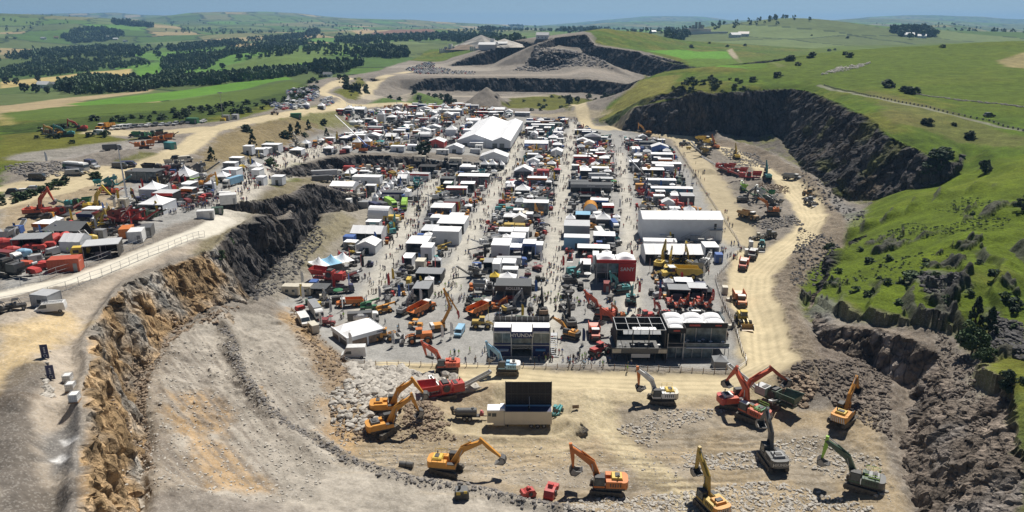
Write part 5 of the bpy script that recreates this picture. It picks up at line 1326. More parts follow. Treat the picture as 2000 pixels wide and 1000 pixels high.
put(tpl(dump_truck,'vermilion',None,0),1452,522,248,'red dump truck first in the queue on the haul road','dump truck',HR,1.0,5)
put(tpl(dump_truck,'darkgrey',None,0),1470,502,246,'dark grey dump truck queued behind the red one','dump truck',HR,1.0,4)
put(tpl(loader,'teal',0),1487,487,250,'teal wheel loader last in the haul road queue','loader',HR,1.0,4)
put(tpl(loader,'yellow',0),1451,634,268,'wheel loader with brown bucket lowered beside the domed stand','loader',HR,1.15,5)
put(tpl(loader,'darkgrey',.4),1500,466,200,'dark grey wheel loader at the road bend','loader',HR,1.0,4)
put(tpl(loader,'cream',0),1480,468,190,'small pale loader left of the dark grey one at the bend','loader',HR,.8,3)
put(tpl(dump_truck,'ochre',None,0),1460,427,300,'ochre dump truck waiting beside the dark rubble heap','dump truck',HR,1.0,5)
put(tpl(dump_truck,'grey',None,0),1545,352,320,'grey dump truck coming down the upper haul road','dump truck',HR,1.0,5)
put(tpl(loader,'ochre',.3),1580,386,285,'ochre wheel loader rounding the outer bend','loader',HR,1.1,5)
put(tpl(loader,'grey',.3),1582,400,278,'grey wheel loader just below the ochre one on the bend','loader',HR,1.1,4)
DP='machines in the right demonstration pit'
put(tpl(excavator,'teal',None,0,66,-95,-60),1498,350,88,'teal excavator seen from behind on the stone heap','excavator',DP,1.1,5)
put(tpl(excavator,'yellow',None,0,66,-95,-60),1438,310,90,'yellow excavator seen from behind beside the pale track','excavator',DP,1.1,5)
put(tpl(excavator,'orange',None,0,72,-100,-60),1396,291,120,'orange excavator with raised boom under the dark cliff','excavator',DP,1.1,5)
put(tpl(excavator,'orange','black',0,42,-40,-20,stickc='black',L1=6.8),1508,418,176,'orange and black excavator reaching left over the rubble heap','excavator',DP,1.1,5)
put(tpl(excavator,'darkgrey',None,0,44,-90,-50),1452,395,15,'dark grey excavator next to the green screening machine','excavator',DP,1.05,5)
put(tpl(excavator,'amber',None,0,50,-90,-50),1262,264,165,'amber excavator parked on the bank at the back corner','excavator',DP,1.2,5)
put(tpl(dump_truck,'yellow',None,0,True),1374,277,320,'yellow rigid dump truck at the top of the demonstration pit','dump truck',DP,1.2,5)
put(tpl(dump_truck,'yellow',None,0),1385,283,300,'smaller yellow dump truck just behind the grey screener','dump truck',DP,1.0,4)
put(tpl(crusher,'red',None,9,True,3),1414,334,128,'red screening plant with long pale conveyor raised to the left','crusher',DP,1.3,6)
put(tpl(crusher,'red',None,8,True),1438,342,150,'red crusher in the middle of the red train','crusher',DP,1.2,5)
put(tpl(crusher,'red',None,8,False),1463,351,160,'red crusher with hopper at the right end of the red train','crusher',DP,1.25,5)
put(tpl(crusher,'lime',None,7,False),1451,372,80,'lime green crusher standing alone below the red train','crusher',DP,1.0,4)
put(tpl(screener,'green','white',3),1488,388,160,'green screening machine with white conveyors','screener',DP,1.25,6)
put(tpl(screener,'darkgrey',None,3),1508,402,120,'dark screening machine right of the green one','screener',DP,1.1,5)
put(tpl(screener,'grey','darkgrey',3),1368,293,200,'grey screening machine at the top of the pit','screener',DP,1.2,5)
put(tpl(screener,'darkgrey','mustard',3),1378,303,215,'dark and mustard screening machine below the grey one','screener',DP,1.2,5)
put(tpl(loader,'grey',.6),1336,284,30,'grey wheel loader at the top left of the pit','loader',DP,1.1,4)
put(tpl(small_plant,'yellow'),1345,292,30,'small yellow towable mixer near the fence bank','mixer',DP,1.2,3)
put(tpl(lamp_post),1397,282,0,'lighting mast at the head of the pit','mast',None,1.0,1)
for i,(px,py,sc,c,lb) in enumerate(((1415,574,1.0,'cream','cream generator beside the orange dump truck'),(1458,498,.9,'white','white generator left of the haul queue'),(1466,482,.9,'white','small white generator at the head of the fence corner'))):
 put(tpl(cabin,2.2,1.6,2.4,c,0,False),px,py,80,lb,'generator',None,sc,2)
for px,py,lb in ((1424,589,'pale concrete block beside the orange dump truck'),(1428,640,'pale concrete block left of the loader bucket')):
 put(tpl(cabin,1.8,1.0,1.0,'cream',0,False),px,py,20,lb,'block',None,1.0,1.2)
# ====== front stands
def glass_stand():
 t=Tpl('two_storey_stand');N_='canvas_navy'
 f=t.part('frame')
 for x in (-7.0,-2.6,2.6,7.0):
  for y in (-4,4):f.box(x-.12,x+.12,y-.12,y+.12,0,8.4 if abs(x)>5 else 9.0,'galvanised')
 for z in (.1,3.3,6.6):
  f.box(-7.1,7.1,-4.2,-4.06,z,z+.18,'galvanised');f.box(-7.1,7.1,4.06,4.2,z,z+.18,'galvanised')
 fl=t.part('floor');fl.box(-7,7,-3.9,3.9,3.2,3.45,'paint_grey')
 for s_ in (-1,1):
  p=t.part('lower_panel');p.box(s_*4.8-2.1,s_*4.8+2.1,-4.02,-3.9,.3,3.9,N_)
  g=t.part('upper_glazing');g.box(s_*4.8-2.1,s_*4.8+2.1,-4.0,-3.93,3.9,6.6,'clear_glass')
  for i in range(3):g.box(s_*4.8-2.1+i*2.1-.04,s_*4.8-2.1+i*2.1+.04,-4.05,-4.0,3.9,6.6,'galvanised')
  q=t.part('fascia');q.box(s_*4.8-2.2,s_*4.8+2.2,-4.1,-3.95,7.1,8.1,N_)
  w=t.part('side_wall');w.box(s_*6.9-.05,s_*6.9+.05,-3.8,3.8,.2,6.6,'clear_glass')
 q=t.part('fascia');q.box(-2.6,2.6,-4.5,-4.32,5.4,7.1,N_);k=t.last()
 t.part('lettering',k).text('HYUNDAI',1.32,FACE(0,-4.53,6.2),'stripe')
 g=t.part('centre_glazing');g.box(-2.4,2.4,-3.6,-3.55,3.4,6.2,'clear_glass')
 r=t.part('roof');r.box(-7.0,7.0,-3.9,1.8,6.9,7.05,'canvas_tent');r.box(-2.6,2.6,-4.3,-3.9,6.9,7.05,'canvas_tent')
 k2=t.part('roof_screen');k2.box(-7.0,7.0,2.6,2.7,6.9,8.3,'paint_black')
 for i in range(11):k2.box(-7+i*1.4-.05,-7+i*1.4+.05,2.5,2.6,6.9,8.35,'galvanised')
 bw=t.part('back_wall');bw.box(-6.8,6.8,3.8,3.95,.2,6.6,N_)
 tr=t.part('truss')
 for i in range(10):
  x0=-2.5+i*.5;tr.bar((x0,-4.35,2.6 if i%2 else 3.0),(x0+.5,-4.35,3.0 if i%2 else 2.6),.06,'galvanised')
 tr.bar((-2.5,-4.35,3.05),(2.5,-4.35,3.05),.08,'galvanised');tr.bar((-2.5,-4.35,2.55),(2.5,-4.35,2.55),.08,'galvanised')
 a=t.part('awning');a.box(-5.9,-3.3,-5.4,-4.1,2.3,2.38,'canvas_white',.1,.05);a.box(3.4,5.9,-5.4,-4.1,2.4,2.48,'canvas_skyblue',.3,.05)
 s=t.part('staircase')
 for i in range(10):s.box(7.4,8.9,-3.6+i*.55,-3.1+i*.55,.3*i+.2,.3*i+.28,'galvanised')
 s.bar((7.4,-3.6,1.1),(7.4,1.9,4.2),.07,'galvanised');s.bar((8.9,-3.6,1.1),(8.9,1.9,4.2),.07,'galvanised');s.box(7.3,9.3,-3.9,-3.7,0,.2,'galvanised');s.box(7.1,9.2,1.9,3.8,3.2,3.35,'galvanised')
 for x in (7.3,9.1):s.box(x,x+.1,1.9,2.0,0,4.3,'galvanised')
 return t
def place_front(t,px,py,d,label,cat,lm,rz=None,sc=1.0,rr_=7):
 g=ground(px,py);a=R(-2) if rz is None else R(rz);x,y=g.x-math.sin(a)*d/2,g.y+math.cos(a)*d/2
 o=t.spawn((x,y,HZ(x,y)+.02),a,sc,label,cat);occ(x,y,rr_);LM.append((x,y,lm));return o
place_front(glass_stand(),1019,698,8,'two storey navy and glass stand with white lettering','stand','the navy glass stand',-1)
occ(ground(975,690).x,ground(975,690).y+3,3);occ(ground(1060,690).x,ground(1060,690).y+3,4)
def dark_stand():
 t=Tpl('two_storey_stand');K='canvas_black'
 f=t.part('frame')
 for x in (-6,-2,2,6):
  for y in (-4,4):f.box(x-.12,x+.12,y-.12,y+.12,0,8.2,'dark_steel')
 w=t.part('wall');w.box(-6,6,3.9,4.05,0,8.2,K);w.box(-6.1,-5.95,-3.9,3.9,3,8.2,K);w.box(5.95,6.1,-3.9,3.9,0,8.2,K)
 c=t.part('roof_grid')
 for x in (-6,-3,0,3,6):c.bar((x,-4,8.25),(x,4,8.25),.12,'galvanised')
 for y in (-4,0,4):c.bar((-6,y,8.25),(6,y,8.25),.12,'galvanised')
 c=t.part('louvre');c.raw([(-4.4,-4.3,7.2),(4.8,-4.3,7.2),(4.8,-3.2,8.0),(-4.4,-3.2,8.0)],[(0,1,2,3),(3,2,1,0)],'galvanised')
 c=t.part('canopy');c.box(-1.5,4.5,-1.5,1.5,6.6,6.8,'canvas_tent',.3,.3)
 fl=t.part('floor');fl.box(-7,6.2,-5.2,3.9,3.0,3.25,'paint_darkgrey');b=t.part('balcony');b.box(-7.2,6.4,-5.35,-5.22,2.6,4.0,'paint_darkgrey')
 p=t.part('plywood_panel');p.box(-7.1,-4.9,-5.45,-5.36,2.7,3.7,'paint_cream');p=t.part('plywood_panel');p.box(4.2,6.3,-5.45,-5.36,2.7,3.7,'paint_cream')
 b=t.part('banner');b.box(-2.4,2.2,-5.5,-5.42,1.5,2.5,'canvas_white')
 for i in range(7):c=t.part('bar_table');x=-5+i*1.6;c.cyl((x,-3.5+(i%2),3.25),(x,-3.5+(i%2),4.1),.06,'galvanised',n=6);c.cyl((x,-3.5+(i%2),4.1),(x,-3.5+(i%2),4.15),.4,'paint_white' if i==6 else 'paint_grey',n=10)
 c=t.part('post')
 for x in (-7,-3.5,0,3.5,6.2):c.box(x-.08,x+.08,-5.2,-5.04,0,3.0,'dark_steel')
 t.part('counter').box(-5,4,-1,0,0,1.1,'paint_darkgrey')
 return t
place_front(dark_stand(),1250,706,9,'black two storey stand with open roof grid and cream panels','stand','the black open-roofed stand',-1)
def dome_stand():
 t=Tpl('two_storey_stand');K='canvas_black'
 f=t.part('frame')
 for x in (-7.6,-3.6,0,3.8,7.6):
  for y in (-2.0,6):f.box(x-.1,x+.1,y-.1,y+.1,0,8.6,'galvanised')
 for x in (-7.6,-3.6):f.box(x-.1,x+.1,-5.4,-5.2,0,8.4,'galvanised')
 for x in (-7.6,-5.2,-3.6,-1.2,1.2,3.8,7.8):f.box(x-.06,x+.06,-4.6,-4.48,0,3.1,'galvanised')
 f.box(-7.7,7.9,-4.75,-4.6,2.9,3.1,'galvanised');f.box(-7.7,7.9,-4.75,-4.62,4.15,4.22,'galvanised')
 w=t.part('wall');w.box(-7.75,-7.6,-5.4,6,0,8.4,K);w.box(-7.6,7.6,6,6.15,0,8.4,K);w.box(7.62,7.74,1,6,3.1,8.4,'clear_glass')
 fa=t.part('fascia');fa.box(-3.3,7.7,-2.25,-2.12,7.2,8.6,K);kk=t.last();fa.box(-7.75,-3.4,-5.6,-5.45,7.2,8.6,K);fa.box(-3.45,-3.3,-5.45,-2.2,7.2,8.6,K)
 t.part('nameplate',kk).box(-1.8,.9,-2.29,-2.26,7.7,8.2,'paint_red');t.part('nameplate',kk).box(-6.4,-4.8,-5.64,-5.61,7.7,8.1,'paint_red');t.part('nameplate',kk).box(4.6,6.2,-2.29,-2.26,7.75,8.1,'paint_red')
 r=t.part('roof')
 def dome(cx,cy,w_,d_,z0,h_):
  n=8
  G_=[[(cx-w_/2+w_*i/n,cy-d_/2+d_*j/n,z0+h_*(1-(abs(2*i/n-1))**2.2)**.6*(1-(abs(2*j/n-1))**2.2)**.6) for j in range(n+1)] for i in range(n+1)]
  vs=[v for row in G_ for v in row];fs=[(i*(n+1)+j,(i+1)*(n+1)+j,(i+1)*(n+1)+j+1,i*(n+1)+j+1) for i in range(n) for j in range(n)]
  r.raw(vs,fs,'canvas_tent')
 for i in range(3):
  for j in range(2):dome(-5.05+i*5.05,3.9-j*4.05,5.0,4.0,7.6,1.2)
 dome(-5.5,-3.8,4.1,3.2,7.6,1.1);r.box(-7.5,7.5,-2.0,5.9,7.5,7.6,'canvas_tent');r.box(-7.5,-3.5,-5.35,-2.0,7.5,7.6,'canvas_tent')
 fl=t.part('floor');fl.box(-7.6,7.8,-4.6,5.9,3.1,3.3,'paint_darkgrey');b=t.part('balcony');b.box(-3.0,7.8,-4.7,-4.62,3.3,4.2,'clear_glass');b.box(-2.9,7.8,-5.2,-4.76,3.0,3.12,'canvas_tent')
 g=t.part('glazing');g.box(-3.3,7.5,-1.98,-1.93,3.4,7.2,'clear_glass');g.box(-7.4,3.8,-4.3,-4.25,.1,2.9,'clear_glass')
 for x,y in ((-2.2,-3.2),(0.6,-3.6),(3.4,-3.8),(6.4,-3.8),(1.8,-2.6),(-3.0,-4.1)):c=t.part('bar_table');c.cyl((x,y,3.3),(x,y,4.3),.05,'galvanised',n=6);c.cyl((x,y,4.3),(x,y,4.36),.42,'paint_white',n=10)
 return t
place_front(dome_stand(),1361,702,10,'two storey stand with seven white domed roof cushions and black fascia','stand','the white domed stand',-1,rr_=9)
tent(pagoda,1408,721,27,3.6,2.3,'small grey pagoda tent in the front corner of the fence',rh=1.4,c='canvas_grey',walls=2,wallm='canvas_grey',lm='the small grey corner tent')
def red_stand():
 t=Tpl('two_storey_stand');Q='canvas_red'
 f=t.part('frame')
 for x in (-6,-2.5,1.0,6):
  for y in (-3,3):f.box(x-.1,x+.1,y-.1,y+.1,0,8,'galvanised')
 f.box(-6,6,-3.2,-3.1,4.0,4.15,'galvanised')
 p=t.part('sign_tower');p.box(.9,6.4,-3.4,-3.15,1.2,7.2,Q);k=t.last();t.part('lettering',k).text('SANY',1.75,FACE(3.65,-3.43,5.3),'stripe')
 t.part('fascia').box(-6.1,6.4,-3.35,-3.14,7.3,8.4,Q)
 t.part('glazing').box(-5.9,.8,-2.95,-2.9,4.1,7.2,'clear_glass');t.part('floor').box(-6,6,-2.9,3,3.8,4.0,'paint_darkgrey')
 t.part('back_wall').box(-6,6,3.1,3.2,0,8,'paint_darkgrey')
 r=t.part('roof')
 for cx in (-3.0,3.2):
  vs=[];fs=[];n=8
  for i in range(n+1):
   for j in range(n+1):vs.append((cx-3.0+6.0*i/n,-3+6*j/n,8.2+1.6*math.sin(math.pi*i/n)*max(math.sin(math.pi*j/n),0)**.5))
  for i in range(n):
   for j in range(n):fs.append((i*(n+1)+j,(i+1)*(n+1)+j,(i+1)*(n+1)+j+1,i*(n+1)+j+1))
  r.raw(vs,fs,'canvas_tent')
 t.part('counter').box(-5,0,-1,0,0,1.1,'paint_navy')
 return t
place_front(red_stand(),1201,556,6,'red two storey stand with large white lettering on its tower','stand','the red lettered stand')
def liebherr_stand():
 t=Tpl('pavilion');W_='canvas_tent'
 fr=t.part('fascia');w,d,h=11.0,9.5,3.4
 fr.box(-w/2,w/2,-d/2,-d/2+.3,h-1.1,h,'canvas_wall');fr.box(-w/2,-w/2+.3,-d/2+.3,d/2,h-1.1,h,'canvas_wall');k=t.last()
 t.part('nameplate',k).box(w/2-2.6,w/2-.6,-d/2-.04,-d/2-.003,h-.7,h-.45,'paint_navy');t.part('nameplate',k).box(-w/2-.04,-w/2-.003,-d/2+.4,-d/2+2.2,h-.7,h-.45,'paint_navy')
 t.part('parapet').box(-w/2+.3,w/2,d/2-.3,d/2,0,h-.1,'wood')
 c=t.part('column')
 for x,y in ((-w/2+.25,-d/2+.25),(0.3,-d/2+.2),(w/2-.25,-d/2+.25),(-w/2+.2,.2)):c.box(x-.22,x+.22,y-.18,y+.18,0,h-1.1,'canvas_wall')
 p=t.part('picture_panel');p.box(-w/2+.6,0,-d/2+.25,-d/2+.3,.2,h-1.15,'photo_panel');p=t.part('picture_panel');p.box(.6,w/2-.5,-d/2+.25,-d/2+.3,.2,h-1.15,'photo_panel')
 q=t.part('side_wall');q.box(-w/2+.2,-w/2+.25,-d/2+.6,0,.1,h-1.15,'paint_darkgrey');q.box(-w/2+.3,-w/2+.35,.4,d/2-.3,.1,h-1.15,'photo_panel');q.box(w/2-.1,w/2,-d/2+.3,d/2,0,h-.1,'canvas_wall')
 r=t.part('roof')
 for y0,y1 in ((-d/2+.3,0),(0,d/2-.3)):
  vs=[(-w/2+.3,y0,h-.3),(w/2-.1,y0,h-.3),(w/2-.1,y1,h-.3),(-w/2+.3,y1,h-.3),(-w/2+2.5,(y0+y1)/2,h+1.0),(w/2-2.5,(y0+y1)/2,h+1.0)]
  r.raw(vs,[(0,1,5,4),(1,2,5),(2,3,4,5),(3,0,4)],W_)
 return t
g_=ground(679,680);a_=R(38);t_=liebherr_stand()
cx_=g_.x+5.5*math.cos(a_)-4.75*math.sin(a_);cy_=g_.y+5.5*math.sin(a_)+4.75*math.cos(a_)
t_.spawn((cx_,cy_,0.05+HZ(cx_,cy_)),a_,1,'white corner pavilion with picture panels set at an angle','pavilion');occ(cx_,cy_,8);LM.append((cx_,cy_,'the white corner pavilion'))
put(tpl(van,'white',False,True),692,696,184,'white camper van with side awning parked by the front fence','camper van',None,1.15,3)
put(tpl(lorry,'white','grey',8.0),619,618,-62,'grey box lorry beside the corner flags','lorry',None,.9,4)
put(tpl(van,'white'),594,632,-62,'long white van at the left edge of the show ground','van',None,1.25,3)
put(tpl(cabin,3.6,1.9,2.3,'cream',1,False),613,647,-55,'cream caravan parked below the white van','caravan',None,1,2)
put(tpl(cabin,5.2,3,2.8,'cream',2),571,574,-4,'left one of the two cream site cabins at the corner','cabin','cream site cabins',1,3)
put(tpl(cabin,5.2,3,2.8,'cream',2),594,573,-4,'right one of the two cream site cabins, next to the dark canopy','cabin','cream site cabins',1,3)
tent(flat_stand,620,580,34,5,2.6,'dark grey canopy next to the cream cabins','canopy',wall='canvas_black',roof='canvas_darkgrey')
def wave_tent():
 t=Tpl('stretch_tent');r=t.part('roof')
 for k,(x,c) in enumerate(((-4.2,'canvas_tent'),(0,'canvas_skyblue'),(4.2,'canvas_tent'))):
  n=8;vs=[];fs=[]
  for i in range(n+1):
   for j in range(n+1):
    u=i/n*2-1;v=j/n*2-1;vs.append((x+u*2.15,v*4,2.4+2.4*max(0,1-math.hypot(u,v))**1.3+.5*abs(u)*0))
  for i in range(n):
   for j in range(n):fs.append((i*(n+1)+j,(i+1)*(n+1)+j,(i+1)*(n+1)+j+1,i*(n+1)+j+1))
  r.raw(vs,fs,c)
  t.part('mast').bar((x,0,0),(x,0,4.9),.1,'galvanised')
  for s_ in (-1,1):t.part('pole').bar((x+2.1,s_*3.9,0),(x+2.1,s_*3.9,2.4),.08,'galvanised')
 return t
put(wave_tent(),648,524,38,'three peaked white and blue stretch tent','tent',None,1.05,6,lm='the blue and white stretch tent')
put(tpl(crusher,'red',None,7.5,False),645,552,-12,'large red crusher in front of the stretch tent','crusher',None,1.3,6)
def demo_excavator():
 t=Tpl('long_reach_excavator');P='paint_amber'
 for s_ in (-1,1):crawler(t.part('track'),5.4,s_*1.5,.7,1.0)
 h=t.part('house');h.box(-3.2,2.0,-1.6,1.6,1.3,2.7,P,.1,.1);h.box(-3.4,-2.2,-1.6,1.6,1.3,2.9,'paint_white')
 for i in range(6):h.raw([(-3.43,-1.5+i*.5,1.4),(-3.43,-1.2+i*.5,1.4),(-3.43,-.9+i*.5,2.8),(-3.43,-1.2+i*.5,2.8)],[(0,1,2,3),(3,2,1,0)],'paint_black')
 c=t.part('cab');c.box(1.0,2.6,.6,1.6,1.7,3.3,'glass',.1,.05)
 b=t.part('boom');b.bar((1,0,2),(4.5,0,8.5),.8,P,.9);b=t.part('mid_boom');b.bar((4.5,0,8.5),(2.2,0,16.5),.6,P,.7)
 s=t.part('stick');s.bar((2.2,0,16.5),(7.5,0,6.5),.5,P,.55);q=t.part('shear');q.prism([(7.2,7.0),(7.9,6.6),(8.1,4.4),(7.5,3.4),(7.6,4.6),(7.0,5.8)],-.4,.4,'paint_red')
 y=t.part('hydraulic_cylinder');y.cyl((1.6,.3,1.8),(4.3,.3,6.6),.16,'galvanised',n=8)
 return t
put(demo_excavator(),858,644,20,'long reach demolition excavator with its boom folded high above the rest','excavator',None,.72,5,lm='the long reach demolition excavator')
FS='machines on the front row of the show'
for a in ((tpl(loader,'orange',.3),818,668,188,'orange and black wheel loader with bucket toward the corner pavilion','loader',1.15),(tpl(loader,'amber',1.2),752,664,5,'amber loader with raised arms beside the corner pavilion','loader',1.0),(tpl(mixer_drum,'white'),704,630,10,'white mixer drum behind the corner pavilion','mixer',1.1),(tpl(lorry,'white','darkgrey',8),716,628,10,'white truck carrying a dark load behind the corner pavilion','lorry',.8),(tpl(telehandler,'green',14,5),721,606,10,'green telehandler in the left front corner','telehandler',1.1),(tpl(telehandler,'amber',5,5.5),751,610,30,'amber telehandler right of the green one','telehandler',1.0),(tpl(dump_truck,'orange',None,0),684,598,195,'orange dumper next to the green telehandler','dumper',.8),(tpl(excavator,'grey',None,0,50,-90,-50),790,612,60,'grey excavator between the telehandlers and the dump trucks','excavator',.85),(tpl(dump_truck,'orange',None,0),824,612,55,'orange dump truck left of the demolition excavator','dump truck',1.0),(tpl(dump_truck,'orange',None,0),940,612,48,'orange dump truck between the demolition excavator and the glass stand','dump truck',1.0),(tpl(roller,'amber'),812,640,170,'small amber roller under the orange dump truck','roller',.9),(tpl(loader,'mustard',0),943,640,0,'mustard crawler loader beside the glass stand','loader',.95),(tpl(van,'skyblue'),898,652,260,'pale blue van on the front apron','van',1.0),(tpl(excavator,'orange','white',0,40,-80,-40),968,606,20,'small orange and white excavator behind the glass stand','excavator',.6),(tpl(excavator,'grey','mustard',0,55,-80,-40),997,609,30,'grey excavator with raised arm behind the glass stand','excavator',.85),(tpl(bowser),1036,606,90,'cream and dark tank behind the glass stand','tanker',.8),(tpl(excavator,'black','brown',0,66,-80,-50),1060,614,95,'black excavator at the rear right of the glass stand','excavator',.9),(tpl(excavator,'black','darkgrey',0,70,-70,-50),1113,637,98,'black excavator facing away on the central aisle','excavator',1.0),(tpl(excavator,'amber','black',0,35,-50,-30,stickc='black'),1114,660,150,'black and amber excavator below the one facing away','excavator',.9),(tpl(dump_truck,'vermilion',None,0),1161,656,268,'red dump truck facing the camera in the front row','dump truck',.95),(tpl(loader,'red',.5),1172,692,40,'red wheel loader standing out in front near the fence','loader',1.0),(tpl(excavator,'vermilion',None,0,48,-95,-60),1212,652,172,'vermilion excavator with boom over the red dump truck','excavator',1.1),(tpl(excavator,'vermilion',None,0,52,-110,-60),1178,622,168,'vermilion excavator behind the red dump truck','excavator',1.1),(tpl(excavator,'orange','teal',0,60,-90,-60),1210,622,200,'small orange mini excavator near the pale green mat','excavator',.65),(tpl(loader,'red',.8),1258,626,200,'red wheel loader behind the black open stand','loader',.9),(tpl(excavator,'red',None,0,60,-100,-60),1294,620,200,'red excavator between the black stand and the domed stand','excavator',.75),(tpl(excavator,'teal',None,0,60,-100,-60),1212,572,200,'teal excavator under the red lettered stand','excavator',.95),(tpl(excavator,'teal',None,0,60,-100,-60),1232,594,265,'teal excavator facing the camera in front of the red stand','excavator',.95),(tpl(dump_truck,'yellow',None,0,True),1330,545,184,'large yellow dump truck in front of the white marquees','dump truck',1.35),(tpl(loader,'yellow',.4),1300,542,180,'yellow wheel loader left of the big yellow truck','loader',1.1),(tpl(excavator,'yellow',None,0,66,-80,-50),1290,522,60,'yellow excavator with high boom beside the lower white marquee','excavator',1.1),(tpl(excavator,'yellow',None,0,56,-90,-50),1306,530,70,'second yellow excavator, right of the high boomed one','excavator',1.0),(tpl(excavator,'mustard',None,0,60,-90,-50),1345,520,100,'mustard excavator under the white marquee eaves','excavator',.9),(tpl(crusher,'grey','white',7.5,True),1372,528,60,'grey crusher with white housing by the white marquee','crusher',1.15),(tpl(roller,'yellow'),1345,508,0,'yellow roller in front of the lower white marquee','roller',1.0),(tpl(loader,'yellow',0),1322,512,0,'small yellow loader in front of the lower white marquee','loader',.8)):
 t__,px,py,fc,lb,ct,sc=a
 put(t__,px,py,fc,lb,ct,FS,sc,4.2*sc)
for i in range(6):
 put(tpl(excavator,'vermilion',None,0,50+6*(i%3),-100,-60),1309+i*14.5,598+(i%2)*6,262+7*(i%3),('leftmost','second','third','fourth','fifth','rightmost')[i]+' of the six vermilion excavators lined up behind the domed stand','excavator','row of vermilion excavators',.62,2.2)
tent(flat_stand,1326,586,42,5,3.2,'dark grey canopy above the left vermilion excavators','canopy',wall='canvas_black',roof='canvas_grey')
tent(flat_stand,1362,584,34,5,3.4,'pale roofed black canopy above the vermilion excavators','canopy',wall='canvas_black',roof='canvas_silver')
tent(pagoda,1382,586,24,4,2.6,'dark grey pagoda at the right end of the vermilion row',rh=1.6,c='canvas_darkgrey',wallm='canvas_black')
tent(flat_stand,1335,571,36,4,3.4,'white roofed stand behind the dark canopies','stand',wall='canvas_darkgrey')
tent(cabin,1368,572,18,2.6,2.8,'navy cabin behind the dark canopies','cabin',c='navy',windows=1)
# ====== big white tents and buildings
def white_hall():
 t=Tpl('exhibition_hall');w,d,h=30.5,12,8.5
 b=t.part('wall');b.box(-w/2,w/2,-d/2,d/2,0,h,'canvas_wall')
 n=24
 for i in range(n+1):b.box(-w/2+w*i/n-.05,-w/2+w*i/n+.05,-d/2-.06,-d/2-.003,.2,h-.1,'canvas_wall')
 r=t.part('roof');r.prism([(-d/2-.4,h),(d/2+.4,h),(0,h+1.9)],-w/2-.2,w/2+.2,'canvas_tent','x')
 for i in range(7):x=-w/2+w*i/6;r.bar((x,-d/2-.4,h+.05),(x,0,h+1.95),.12,'canvas_tent')
 t.part('door').box(-4.6,-3.0,-d/2-.1,-d/2-.01,0,2.6,'glass');t.part('door').box(w/2-3.2,w/2-2.3,-d/2-.1,-d/2-.01,4.6,6.8,'glass')
 t.part('porch').box(-8.6,-6.4,-d/2-1.2,-d/2-.08,0,2.4,'canvas_wall',.1,0)
 s=t.part('staircase');
 for z in (0,1.0):s.bar((-.6,-d/2-.9,.3+z),(3.0,-d/2-.9,2.3+z),.14,'galvanised');s.bar((3.0,-d/2-.9,2.3+z),(7.0,-d/2-.9,2.3+z),.14,'galvanised');s.bar((7.0,-d/2-.9,2.3+z),(10.0,-d/2-.9,4.5+z),.14,'galvanised');s.bar((10,-d/2-.9,4.5+z),(15.1,-d/2-.9,4.5+z),.14,'galvanised')
 s.box(3.0,7.0,-d/2-1.6,-d/2-.1,2.2,2.32,'galvanised');s.box(10,15.1,-d/2-1.6,-d/2-.1,4.4,4.52,'galvanised')
 for x in (3,5,7,10,12.5,15):s.box(x-.06,x+.06,-d/2-1.6,-d/2-1.48,0,5.4 if x>8 else 3.2,'galvanised')
 return t
place_front(white_hall(),1331,470,12,'long two storey white hall with an outside staircase','hall','the long white hall',-1.5,rr_=8)
for dx in (-11,11):occ(ground(1331,470).x+dx,ground(1331,470).y+5,8)
tent(marquee,1316,516,112,11,3.6,'wide white marquee with open front below the long hall','marquee',lm='the open fronted white marquee',rh=2.2,ridge='x',bays=6,openf=True,rz=-1.5)
tent(flat_stand,1390,500,26,7,3.2,'small white annex at the right end of the open marquee','stand',rz=-1.5)
tent(cabin,1404,514,14,3,3.2,'blue striped box at the end of the open marquee','kiosk',c='blue',windows=0)
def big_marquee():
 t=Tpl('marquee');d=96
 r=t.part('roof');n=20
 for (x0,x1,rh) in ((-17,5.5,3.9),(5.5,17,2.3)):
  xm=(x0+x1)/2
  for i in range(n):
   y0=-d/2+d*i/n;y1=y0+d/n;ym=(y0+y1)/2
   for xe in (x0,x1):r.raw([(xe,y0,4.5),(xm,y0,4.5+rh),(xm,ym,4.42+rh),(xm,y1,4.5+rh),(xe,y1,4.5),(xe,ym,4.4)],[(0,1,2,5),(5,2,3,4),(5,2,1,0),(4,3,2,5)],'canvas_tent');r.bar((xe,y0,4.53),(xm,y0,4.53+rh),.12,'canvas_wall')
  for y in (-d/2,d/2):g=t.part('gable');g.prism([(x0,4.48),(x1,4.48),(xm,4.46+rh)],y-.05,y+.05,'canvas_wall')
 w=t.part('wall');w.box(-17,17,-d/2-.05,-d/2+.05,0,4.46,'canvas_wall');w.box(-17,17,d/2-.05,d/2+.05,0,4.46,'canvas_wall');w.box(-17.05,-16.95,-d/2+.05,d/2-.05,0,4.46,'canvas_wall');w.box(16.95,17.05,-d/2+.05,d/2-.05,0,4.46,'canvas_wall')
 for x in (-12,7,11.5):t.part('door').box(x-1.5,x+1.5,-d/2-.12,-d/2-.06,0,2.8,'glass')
 p=t.part('entrance_canopy');p.box(-8.5,0,-d/2-4,-d/2-.1,3.6,3.8,'canvas_tent')
 for x in (-8.4,-.1):p.box(x-.1,x+.1,-d/2-3.9,-d/2-3.7,0,3.6,'canvas_wall')
 m=t.part('mast');m.box(1.0,1.15,-d/2-.3,-d/2-.15,0,11,'galvanised')
 return t
g_=ground(945,288);a_=R(-5.4);x_=g_.x-math.sin(a_)*48;y_=g_.y+math.cos(a_)*48
big_marquee().spawn((x_,y_,max(HZ(g_.x,g_.y),HZ(x_,y_))-.2),a_,1,'huge white twin ridged marquee, largest tent on the site','marquee');LM.append((g_.x,g_.y,'the huge white marquee'))
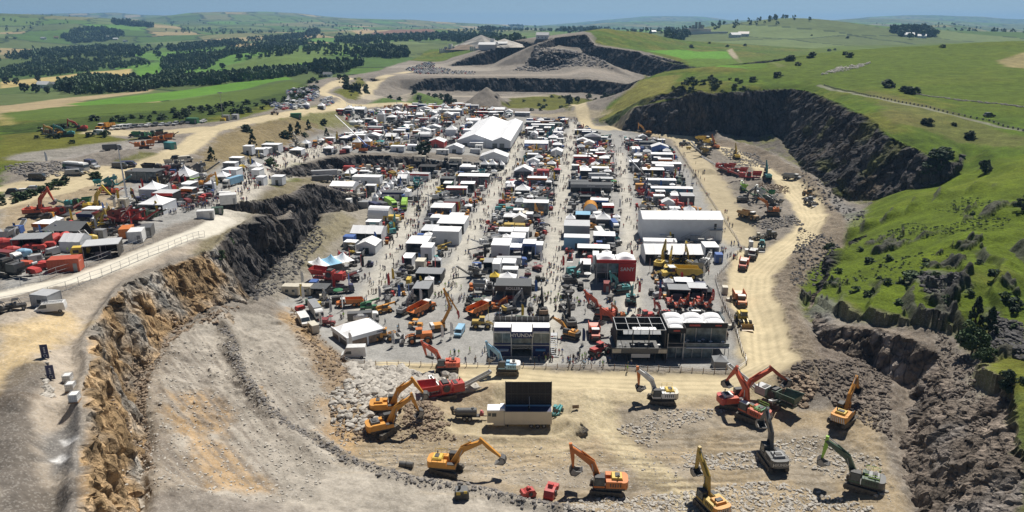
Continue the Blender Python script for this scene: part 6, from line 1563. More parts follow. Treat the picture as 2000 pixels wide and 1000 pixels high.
for i in range(9):
 for dx in (-11,0,11):occ(x_+dx+math.sin(a_)*(40-i*10),y_-math.cos(a_)*(40-i*10),7)
# ---- stands and tents one by one: (builder, px, py, width px, depth, height, label, options)
T_=tent
def row(fn,items,cat,group=None,**k):
 for it in items:
  px,py,w,d,h,lb=it[:6];kk=dict(k);kk.update(it[6] if len(it)>6 else {})
  T_(fn,px,py,w,d,h,lb,kk.pop('cat',cat),group,**kk)
row(marquee,[(887,299,33,9,3.0,'small white gabled tent left of the huge marquee front',dict(rh=2.0)),(964,318,54,12,3.4,'white gabled tent directly below the huge marquee',dict(rh=3.0)),(1047,292,46,10,4.0,'white flat gabled marquee right of the small gabled tent',dict(rh=1.5,ridge='x',fascia='paint_blue')),(1022,346,36,9,3.2,'white marquee behind the dark blue conveyor',dict(rh=2.4,openf=True)),(667,374,46,10,3.2,'white marquee with blue end by the cliff foot',dict(rh=1.4,ridge='x',openf=True,fascia='paint_white')),(715,473,62,9,3.4,'broad white marquee with open front at the left edge',dict(rh=2.0,ridge='x',openf=True),),(1289,300,34,9,4,'white tent with blue front in the back right corner',dict(rh=2.0,wall='paint_blue')),(1157,280,32,8,4.6,'grey blue hipped tent at the head of the central aisle',dict(rh=2.0,wall='canvas_wall',roof='canvas_silver',openf=True)),(851,288,34,10,3.4,'white tent with red gable above the bank',dict(rh=2.0,wall='paint_red')),(924,245,28,9,4,'white marquee left of the huge marquee, third back',dict(rh=1.2,ridge='x')),(878,224,48,6,4,'long white stand at the back among the amber machines',dict(rh=.8,ridge='x',openf=True)),(700,220,24,8,3,'white marquee in the upper left corner of the show',dict(rh=1.5,ridge='x',openf=True)),(788,258,16,8,3.2,'small green fronted rounded tent in the upper show',dict(rh=1.6,wall='canvas_teal')),],'marquee')
row(flat_stand,[(862,424,42,9,4,'white stand with blue grey interior above the container pair',dict(wall='canvas_wall')),(850,440,18,5,3.2,'left white box of the pair left of the aisle',dict(openf=False)),(870,440,18,5,3.0,'right white box of the pair left of the aisle',dict(openf=False)),(891,436,28,5,3.2,'flat white canopy beside the left aisle',{}),(880,456,54,13,4,'large flat white canopy, widest on the left of the aisle',{}),(836,468,29,9,3.6,'white framed canopy with grey mesh roof',dict(roof='canvas_wall')),(871,478,52,7,5.2,'long white box stand behind the grey green machines',dict(openf=False)),(813,497,40,10,4,'large white canopy at the left of the machines',{}),(833,507,22,6,4.4,'tall white box next to the grey green machines',dict(openf=False)),(795,522,20,6,3.2,'low white roofed stand left of the tall box',{}),(820,531,18,4,3.6,'cream box behind the black umbrellas',dict(roof='canvas_cream',wall='canvas_cream',openf=False)),(837,552,52,6,3.0,'wide dark grey canopy over the amber excavators',dict(roof='canvas_grey',wall='canvas_black')),(822,585,32,7,3.4,'black fronted stand with grey roof by the left aisle',dict(roof='canvas_grey',wall='canvas_black')),(1046,419,50,6,5.2,'dark glass stand with scalloped white roof',dict(wall='paint_darkgreen',glass=True)),(1020,432,14,4,3.4,'pale yellow box behind the orange crusher',dict(roof='canvas_cream',wall='canvas_grey',openf=False)),(1034,433,14,4,3.2,'white box behind the orange crusher',dict(wall='canvas_grey',openf=False)),(987,470,27,6,3.6,'left of two flat white canopies below the orange crusher',{}),(1017,471,27,6,3.8,'right of two flat white canopies below the orange crusher',{}),(977,506,36,9,5,'big white box stand behind the red machines',dict(openf=False)),(1010,487,28,7,4.4,'white box stand between the big box and the canopies',dict(openf=False)),(1004,503,26,5,3.6,'white roofed stand with blue fascia',dict(fascia='paint_blue',wall='paint_blue')),(1033,503,25,6,5.0,'blue fronted stand beside the central aisle',dict(fascia='paint_blue',wall='paint_blue')),(993,532,25,5,3.2,'low white roofed stand by the blue lorry',{}),(969,538,15,6,4.0,'white box left of the low white roof',dict(openf=False)),(953,532,16,5,3.4,'dark grey roofed stand among the red machines',dict(roof='canvas_grey',wall='canvas_black')),(1138,440,28,6,4.4,'dark stand with pale blue roof between white pagodas',dict(roof='canvas_skyblue',wall='paint_black')),(1126,466,50,9,5.0,'grey glazed block beside the central aisle',dict(roof='canvas_silver',wall='canvas_grey',openf=False)),(1126,486,50,5,4.2,'pale wall stand below the grey glazed block',dict(roof='canvas_wall',wall='canvas_skyblue',openf=False)),(1180,480,42,6,3.8,'long white flat roofed stand right of the glazed block',{}),(1159,502,62,5,3.2,'very wide white canopy with black back over dark machines',dict(wall='paint_black')),(1143,538,22,6,3.8,'white tent block left of the red lettered stand',{}),(1163,528,12,5,5.2,'narrow tall white stand beside the red lettered stand',dict(openf=False)),(1143,318,46,6,3.6,'white stand with red trim at the head of the centre right block',dict(fascia='paint_red')),(1172,340,34,5,3.2,'white canopy above the silver trailer',{}),(1176,362,42,5,3.4,'silver roofed stand above the grey fascia',dict(roof='canvas_silver')),(1265,292,34,7,4.6,'navy stand with lilac columns in the back row',dict(wall='paint_navy',roof='canvas_darkgrey')),(1293,314,42,7,3.8,'white flat stand below the blue fronted tent',{}),(1302,331,56,6,3.2,'long white and lilac canopy in the right block',dict(wall='canvas_wall')),(1276,345,42,7,3.6,'white box stand left of the red screeners',dict(wall='paint_darkgrey')),(1291,366,58,5,3.6,'long white roof above the amber box',{}),(1312,382,80,5,3.4,'widest white stand in the right block with coloured front',dict(wall='canvas_skyblue')),(1318,419,19,4,2.6,'small white canopy in front of the long hall',{}),(1240,325,18,5,3.4,'lilac roofed stand on the right aisle',dict(roof='canvas_silver')),(1040,312,20,5,3.2,'white roofed kiosk in the back middle block',{}),(834,340,34,7,4,'black stage with raised roof near the bank',dict(wall='paint_black',roof='canvas_black')),(924,362,60,8,4.6,'black pavilion with white roof and long sign',dict(wall='paint_black',fascia='paint_black',word='RUBBLE MASTER',glass=True)),(715,361,56,6,4,'long white box near the lorries',dict(openf=False)),(728,449,26,4,3.2,'white framed rack stand left of the broad marquee',{}),(449,348,28,6,3.6,'large white roofed stand at the foot of the brown slope',dict(openf=False)),(448,332,24,4,3.0,'white canopy above the left walkway stand',{}),(528,298,34,6,4,'white office block at the bend below the slope',{}),(505,305,22,5,3.4,'white roof left of the office block',{}),(484,303,18,4,4.2,'white cabin with windows under the slope',dict(openf=False)),(460,322,24,4,3.4,'yellow and white canopy on the walkway',{}),(276,356,62,7,4,'dark two room shelter on the left plateau',dict(wall='paint_darkgrey',roof='canvas_darkgrey',glass=True)),(199,505,62,6,3.4,'black open shelter beside the left fence',dict(wall='paint_black',roof='canvas_silver',rz=18)),(56,492,56,6,3.4,'low grey roofed dark shed at the left edge',dict(wall='paint_black',roof='canvas_grey',rz=10)),(500,350,16,5,4.2,'white kiosk on the grassy knoll side of the walkway',dict(openf=False)),(508,362,16,4,3.4,'second white kiosk, just below the knoll kiosk',dict(openf=False)),(541,360,22,4,3.4,'white stall with lean to near the dark cliff edge',dict(openf=False)),(1020,228,30,5,3.5,'pale roofed stand behind the huge marquee',{}),(1060,255,46,5,4.4,'row of white scalloped roofs over teal machines',dict(wall='paint_darkgreen',glass=True)),(806,294,22,4,3.0,'white box on top of the bank, left of the tree',dict(openf=False)),(776,296,26,4,3.0,'white stall row on the bank edge',dict(openf=False)),(912,268,16,6,5,'white two storey tent beside the huge marquee',dict(openf=False)),],'stand')
row(pagoda,[(1020,382,28,6,2.8,'white peaked tent above the orange crates',dict(rh=3.0)),(997,374,15,4,2.6,'small white peaked tent left of the larger one',dict(rh=2.2)),(996,436,26,5,2.8,'white double peaked tent above the mustard boxes',dict(rh=1.6)),(1027,414,13,3,2.6,'lime yellow peaked tent',dict(rh=1.6,c='canvas_lime')),(990,562,35,5,2.8,'white peaked tent behind the black and red sign stand',dict(rh=2.0)),(965,558,18,4,2.8,'bright yellow peaked tent',dict(rh=1.6,c='canvas_yellow')),(1114,444,19,5,3.4,'white pagoda nearest the central aisle in its row',dict(rh=2.2)),(1158,442,15,5,3.4,'white pagoda right of the pale blue roof',dict(rh=2.0)),(1178,444,28,6,3.4,'wide white pagoda at the right of its row',dict(rh=2.8)),(1204,436,14,4,2.4,'small white pagoda beside the lorry cab',dict(rh=1.4)),(946,330,15,5,2.6,'left white peak of three below the gabled tent',dict(rh=3.0)),(961,330,15,5,2.6,'middle white peak of three below the gabled tent',dict(rh=3.0)),(977,331,15,5,2.6,'right white peak of three below the gabled tent',dict(rh=3.0)),(1080,278,18,6,3.2,'white pagoda behind the flat gabled marquee',dict(rh=2.6)),(1088,292,18,5,3.2,'white pagoda right of the flat gabled marquee',dict(rh=2.0)),(1042,330,12,4,2.4,'tiny white peaked tent near the red booth',dict(rh=2.2)),(1180,318,20,5,2.8,'white tent right of the red trimmed stand',dict(rh=1.6)),(1187,346,14,5,3.0,'white pagoda right of the canopy above the silver trailer',dict(rh=1.8)),(716,300-12,16,5,3.6,'left white peak with amber walls near the slope',dict(rh=3.0,wallm='paint_amber',walls=2)),(694+2,290,16,5,3.6,'white peak with amber walls beside the crane',dict(rh=3.0,wallm='paint_amber',walls=2)),(781,348,11,4,2.6,'left peak of the three pagodas near the black stage',dict(rh=1.8)),(793,348,11,4,2.6,'centre peak of the three pagodas near the black stage',dict(rh=1.8)),(806,349,11,4,2.6,'right peak of the three pagodas near the black stage',dict(rh=1.8)),(774,228,18,5,3.0,'white peaked tent left of the silver boom',dict(rh=2.4)),(790,228,18,5,3.0,'white peaked tent next to the silver boom',dict(rh=2.4)),(764,236,18,5,2.8,'white peaked tent with yellow top below the pair',dict(rh=2.0)),(744,240,13,5,6.0,'tall white octagonal tower tent in the upper show',dict(rh=4.0,walls=2)),(880,266,22,8,4.4,'white multi peaked tent left of the huge marquee',dict(rh=3.4,walls=2)),(680,218,16,5,2.6,'white pagoda in the top left corner of the show',dict(rh=2.4)),(356,360,38,6,3.4,'tall white pagoda on the left plateau',dict(rh=4.0,lm='the tall white pagoda')),(292,392,40,7,4.2,'white pagoda with red fascia on the left plateau',dict(rh=2.6,walls=2,lm='the red banded pagoda')),(296,418,50,8,3.4,'white pagoda with yellow trim on the left plateau',dict(rh=2.6,lm='the yellow trimmed pagoda')),(496,340,20,5,3.6,'white pagoda beside the crowded walkway',dict(rh=2.2,walls=2)),(578,302,24,5,2.8,'white peaked tent on the ledge right of the office block',dict(rh=1.6)),(626,214,13,5,2.6,'white peaked tent by the upper car park',dict(rh=2.4)),(596,212,12,5,2.6,'second white peaked tent by the upper car park',dict(rh=2.4)),(836,476,18,4,3.2,'small white and lilac peaked kiosk',dict(rh=1.2,walls=2)),(640,300,18,4,2.6,'white tent on the upper walkway',dict(rh=1.6)),(676,298,16,4,2.6,'white tent near the blue booth on the upper walkway',dict(rh=1.6)),(741,284,14,4,2.4,'teal topped small tent on the upper walkway',dict(rh=1.2,c='canvas_teal')),(1088,340,12,4,2.4,'pink parasol tent by the red booth',dict(rh=1.0,c='canvas_pink')),],'tent')
for i in range(6):
 T_(pagoda,731+i*7.5,396-i*6.6,11,4,2.6,('nearest','second','third','fourth','fifth','farthest')[i]+' white peak of the diagonal row behind the lime lorries','tent','diagonal row of white peaked tents',rh=2.2,walls=2)
T_(arch_tent,764,430,34,9,6.0,'round roofed white shelter above the yellow box','shelter',rz=80,lm='the round roofed shelter')
T_(cabin,764,434,30,3,2.6,'yellow container in front of the round shelter','container',c='yellow',windows=0)
T_(arch_tent,1153,424,30,7,6.0,'orange striped inflatable dome in the centre right block','tent',roof='canvas_amber',end='canvas_wall',lm='the orange inflatable dome')
T_(cabin,1060,346,24,5,3.6,'red booth with white dome top in the middle block','booth',c='red',windows=0,lm='the red booth')
t_=Tpl('balloon');t_.part('envelope').ball((0,0,3.2),2.0,'paint_red',n=16,k=10);t_.part('tether').bar((0,0,0),(0,0,1.3),.06,'galvanised');put(t_,1156,325,0,'large red balloon sphere near the back of the show','balloon',None,1.0,2)
t_=Tpl('balloon');t_.part('envelope').ball((0,0,5.5),1.1,'paint_amber',n=14,k=8);t_.part('tether').bar((0,0,0),(0,0,4.5),.05,'galvanised');put(t_,1266,346,0,'small amber balloon above a white stand','balloon',None,1.0,1)
def sign_stand(w,d,h,word,fc,wall,roof):
 t=Tpl('sign_stand');t.part('fascia').box(-w/2,w/2,-d/2-.15,-d/2,h-1.6,h+.1,fc);t.part('lettering',0).text(word,1.25,FACE(0,-d/2-.18,h-.75),'stripe');t.part('roof').box(-w/2,w/2,-d/2,d/2,h-.1,h+.05,roof)
 t.part('wall').box(-w/2,w/2,d/2-.1,d/2,0,h-.12,wall);frame_legs(t,w-.2,d-.3,h-.12,n=5,k=2);t.part('counter').box(-w*.3,w*.1,-.3,.3,0,1.0,'paint_red');return t
s_=scale_at(1154,380);place_front(sign_stand(80*s_,6,5.2,'Kubota','paint_grey','paint_black','canvas_darkgrey'),1154,381,6,'wide grey fascia stand with white lettering over red machines','stand','the grey fascia stand',-5,rr_=7)
for dx in (-9,9):occ(ground(1154,381).x+dx,ground(1154,381).y+3,5)
s_=scale_at(1003,592);place_front(sign_stand(70*s_,7,5.4,'ROLLER','paint_black','paint_darkgrey','canvas_darkgrey'),1002,592,7,'black fascia stand with red corner panel and pale lettering','stand','the black fascia stand',-3,rr_=5)
t_=Tpl('sign_board');t_.part('board').box(-2.2,2.2,-.1,.1,0,1.3,'paint_maroon');t_.part('post').bar((-2.2,0,0),(-2.2,0,4.8),.12,'galvanised');put(t_,978,594,-3,'low maroon board under the black fascia stand','sign',None,1,1)
row(cabin,[(681,336,22,2.6,3.0,'red container beside the dark bank',dict(c='red',windows=1)),(709,407,20,4,3.0,'grey metal shed near the cliff foot',dict(c='grey',windows=0)),(677,400,16,3,2.8,'white cabin on the small rock buttress side',dict(c='white',windows=1)),(727,410,24,2.6,3.4,'blue roofed dark container near the lime lorries',dict(c='navy',windows=1,rz=-48)),(741,410,26,2.6,3.6,'black container beside the blue roofed one',dict(c='darkgrey',windows=1,rz=-48)),(726,422,14,2.2,2.4,'cream caravan behind the round shelter',dict(c='cream',windows=1)),(681,480,20,3.5,3.4,'blue container left of the broad marquee',dict(c='blue',windows=0)),(402,428,30,2.6,2.7,'white container with blue end near the cliff edge',dict(c='white',windows=0,rz=16)),(448,411,30,4,3.4,'white box cabin at the walkway corner',dict(c='white',windows=0,rz=20)),(425,419,22,2.2,2.2,'dark green container on the cliff edge',dict(c='darkgreen',windows=0,rz=18)),(265,475,24,5,3.2,'white container with green mark by the left road',dict(c='white',windows=0,rz=15)),(245,466,20,5,2.8,'orange roofed box behind the white container',dict(c='orange',windows=0,rz=15)),(285,465,22,5,3.0,'dark grey container beside the left road',dict(c='darkgrey',windows=0,rz=15)),(126,533,56,3.5,3.2,'long orange container by the left fence',dict(c='vermilion',windows=0,rz=14)),(79,601,38,3.4,2.8,'pale grey office cabin with dark logo panel on the near plateau',dict(c='silver',windows=1,rz=-12)),(1185,572,14,3,3,'maroon container behind the teal machines',dict(c='maroon',windows=0)),(928,300,20,3,2.6,'pale tank container in front of the huge marquee',dict(c='silver',windows=0)),(935,292,14,3,2.6,'white cabin at the huge marquee entrance',dict(c='white',windows=1)),(864,302,24,3,2.6,'white site cabin on the bank below the red gabled tent',dict(c='white',windows=1)),(820,322,22,3,3.0,'cream cabin right of the bank tree',dict(c='cream',windows=2)),(890,326,24,3,3.2,'pale double cabin behind the red machines',dict(c='cream',windows=2)),(1015,450,20,3.2,2.2,'mustard box with black trim',dict(c='mustard',windows=0)),(994,449,20,3.2,2.2,'mustard box left of its twin',dict(c='mustard',windows=0)),(1250,372,18,3,3,'amber box under the long white roof',dict(c='amber',windows=0)),(840,218,10,4,4.5,'amber block stand among the far machines',dict(c='amber',windows=0)),],'container')
LR='lorries and trailers parked on the site'
for a in ((tpl(lorry,'lime','lime',8.5),765,404,300,'lime green lorry nearest the diagonal white row',.95),(tpl(lorry,'lime','lime',8.5),790,408,275,'lime green lorry standing on the open apron',1.0),(tpl(lorry,'white','silver',13),652,345,15,'long silver trailer beside the red container',1.0),(tpl(lorry,'darkgrey','darkgrey',9),636,356,20,'dark trailer under the dark cliff',.9),(tpl(lorry,'white','white',8),1173,468,275,'white box lorry between the pagodas and the long stand',1.0),(tpl(lorry,'white','blue',7),1200,448,275,'small white and blue lorry beside the pagodas',.9),(tpl(lorry,'white','skyblue',8),453,364,250,'pale blue fronted lorry at the walkway stand',.9),(tpl(lorry,'blue','silver',9),1008,520,0,'blue and silver tipper trailer near the central aisle',.9),(tpl(lorry,'white','silver',9),1176,352,0,'silver trailer in the centre right block',1.0),(tpl(lorry,'grey','darkgrey',7),222,244+50,20,'dark trailer parked by the scree on the left',.8)):
 t__,px,py,fc,lb,sc=a;put(t__,px,py,fc,lb,'lorry',LR,sc,4)
put(tpl(van,'red'),1313,399,175,'red and white van in the right block','van',None,1.1,3);put(tpl(van,'white'),436,386,180,'white van on the left plateau near the walkway','van',None,1.1,3)
put(tpl(van,'white',True),101,609,197,'white van with ladder rack parked on the near plateau','van',None,1.0,3,lm='the white van with a roof rack')
put(tpl(buggy,'black'),34,606,30,'black utility buggy left of the grey cabin','buggy','parked utility buggies',1.1,2);put(tpl(buggy,'black'),4,612,60,'black utility buggy cut off by the left edge','buggy','parked utility buggies',1.1,2)
put(tpl(coach),150,333,-22,'white and green coach on the left track','coach',None,1.0,5,lm='the white and green coach')
put(tpl(toilet,'blue'),154,529,14,'blue portable toilet beside the long orange container','toilet',None,1.15,1)
def ibc():
 t=Tpl('water_tank');t.part('tank').box(-.5,.5,-.6,.6,.15,1.1,'paint_white',.03,.03);c=t.part('cage')
 for z in (.3,.6,.9,1.15):c.box(-.55,.55,-.65,-.62,z,z+.04,'galvanised');c.box(-.55,.55,.62,.65,z,z+.04,'galvanised');c.box(-.55,-.52,-.62,.62,z,z+.04,'galvanised');c.box(.52,.55,-.62,.62,z,z+.04,'galvanised')
 for i in range(5):
  for y in (-.66,.64):c.box(-.5+i*.25,-.47+i*.25,y,y+.02,.12,1.2,'galvanised')
 t.part('pallet').box(-.6,.6,-.7,.7,0,.14,'wood');return t
for px,py,lb in ((134,746,'farthest'),(140,764,'middle'),(147,782,'nearest')):put(tpl(ibc),px,py,10,lb+' of three caged white water tanks near the ochre edge','water tank','caged water tanks',1.15,1)
def ground_banner():
 t=Tpl('banner');t.part('panel').box(-.55,.55,-.03,.03,.1,2.6,'paint_navy');k=t.last();q=t.part('emblem',k);n=14
 for i in range(n):
  a0,a1=6.283*i/n,6.283*(i+1)/n;q.bar((.25*math.cos(a0),-.05,.6+.25*math.sin(a0)),(.25*math.cos(a1),-.05,.6+.25*math.sin(a1)),.07,'stripe')
 for i in range(4):q.box(-.12,.12,-.05,-.032,1.1+i*.28,1.28+i*.28,'stripe')
 t.part('pole').bar((-.6,0,0),(-.6,0,2.7),.06,'galvanised');return t
put(ground_banner(),91,706,12,'navy banner with white ring emblem, the farther of two','banner','navy banners on the plateau',1.0,1);put(ground_banner(),101,741,16,'navy banner with white ring emblem, nearer the water tanks','banner','navy banners on the plateau',1.0,1)
FG='feather flags around the stands'
for px,py,c,wd,wc,lb in ((632,590,'white','LIEBHERR','paint_navy','white flag with dark vertical lettering by the grey box lorry'),(625,640,'white','LIEBHERR','paint_navy','white flag at the far corner of the corner pavilion'),(683,682,'white',None,None,'plain white flag at the near corner of the pavilion'),(766,677,'white','LIEBHERR','paint_navy','white lettered flag in front of the amber loader'),(645,615,'white','LIEBHERR','paint_navy','white lettered flag between the lorry and the pavilion'),(740,586,'white','LIEBHERR','paint_navy','white lettered flag among the umbrellas'),(820,592,'white',None,None,'white flag at the black fronted stand'),(862,665,'white',None,None,'white flag right of the orange and black loader'),(880,660,'white',None,None,'white flag on the open apron'),(1246,576,'red','SANY','stripe','red lettered flag alone on the right aisle'),(1232,528,'red',None,None,'red flag beside the red lettered stand'),(1231,512,'red','SANY','stripe','red and white flag above the red lettered stand'),(1286,590,'red','HITACHI','stripe','red flag left of the vermilion excavator row'),(1389,592,'red','HITACHI','stripe','red flag right of the vermilion excavator row'),(1137,672,'navy',None,None,'navy flag by the central aisle front'),(1098,524,'red',None,None,'red flag on the central aisle edge'),(1372,545,'white',None,None,'white flag in front of the grey crusher'),(1278,508,'white',None,None,'white flag at the open fronted marquee'),(230,395,'yellow',None,None,'yellow flag left of the red banded pagoda'),(258,392,'yellow',None,None,'yellow flag leaning by the lattice mast'),(305,418,'yellow',None,None,'yellow flag at the yellow trimmed pagoda'),(348,388,'yellow',None,None,'yellow flag in the middle of the left plateau crowd'),(315,382,'yellow',None,None,'yellow flag behind the yellow trimmed pagoda'),(408,366,'yellow',None,None,'left yellow flag by the slope foot'),(423,368,'yellow',None,None,'right yellow flag by the slope foot'),(259,352,'red',None,None,'red flag at the dark two room shelter'),(278,372,'red',None,None,'red flag behind the red banded pagoda'),(350,366,'red',None,None,'red flag in front of the tall white pagoda'),(98,480,'white',None,None,'white flag near the low dark shed'),(112,468,'white',None,None,'white flag in front of the black stage'),(188,457,'white',None,None,'white flag near the red screeners'),(905,410,'red',None,None,'red banner beside the left aisle'),(589,556,'white',None,None,'lone white flag on the left cliff path'),(1030,680,'navy',None,None,'navy flag at the foot of the glass stand'),(90,318,'white',None,None,'white flag by the left scree')):
 put(tpl(feather_flag,c,4.5,wd,wc) if wd else tpl(feather_flag,c,4.5),px,py,random.choice((-20,-5,10)),lb,'flag',FG,1.0,.5)
for px,py,fc,c,up,L,lb in ((712,290,150,'blue',35,34,'crane with long boom reaching left over the slope'),(748+60,250,60,'silver',62,26,'silver telescopic boom raised in the upper show'),(852,245,55,'silver',48,24,'silver telescopic boom leaning right near the far machines'),(880,205,170,'amber',72,15,'amber crane with high jib at the back'),(776,215,90,'black',86,16,'black upright mast machine at the back'),(868,198,90,'black',88,14,'thin black mast behind the machines'),(1290-34,350,130,'black',34,20,'long black conveyor boom in the right block'),(818,470-60,105,'black',66,14,'thin black boom standing on the left aisle'),(838,420,100,'black',68,14,'second thin black boom right of the first on the aisle'),(250,398,120,'silver',60,22,'grey lattice boom leaning on the left plateau')):
 put(tpl(crane,c,up,L),px,py,fc,lb,'crane','cranes and raised booms',.62 if L<20 else .8,3)
LP='machines on the left plateau'
for a in ((tpl(excavator,'vermilion',None,0,62,-75,-50),72,424,18,'orange excavator working alone on the left plateau','excavator',1.15),(tpl(excavator,'yellow','black',0,62,-55,-40),182,414,8,'yellow and black excavator beside the dirt heaps','excavator',1.1),(tpl(crusher,'green','teal',7,False),152,406,190,'green crusher left of the yellow and black excavator','crusher',.9),(tpl(crusher,'red','darkgrey',8,False),118,424,60,'red and dark crusher with raised pale conveyor','crusher',1.0),(tpl(crusher,'black','amber',7,False),96,436,110,'black and amber machine behind the stage','crusher',.9),(tpl(screener,'teal',None,3),212,368,20,'teal screening machine on the rubble mound','screener',1.0),(tpl(crusher,'vermilion',None,7,False),216,380,10,'small red machine below the teal screener','crusher',.7),(tpl(crusher,'silver','blue',7,False),26,470,100,'pale blue raised machine at the left edge','crusher',1.2),(tpl(screener,'maroon',None,3),222,440,-8,'dark red screening machine in the middle of the plateau','screener',1.15),(tpl(screener,'red',None,2),262,436,-5,'bright red screening machine right of the dark red one','screener',1.05),(tpl(crusher,'darkgreen',None,7,False),284,430,0,'dark green crusher next to the red screener','crusher',1.0),(tpl(excavator,'mustard','black',0,50,-80,-50),178,452,10,'mustard excavator near the black stage','excavator',.9),(tpl(excavator,'yellow',None,0,50,-80,-50),193,446,60,'small yellow excavator right of the mustard one','excavator',.8),(tpl(mixer_drum,'red'),110,476,90,'dark red mixer behind the white flag','mixer',1.1),(tpl(mixer_drum,'red'),130,474,80,'round red mixer right of the dark red one','mixer',1.1),(tpl(mixer_drum,'red'),18,492,20,'large red drum at the left edge','mixer',1.3),(tpl(mixer_drum,'red'),4,490,20,'red drum cut off by the left edge','mixer',1.3),(tpl(mixer_drum,'red'),24,502,20,'red drum below the large one','mixer',1.1),(tpl(mixer_drum,'skyblue'),46,504,20,'bright blue tank drum','mixer',1.0),(tpl(mixer_drum,'red'),60,492,30,'pinkish red drum right of the blue tank','mixer',.9),(tpl(lorry,'white','maroon',7),18,512,-15,'white and maroon wheeled plant at the left edge','lorry',.8),(tpl(small_plant,'red'),75,528,30,'small red mixer in front of the orange container','mixer',1.3),(tpl(small_plant,'red'),92,526,0,'second small red mixer near the orange container','mixer',1.3),(tpl(small_plant,'red'),68,538,-20,'red skip mixer on the pale floor','mixer',1.2),(tpl(small_plant,'vermilion'),52,522,0,'small orange mixer left of the red group','mixer',1.1),(tpl(crusher,'black','darkgrey',8,False),14,538,-20,'black conveyor machine at the left edge','crusher',1.2),(tpl(small_plant,'yellow'),160,500,20,'yellow tracked plant left of the black shelter','mixer',1.6),(tpl(small_plant,'red'),78,492,20,'small red plant near the low dark shed','mixer',1.2),(tpl(small_plant,'red'),97,488,20,'small red plant in the plateau middle row','mixer',1.2),(tpl(excavator,'amber','orange',0,40,-80,-50),398,366,0,'amber backhoe at the right of the plateau crowd','excavator',.9),(tpl(telehandler,'lime',12,5),377,362,10,'lime green telehandler near the slope foot','telehandler',1.0),(tpl(excavator,'maroon',None,0,55,-90,-50),326,378,20,'maroon excavator among the visitors','excavator',1.0),(tpl(crusher,'maroon',None,7,False),320,352,10,'maroon crusher behind the tall white pagoda','crusher',1.1),(tpl(crusher,'cream',None,7,False),344,328,30,'cream machine above the tall white pagoda','crusher',.9),(tpl(screener,'darkgrey',None,3),385,342,20,'dark grey screening machine against the slope','screener',1.1),(tpl(screener,'black',None,3),318,362,10,'black screening machine between the pagodas','screener',1.0),(tpl(crusher,'black','maroon',8,True),310,340,5,'dark plant beside the two room shelter','crusher',1.2)):
 t__,px,py,fc,lb,ct,sc=a;put(t__,px,py,fc,lb,ct,LP,sc,3.6*sc)
def stage():
 t=Tpl('stage');t.part('canopy').prism([(-5.5,0),(-5.5,3.6),(-4.0,4.8),(4.0,4.2),(6.5,0)],2.9,3.1,'paint_black');r=t.part('roof');r.raw([(-5.5,-3,3.6),(5.0,-3,3.4),(4.4,3,4.6),(-4.4,3,4.9)],[(0,1,2,3),(3,2,1,0)],'canvas_darkgrey');t.part('deck').box(-5.2,5.2,-2.8,2.8,0,.8,'paint_black')
 s=t.part('ramp');s.bar((5.0,-3.0,3.6),(8.2,-3.6,.1),.2,'galvanised');s.bar((6.0,-2.0,3.6),(9.2,-2.6,.1),.2,'galvanised')
 for i in range(8):s.bar((5.0+i*.42,-3.05-i*.08,3.5-i*.45),(6.0+i*.42,-2.05-i*.08,3.5-i*.45),.12,'galvanised')
 frame_legs(t,10.6,5.8,3.4,'dark_steel',n=3);return t
put(stage(),134,468,0,'black open stage with metal ramp on the left plateau','stage',None,1.0,5)
PV='vehicles parked along the left tracks'
CN={'silver':'silver','white':'white','black':'black','darkgrey':'dark grey','blue':'blue','navy':'navy','red':'red','grey':'grey','green':'green'}
for px,py,c,k,fc,lb in ((178,322,'navy','van',-30,'dark blue van behind the coach'),(186,328,'silver','car',-35,'silver car right of the coach'),(146,345-3,'grey','van',20,'grey van below the coach'),(236,328,'darkgrey','van',8,'dark grey van left of the blue one'),(252,325,'navy','van',8,'dark blue van right of the grey one'),(28,378,'black','suv',20,'black car by the hedge, leftmost'),(49,377,'white','car',20,'white car half hidden by the hedge'),(68,372,'silver','car',15,'silver car at the right end of the hedge row'),(263,268,'black','car',0,'black car alone on the pale yard'),(75,350,'black','van',10,'black trailer with raised lid'),(346,312,'black','suv',60,'dark pickup on the track above the pagoda'),(363,314,'cream','van',30,'cream truck beside the dark pickup')):
 put({'van':tpl(van,c),'car':tpl(car,c),'suv':tpl(car,c,True)}[k],px,py,fc,lb,k if k!='suv' else 'car',PV,1.15,2.5)
rowc=['white','white','silver','darkgrey','grey','white','darkgrey','silver','grey','silver','black','silver','silver','white']
for i,c in enumerate(rowc):
 px=223+i*13.4;py=253.5-i*1.1
 put(tpl(van,c) if i in (1,2) else tpl(car,c,i%3==0),px,py,262,f"{CN[c]} {'van' if i in (1, 2) else 'car'} in the verge row, "+('leftmost' if i==0 else 'rightmost' if i==13 else ('second','third','fourth','fifth','sixth','seventh','eighth','ninth','tenth','eleventh','twelfth','thirteenth')[i-1]+' from its left end'),'van' if i in (1,2) else 'car','row of cars along the far verge',1.2,2.2)
put(tpl(dump_truck,'amber'),207,254,260,'amber dump truck at the left end of the verge row','dump truck',PV,1.2,4);put(tpl(van,'white'),194,263,165,'white van in front of the amber dump truck','van',PV,1.3,3)
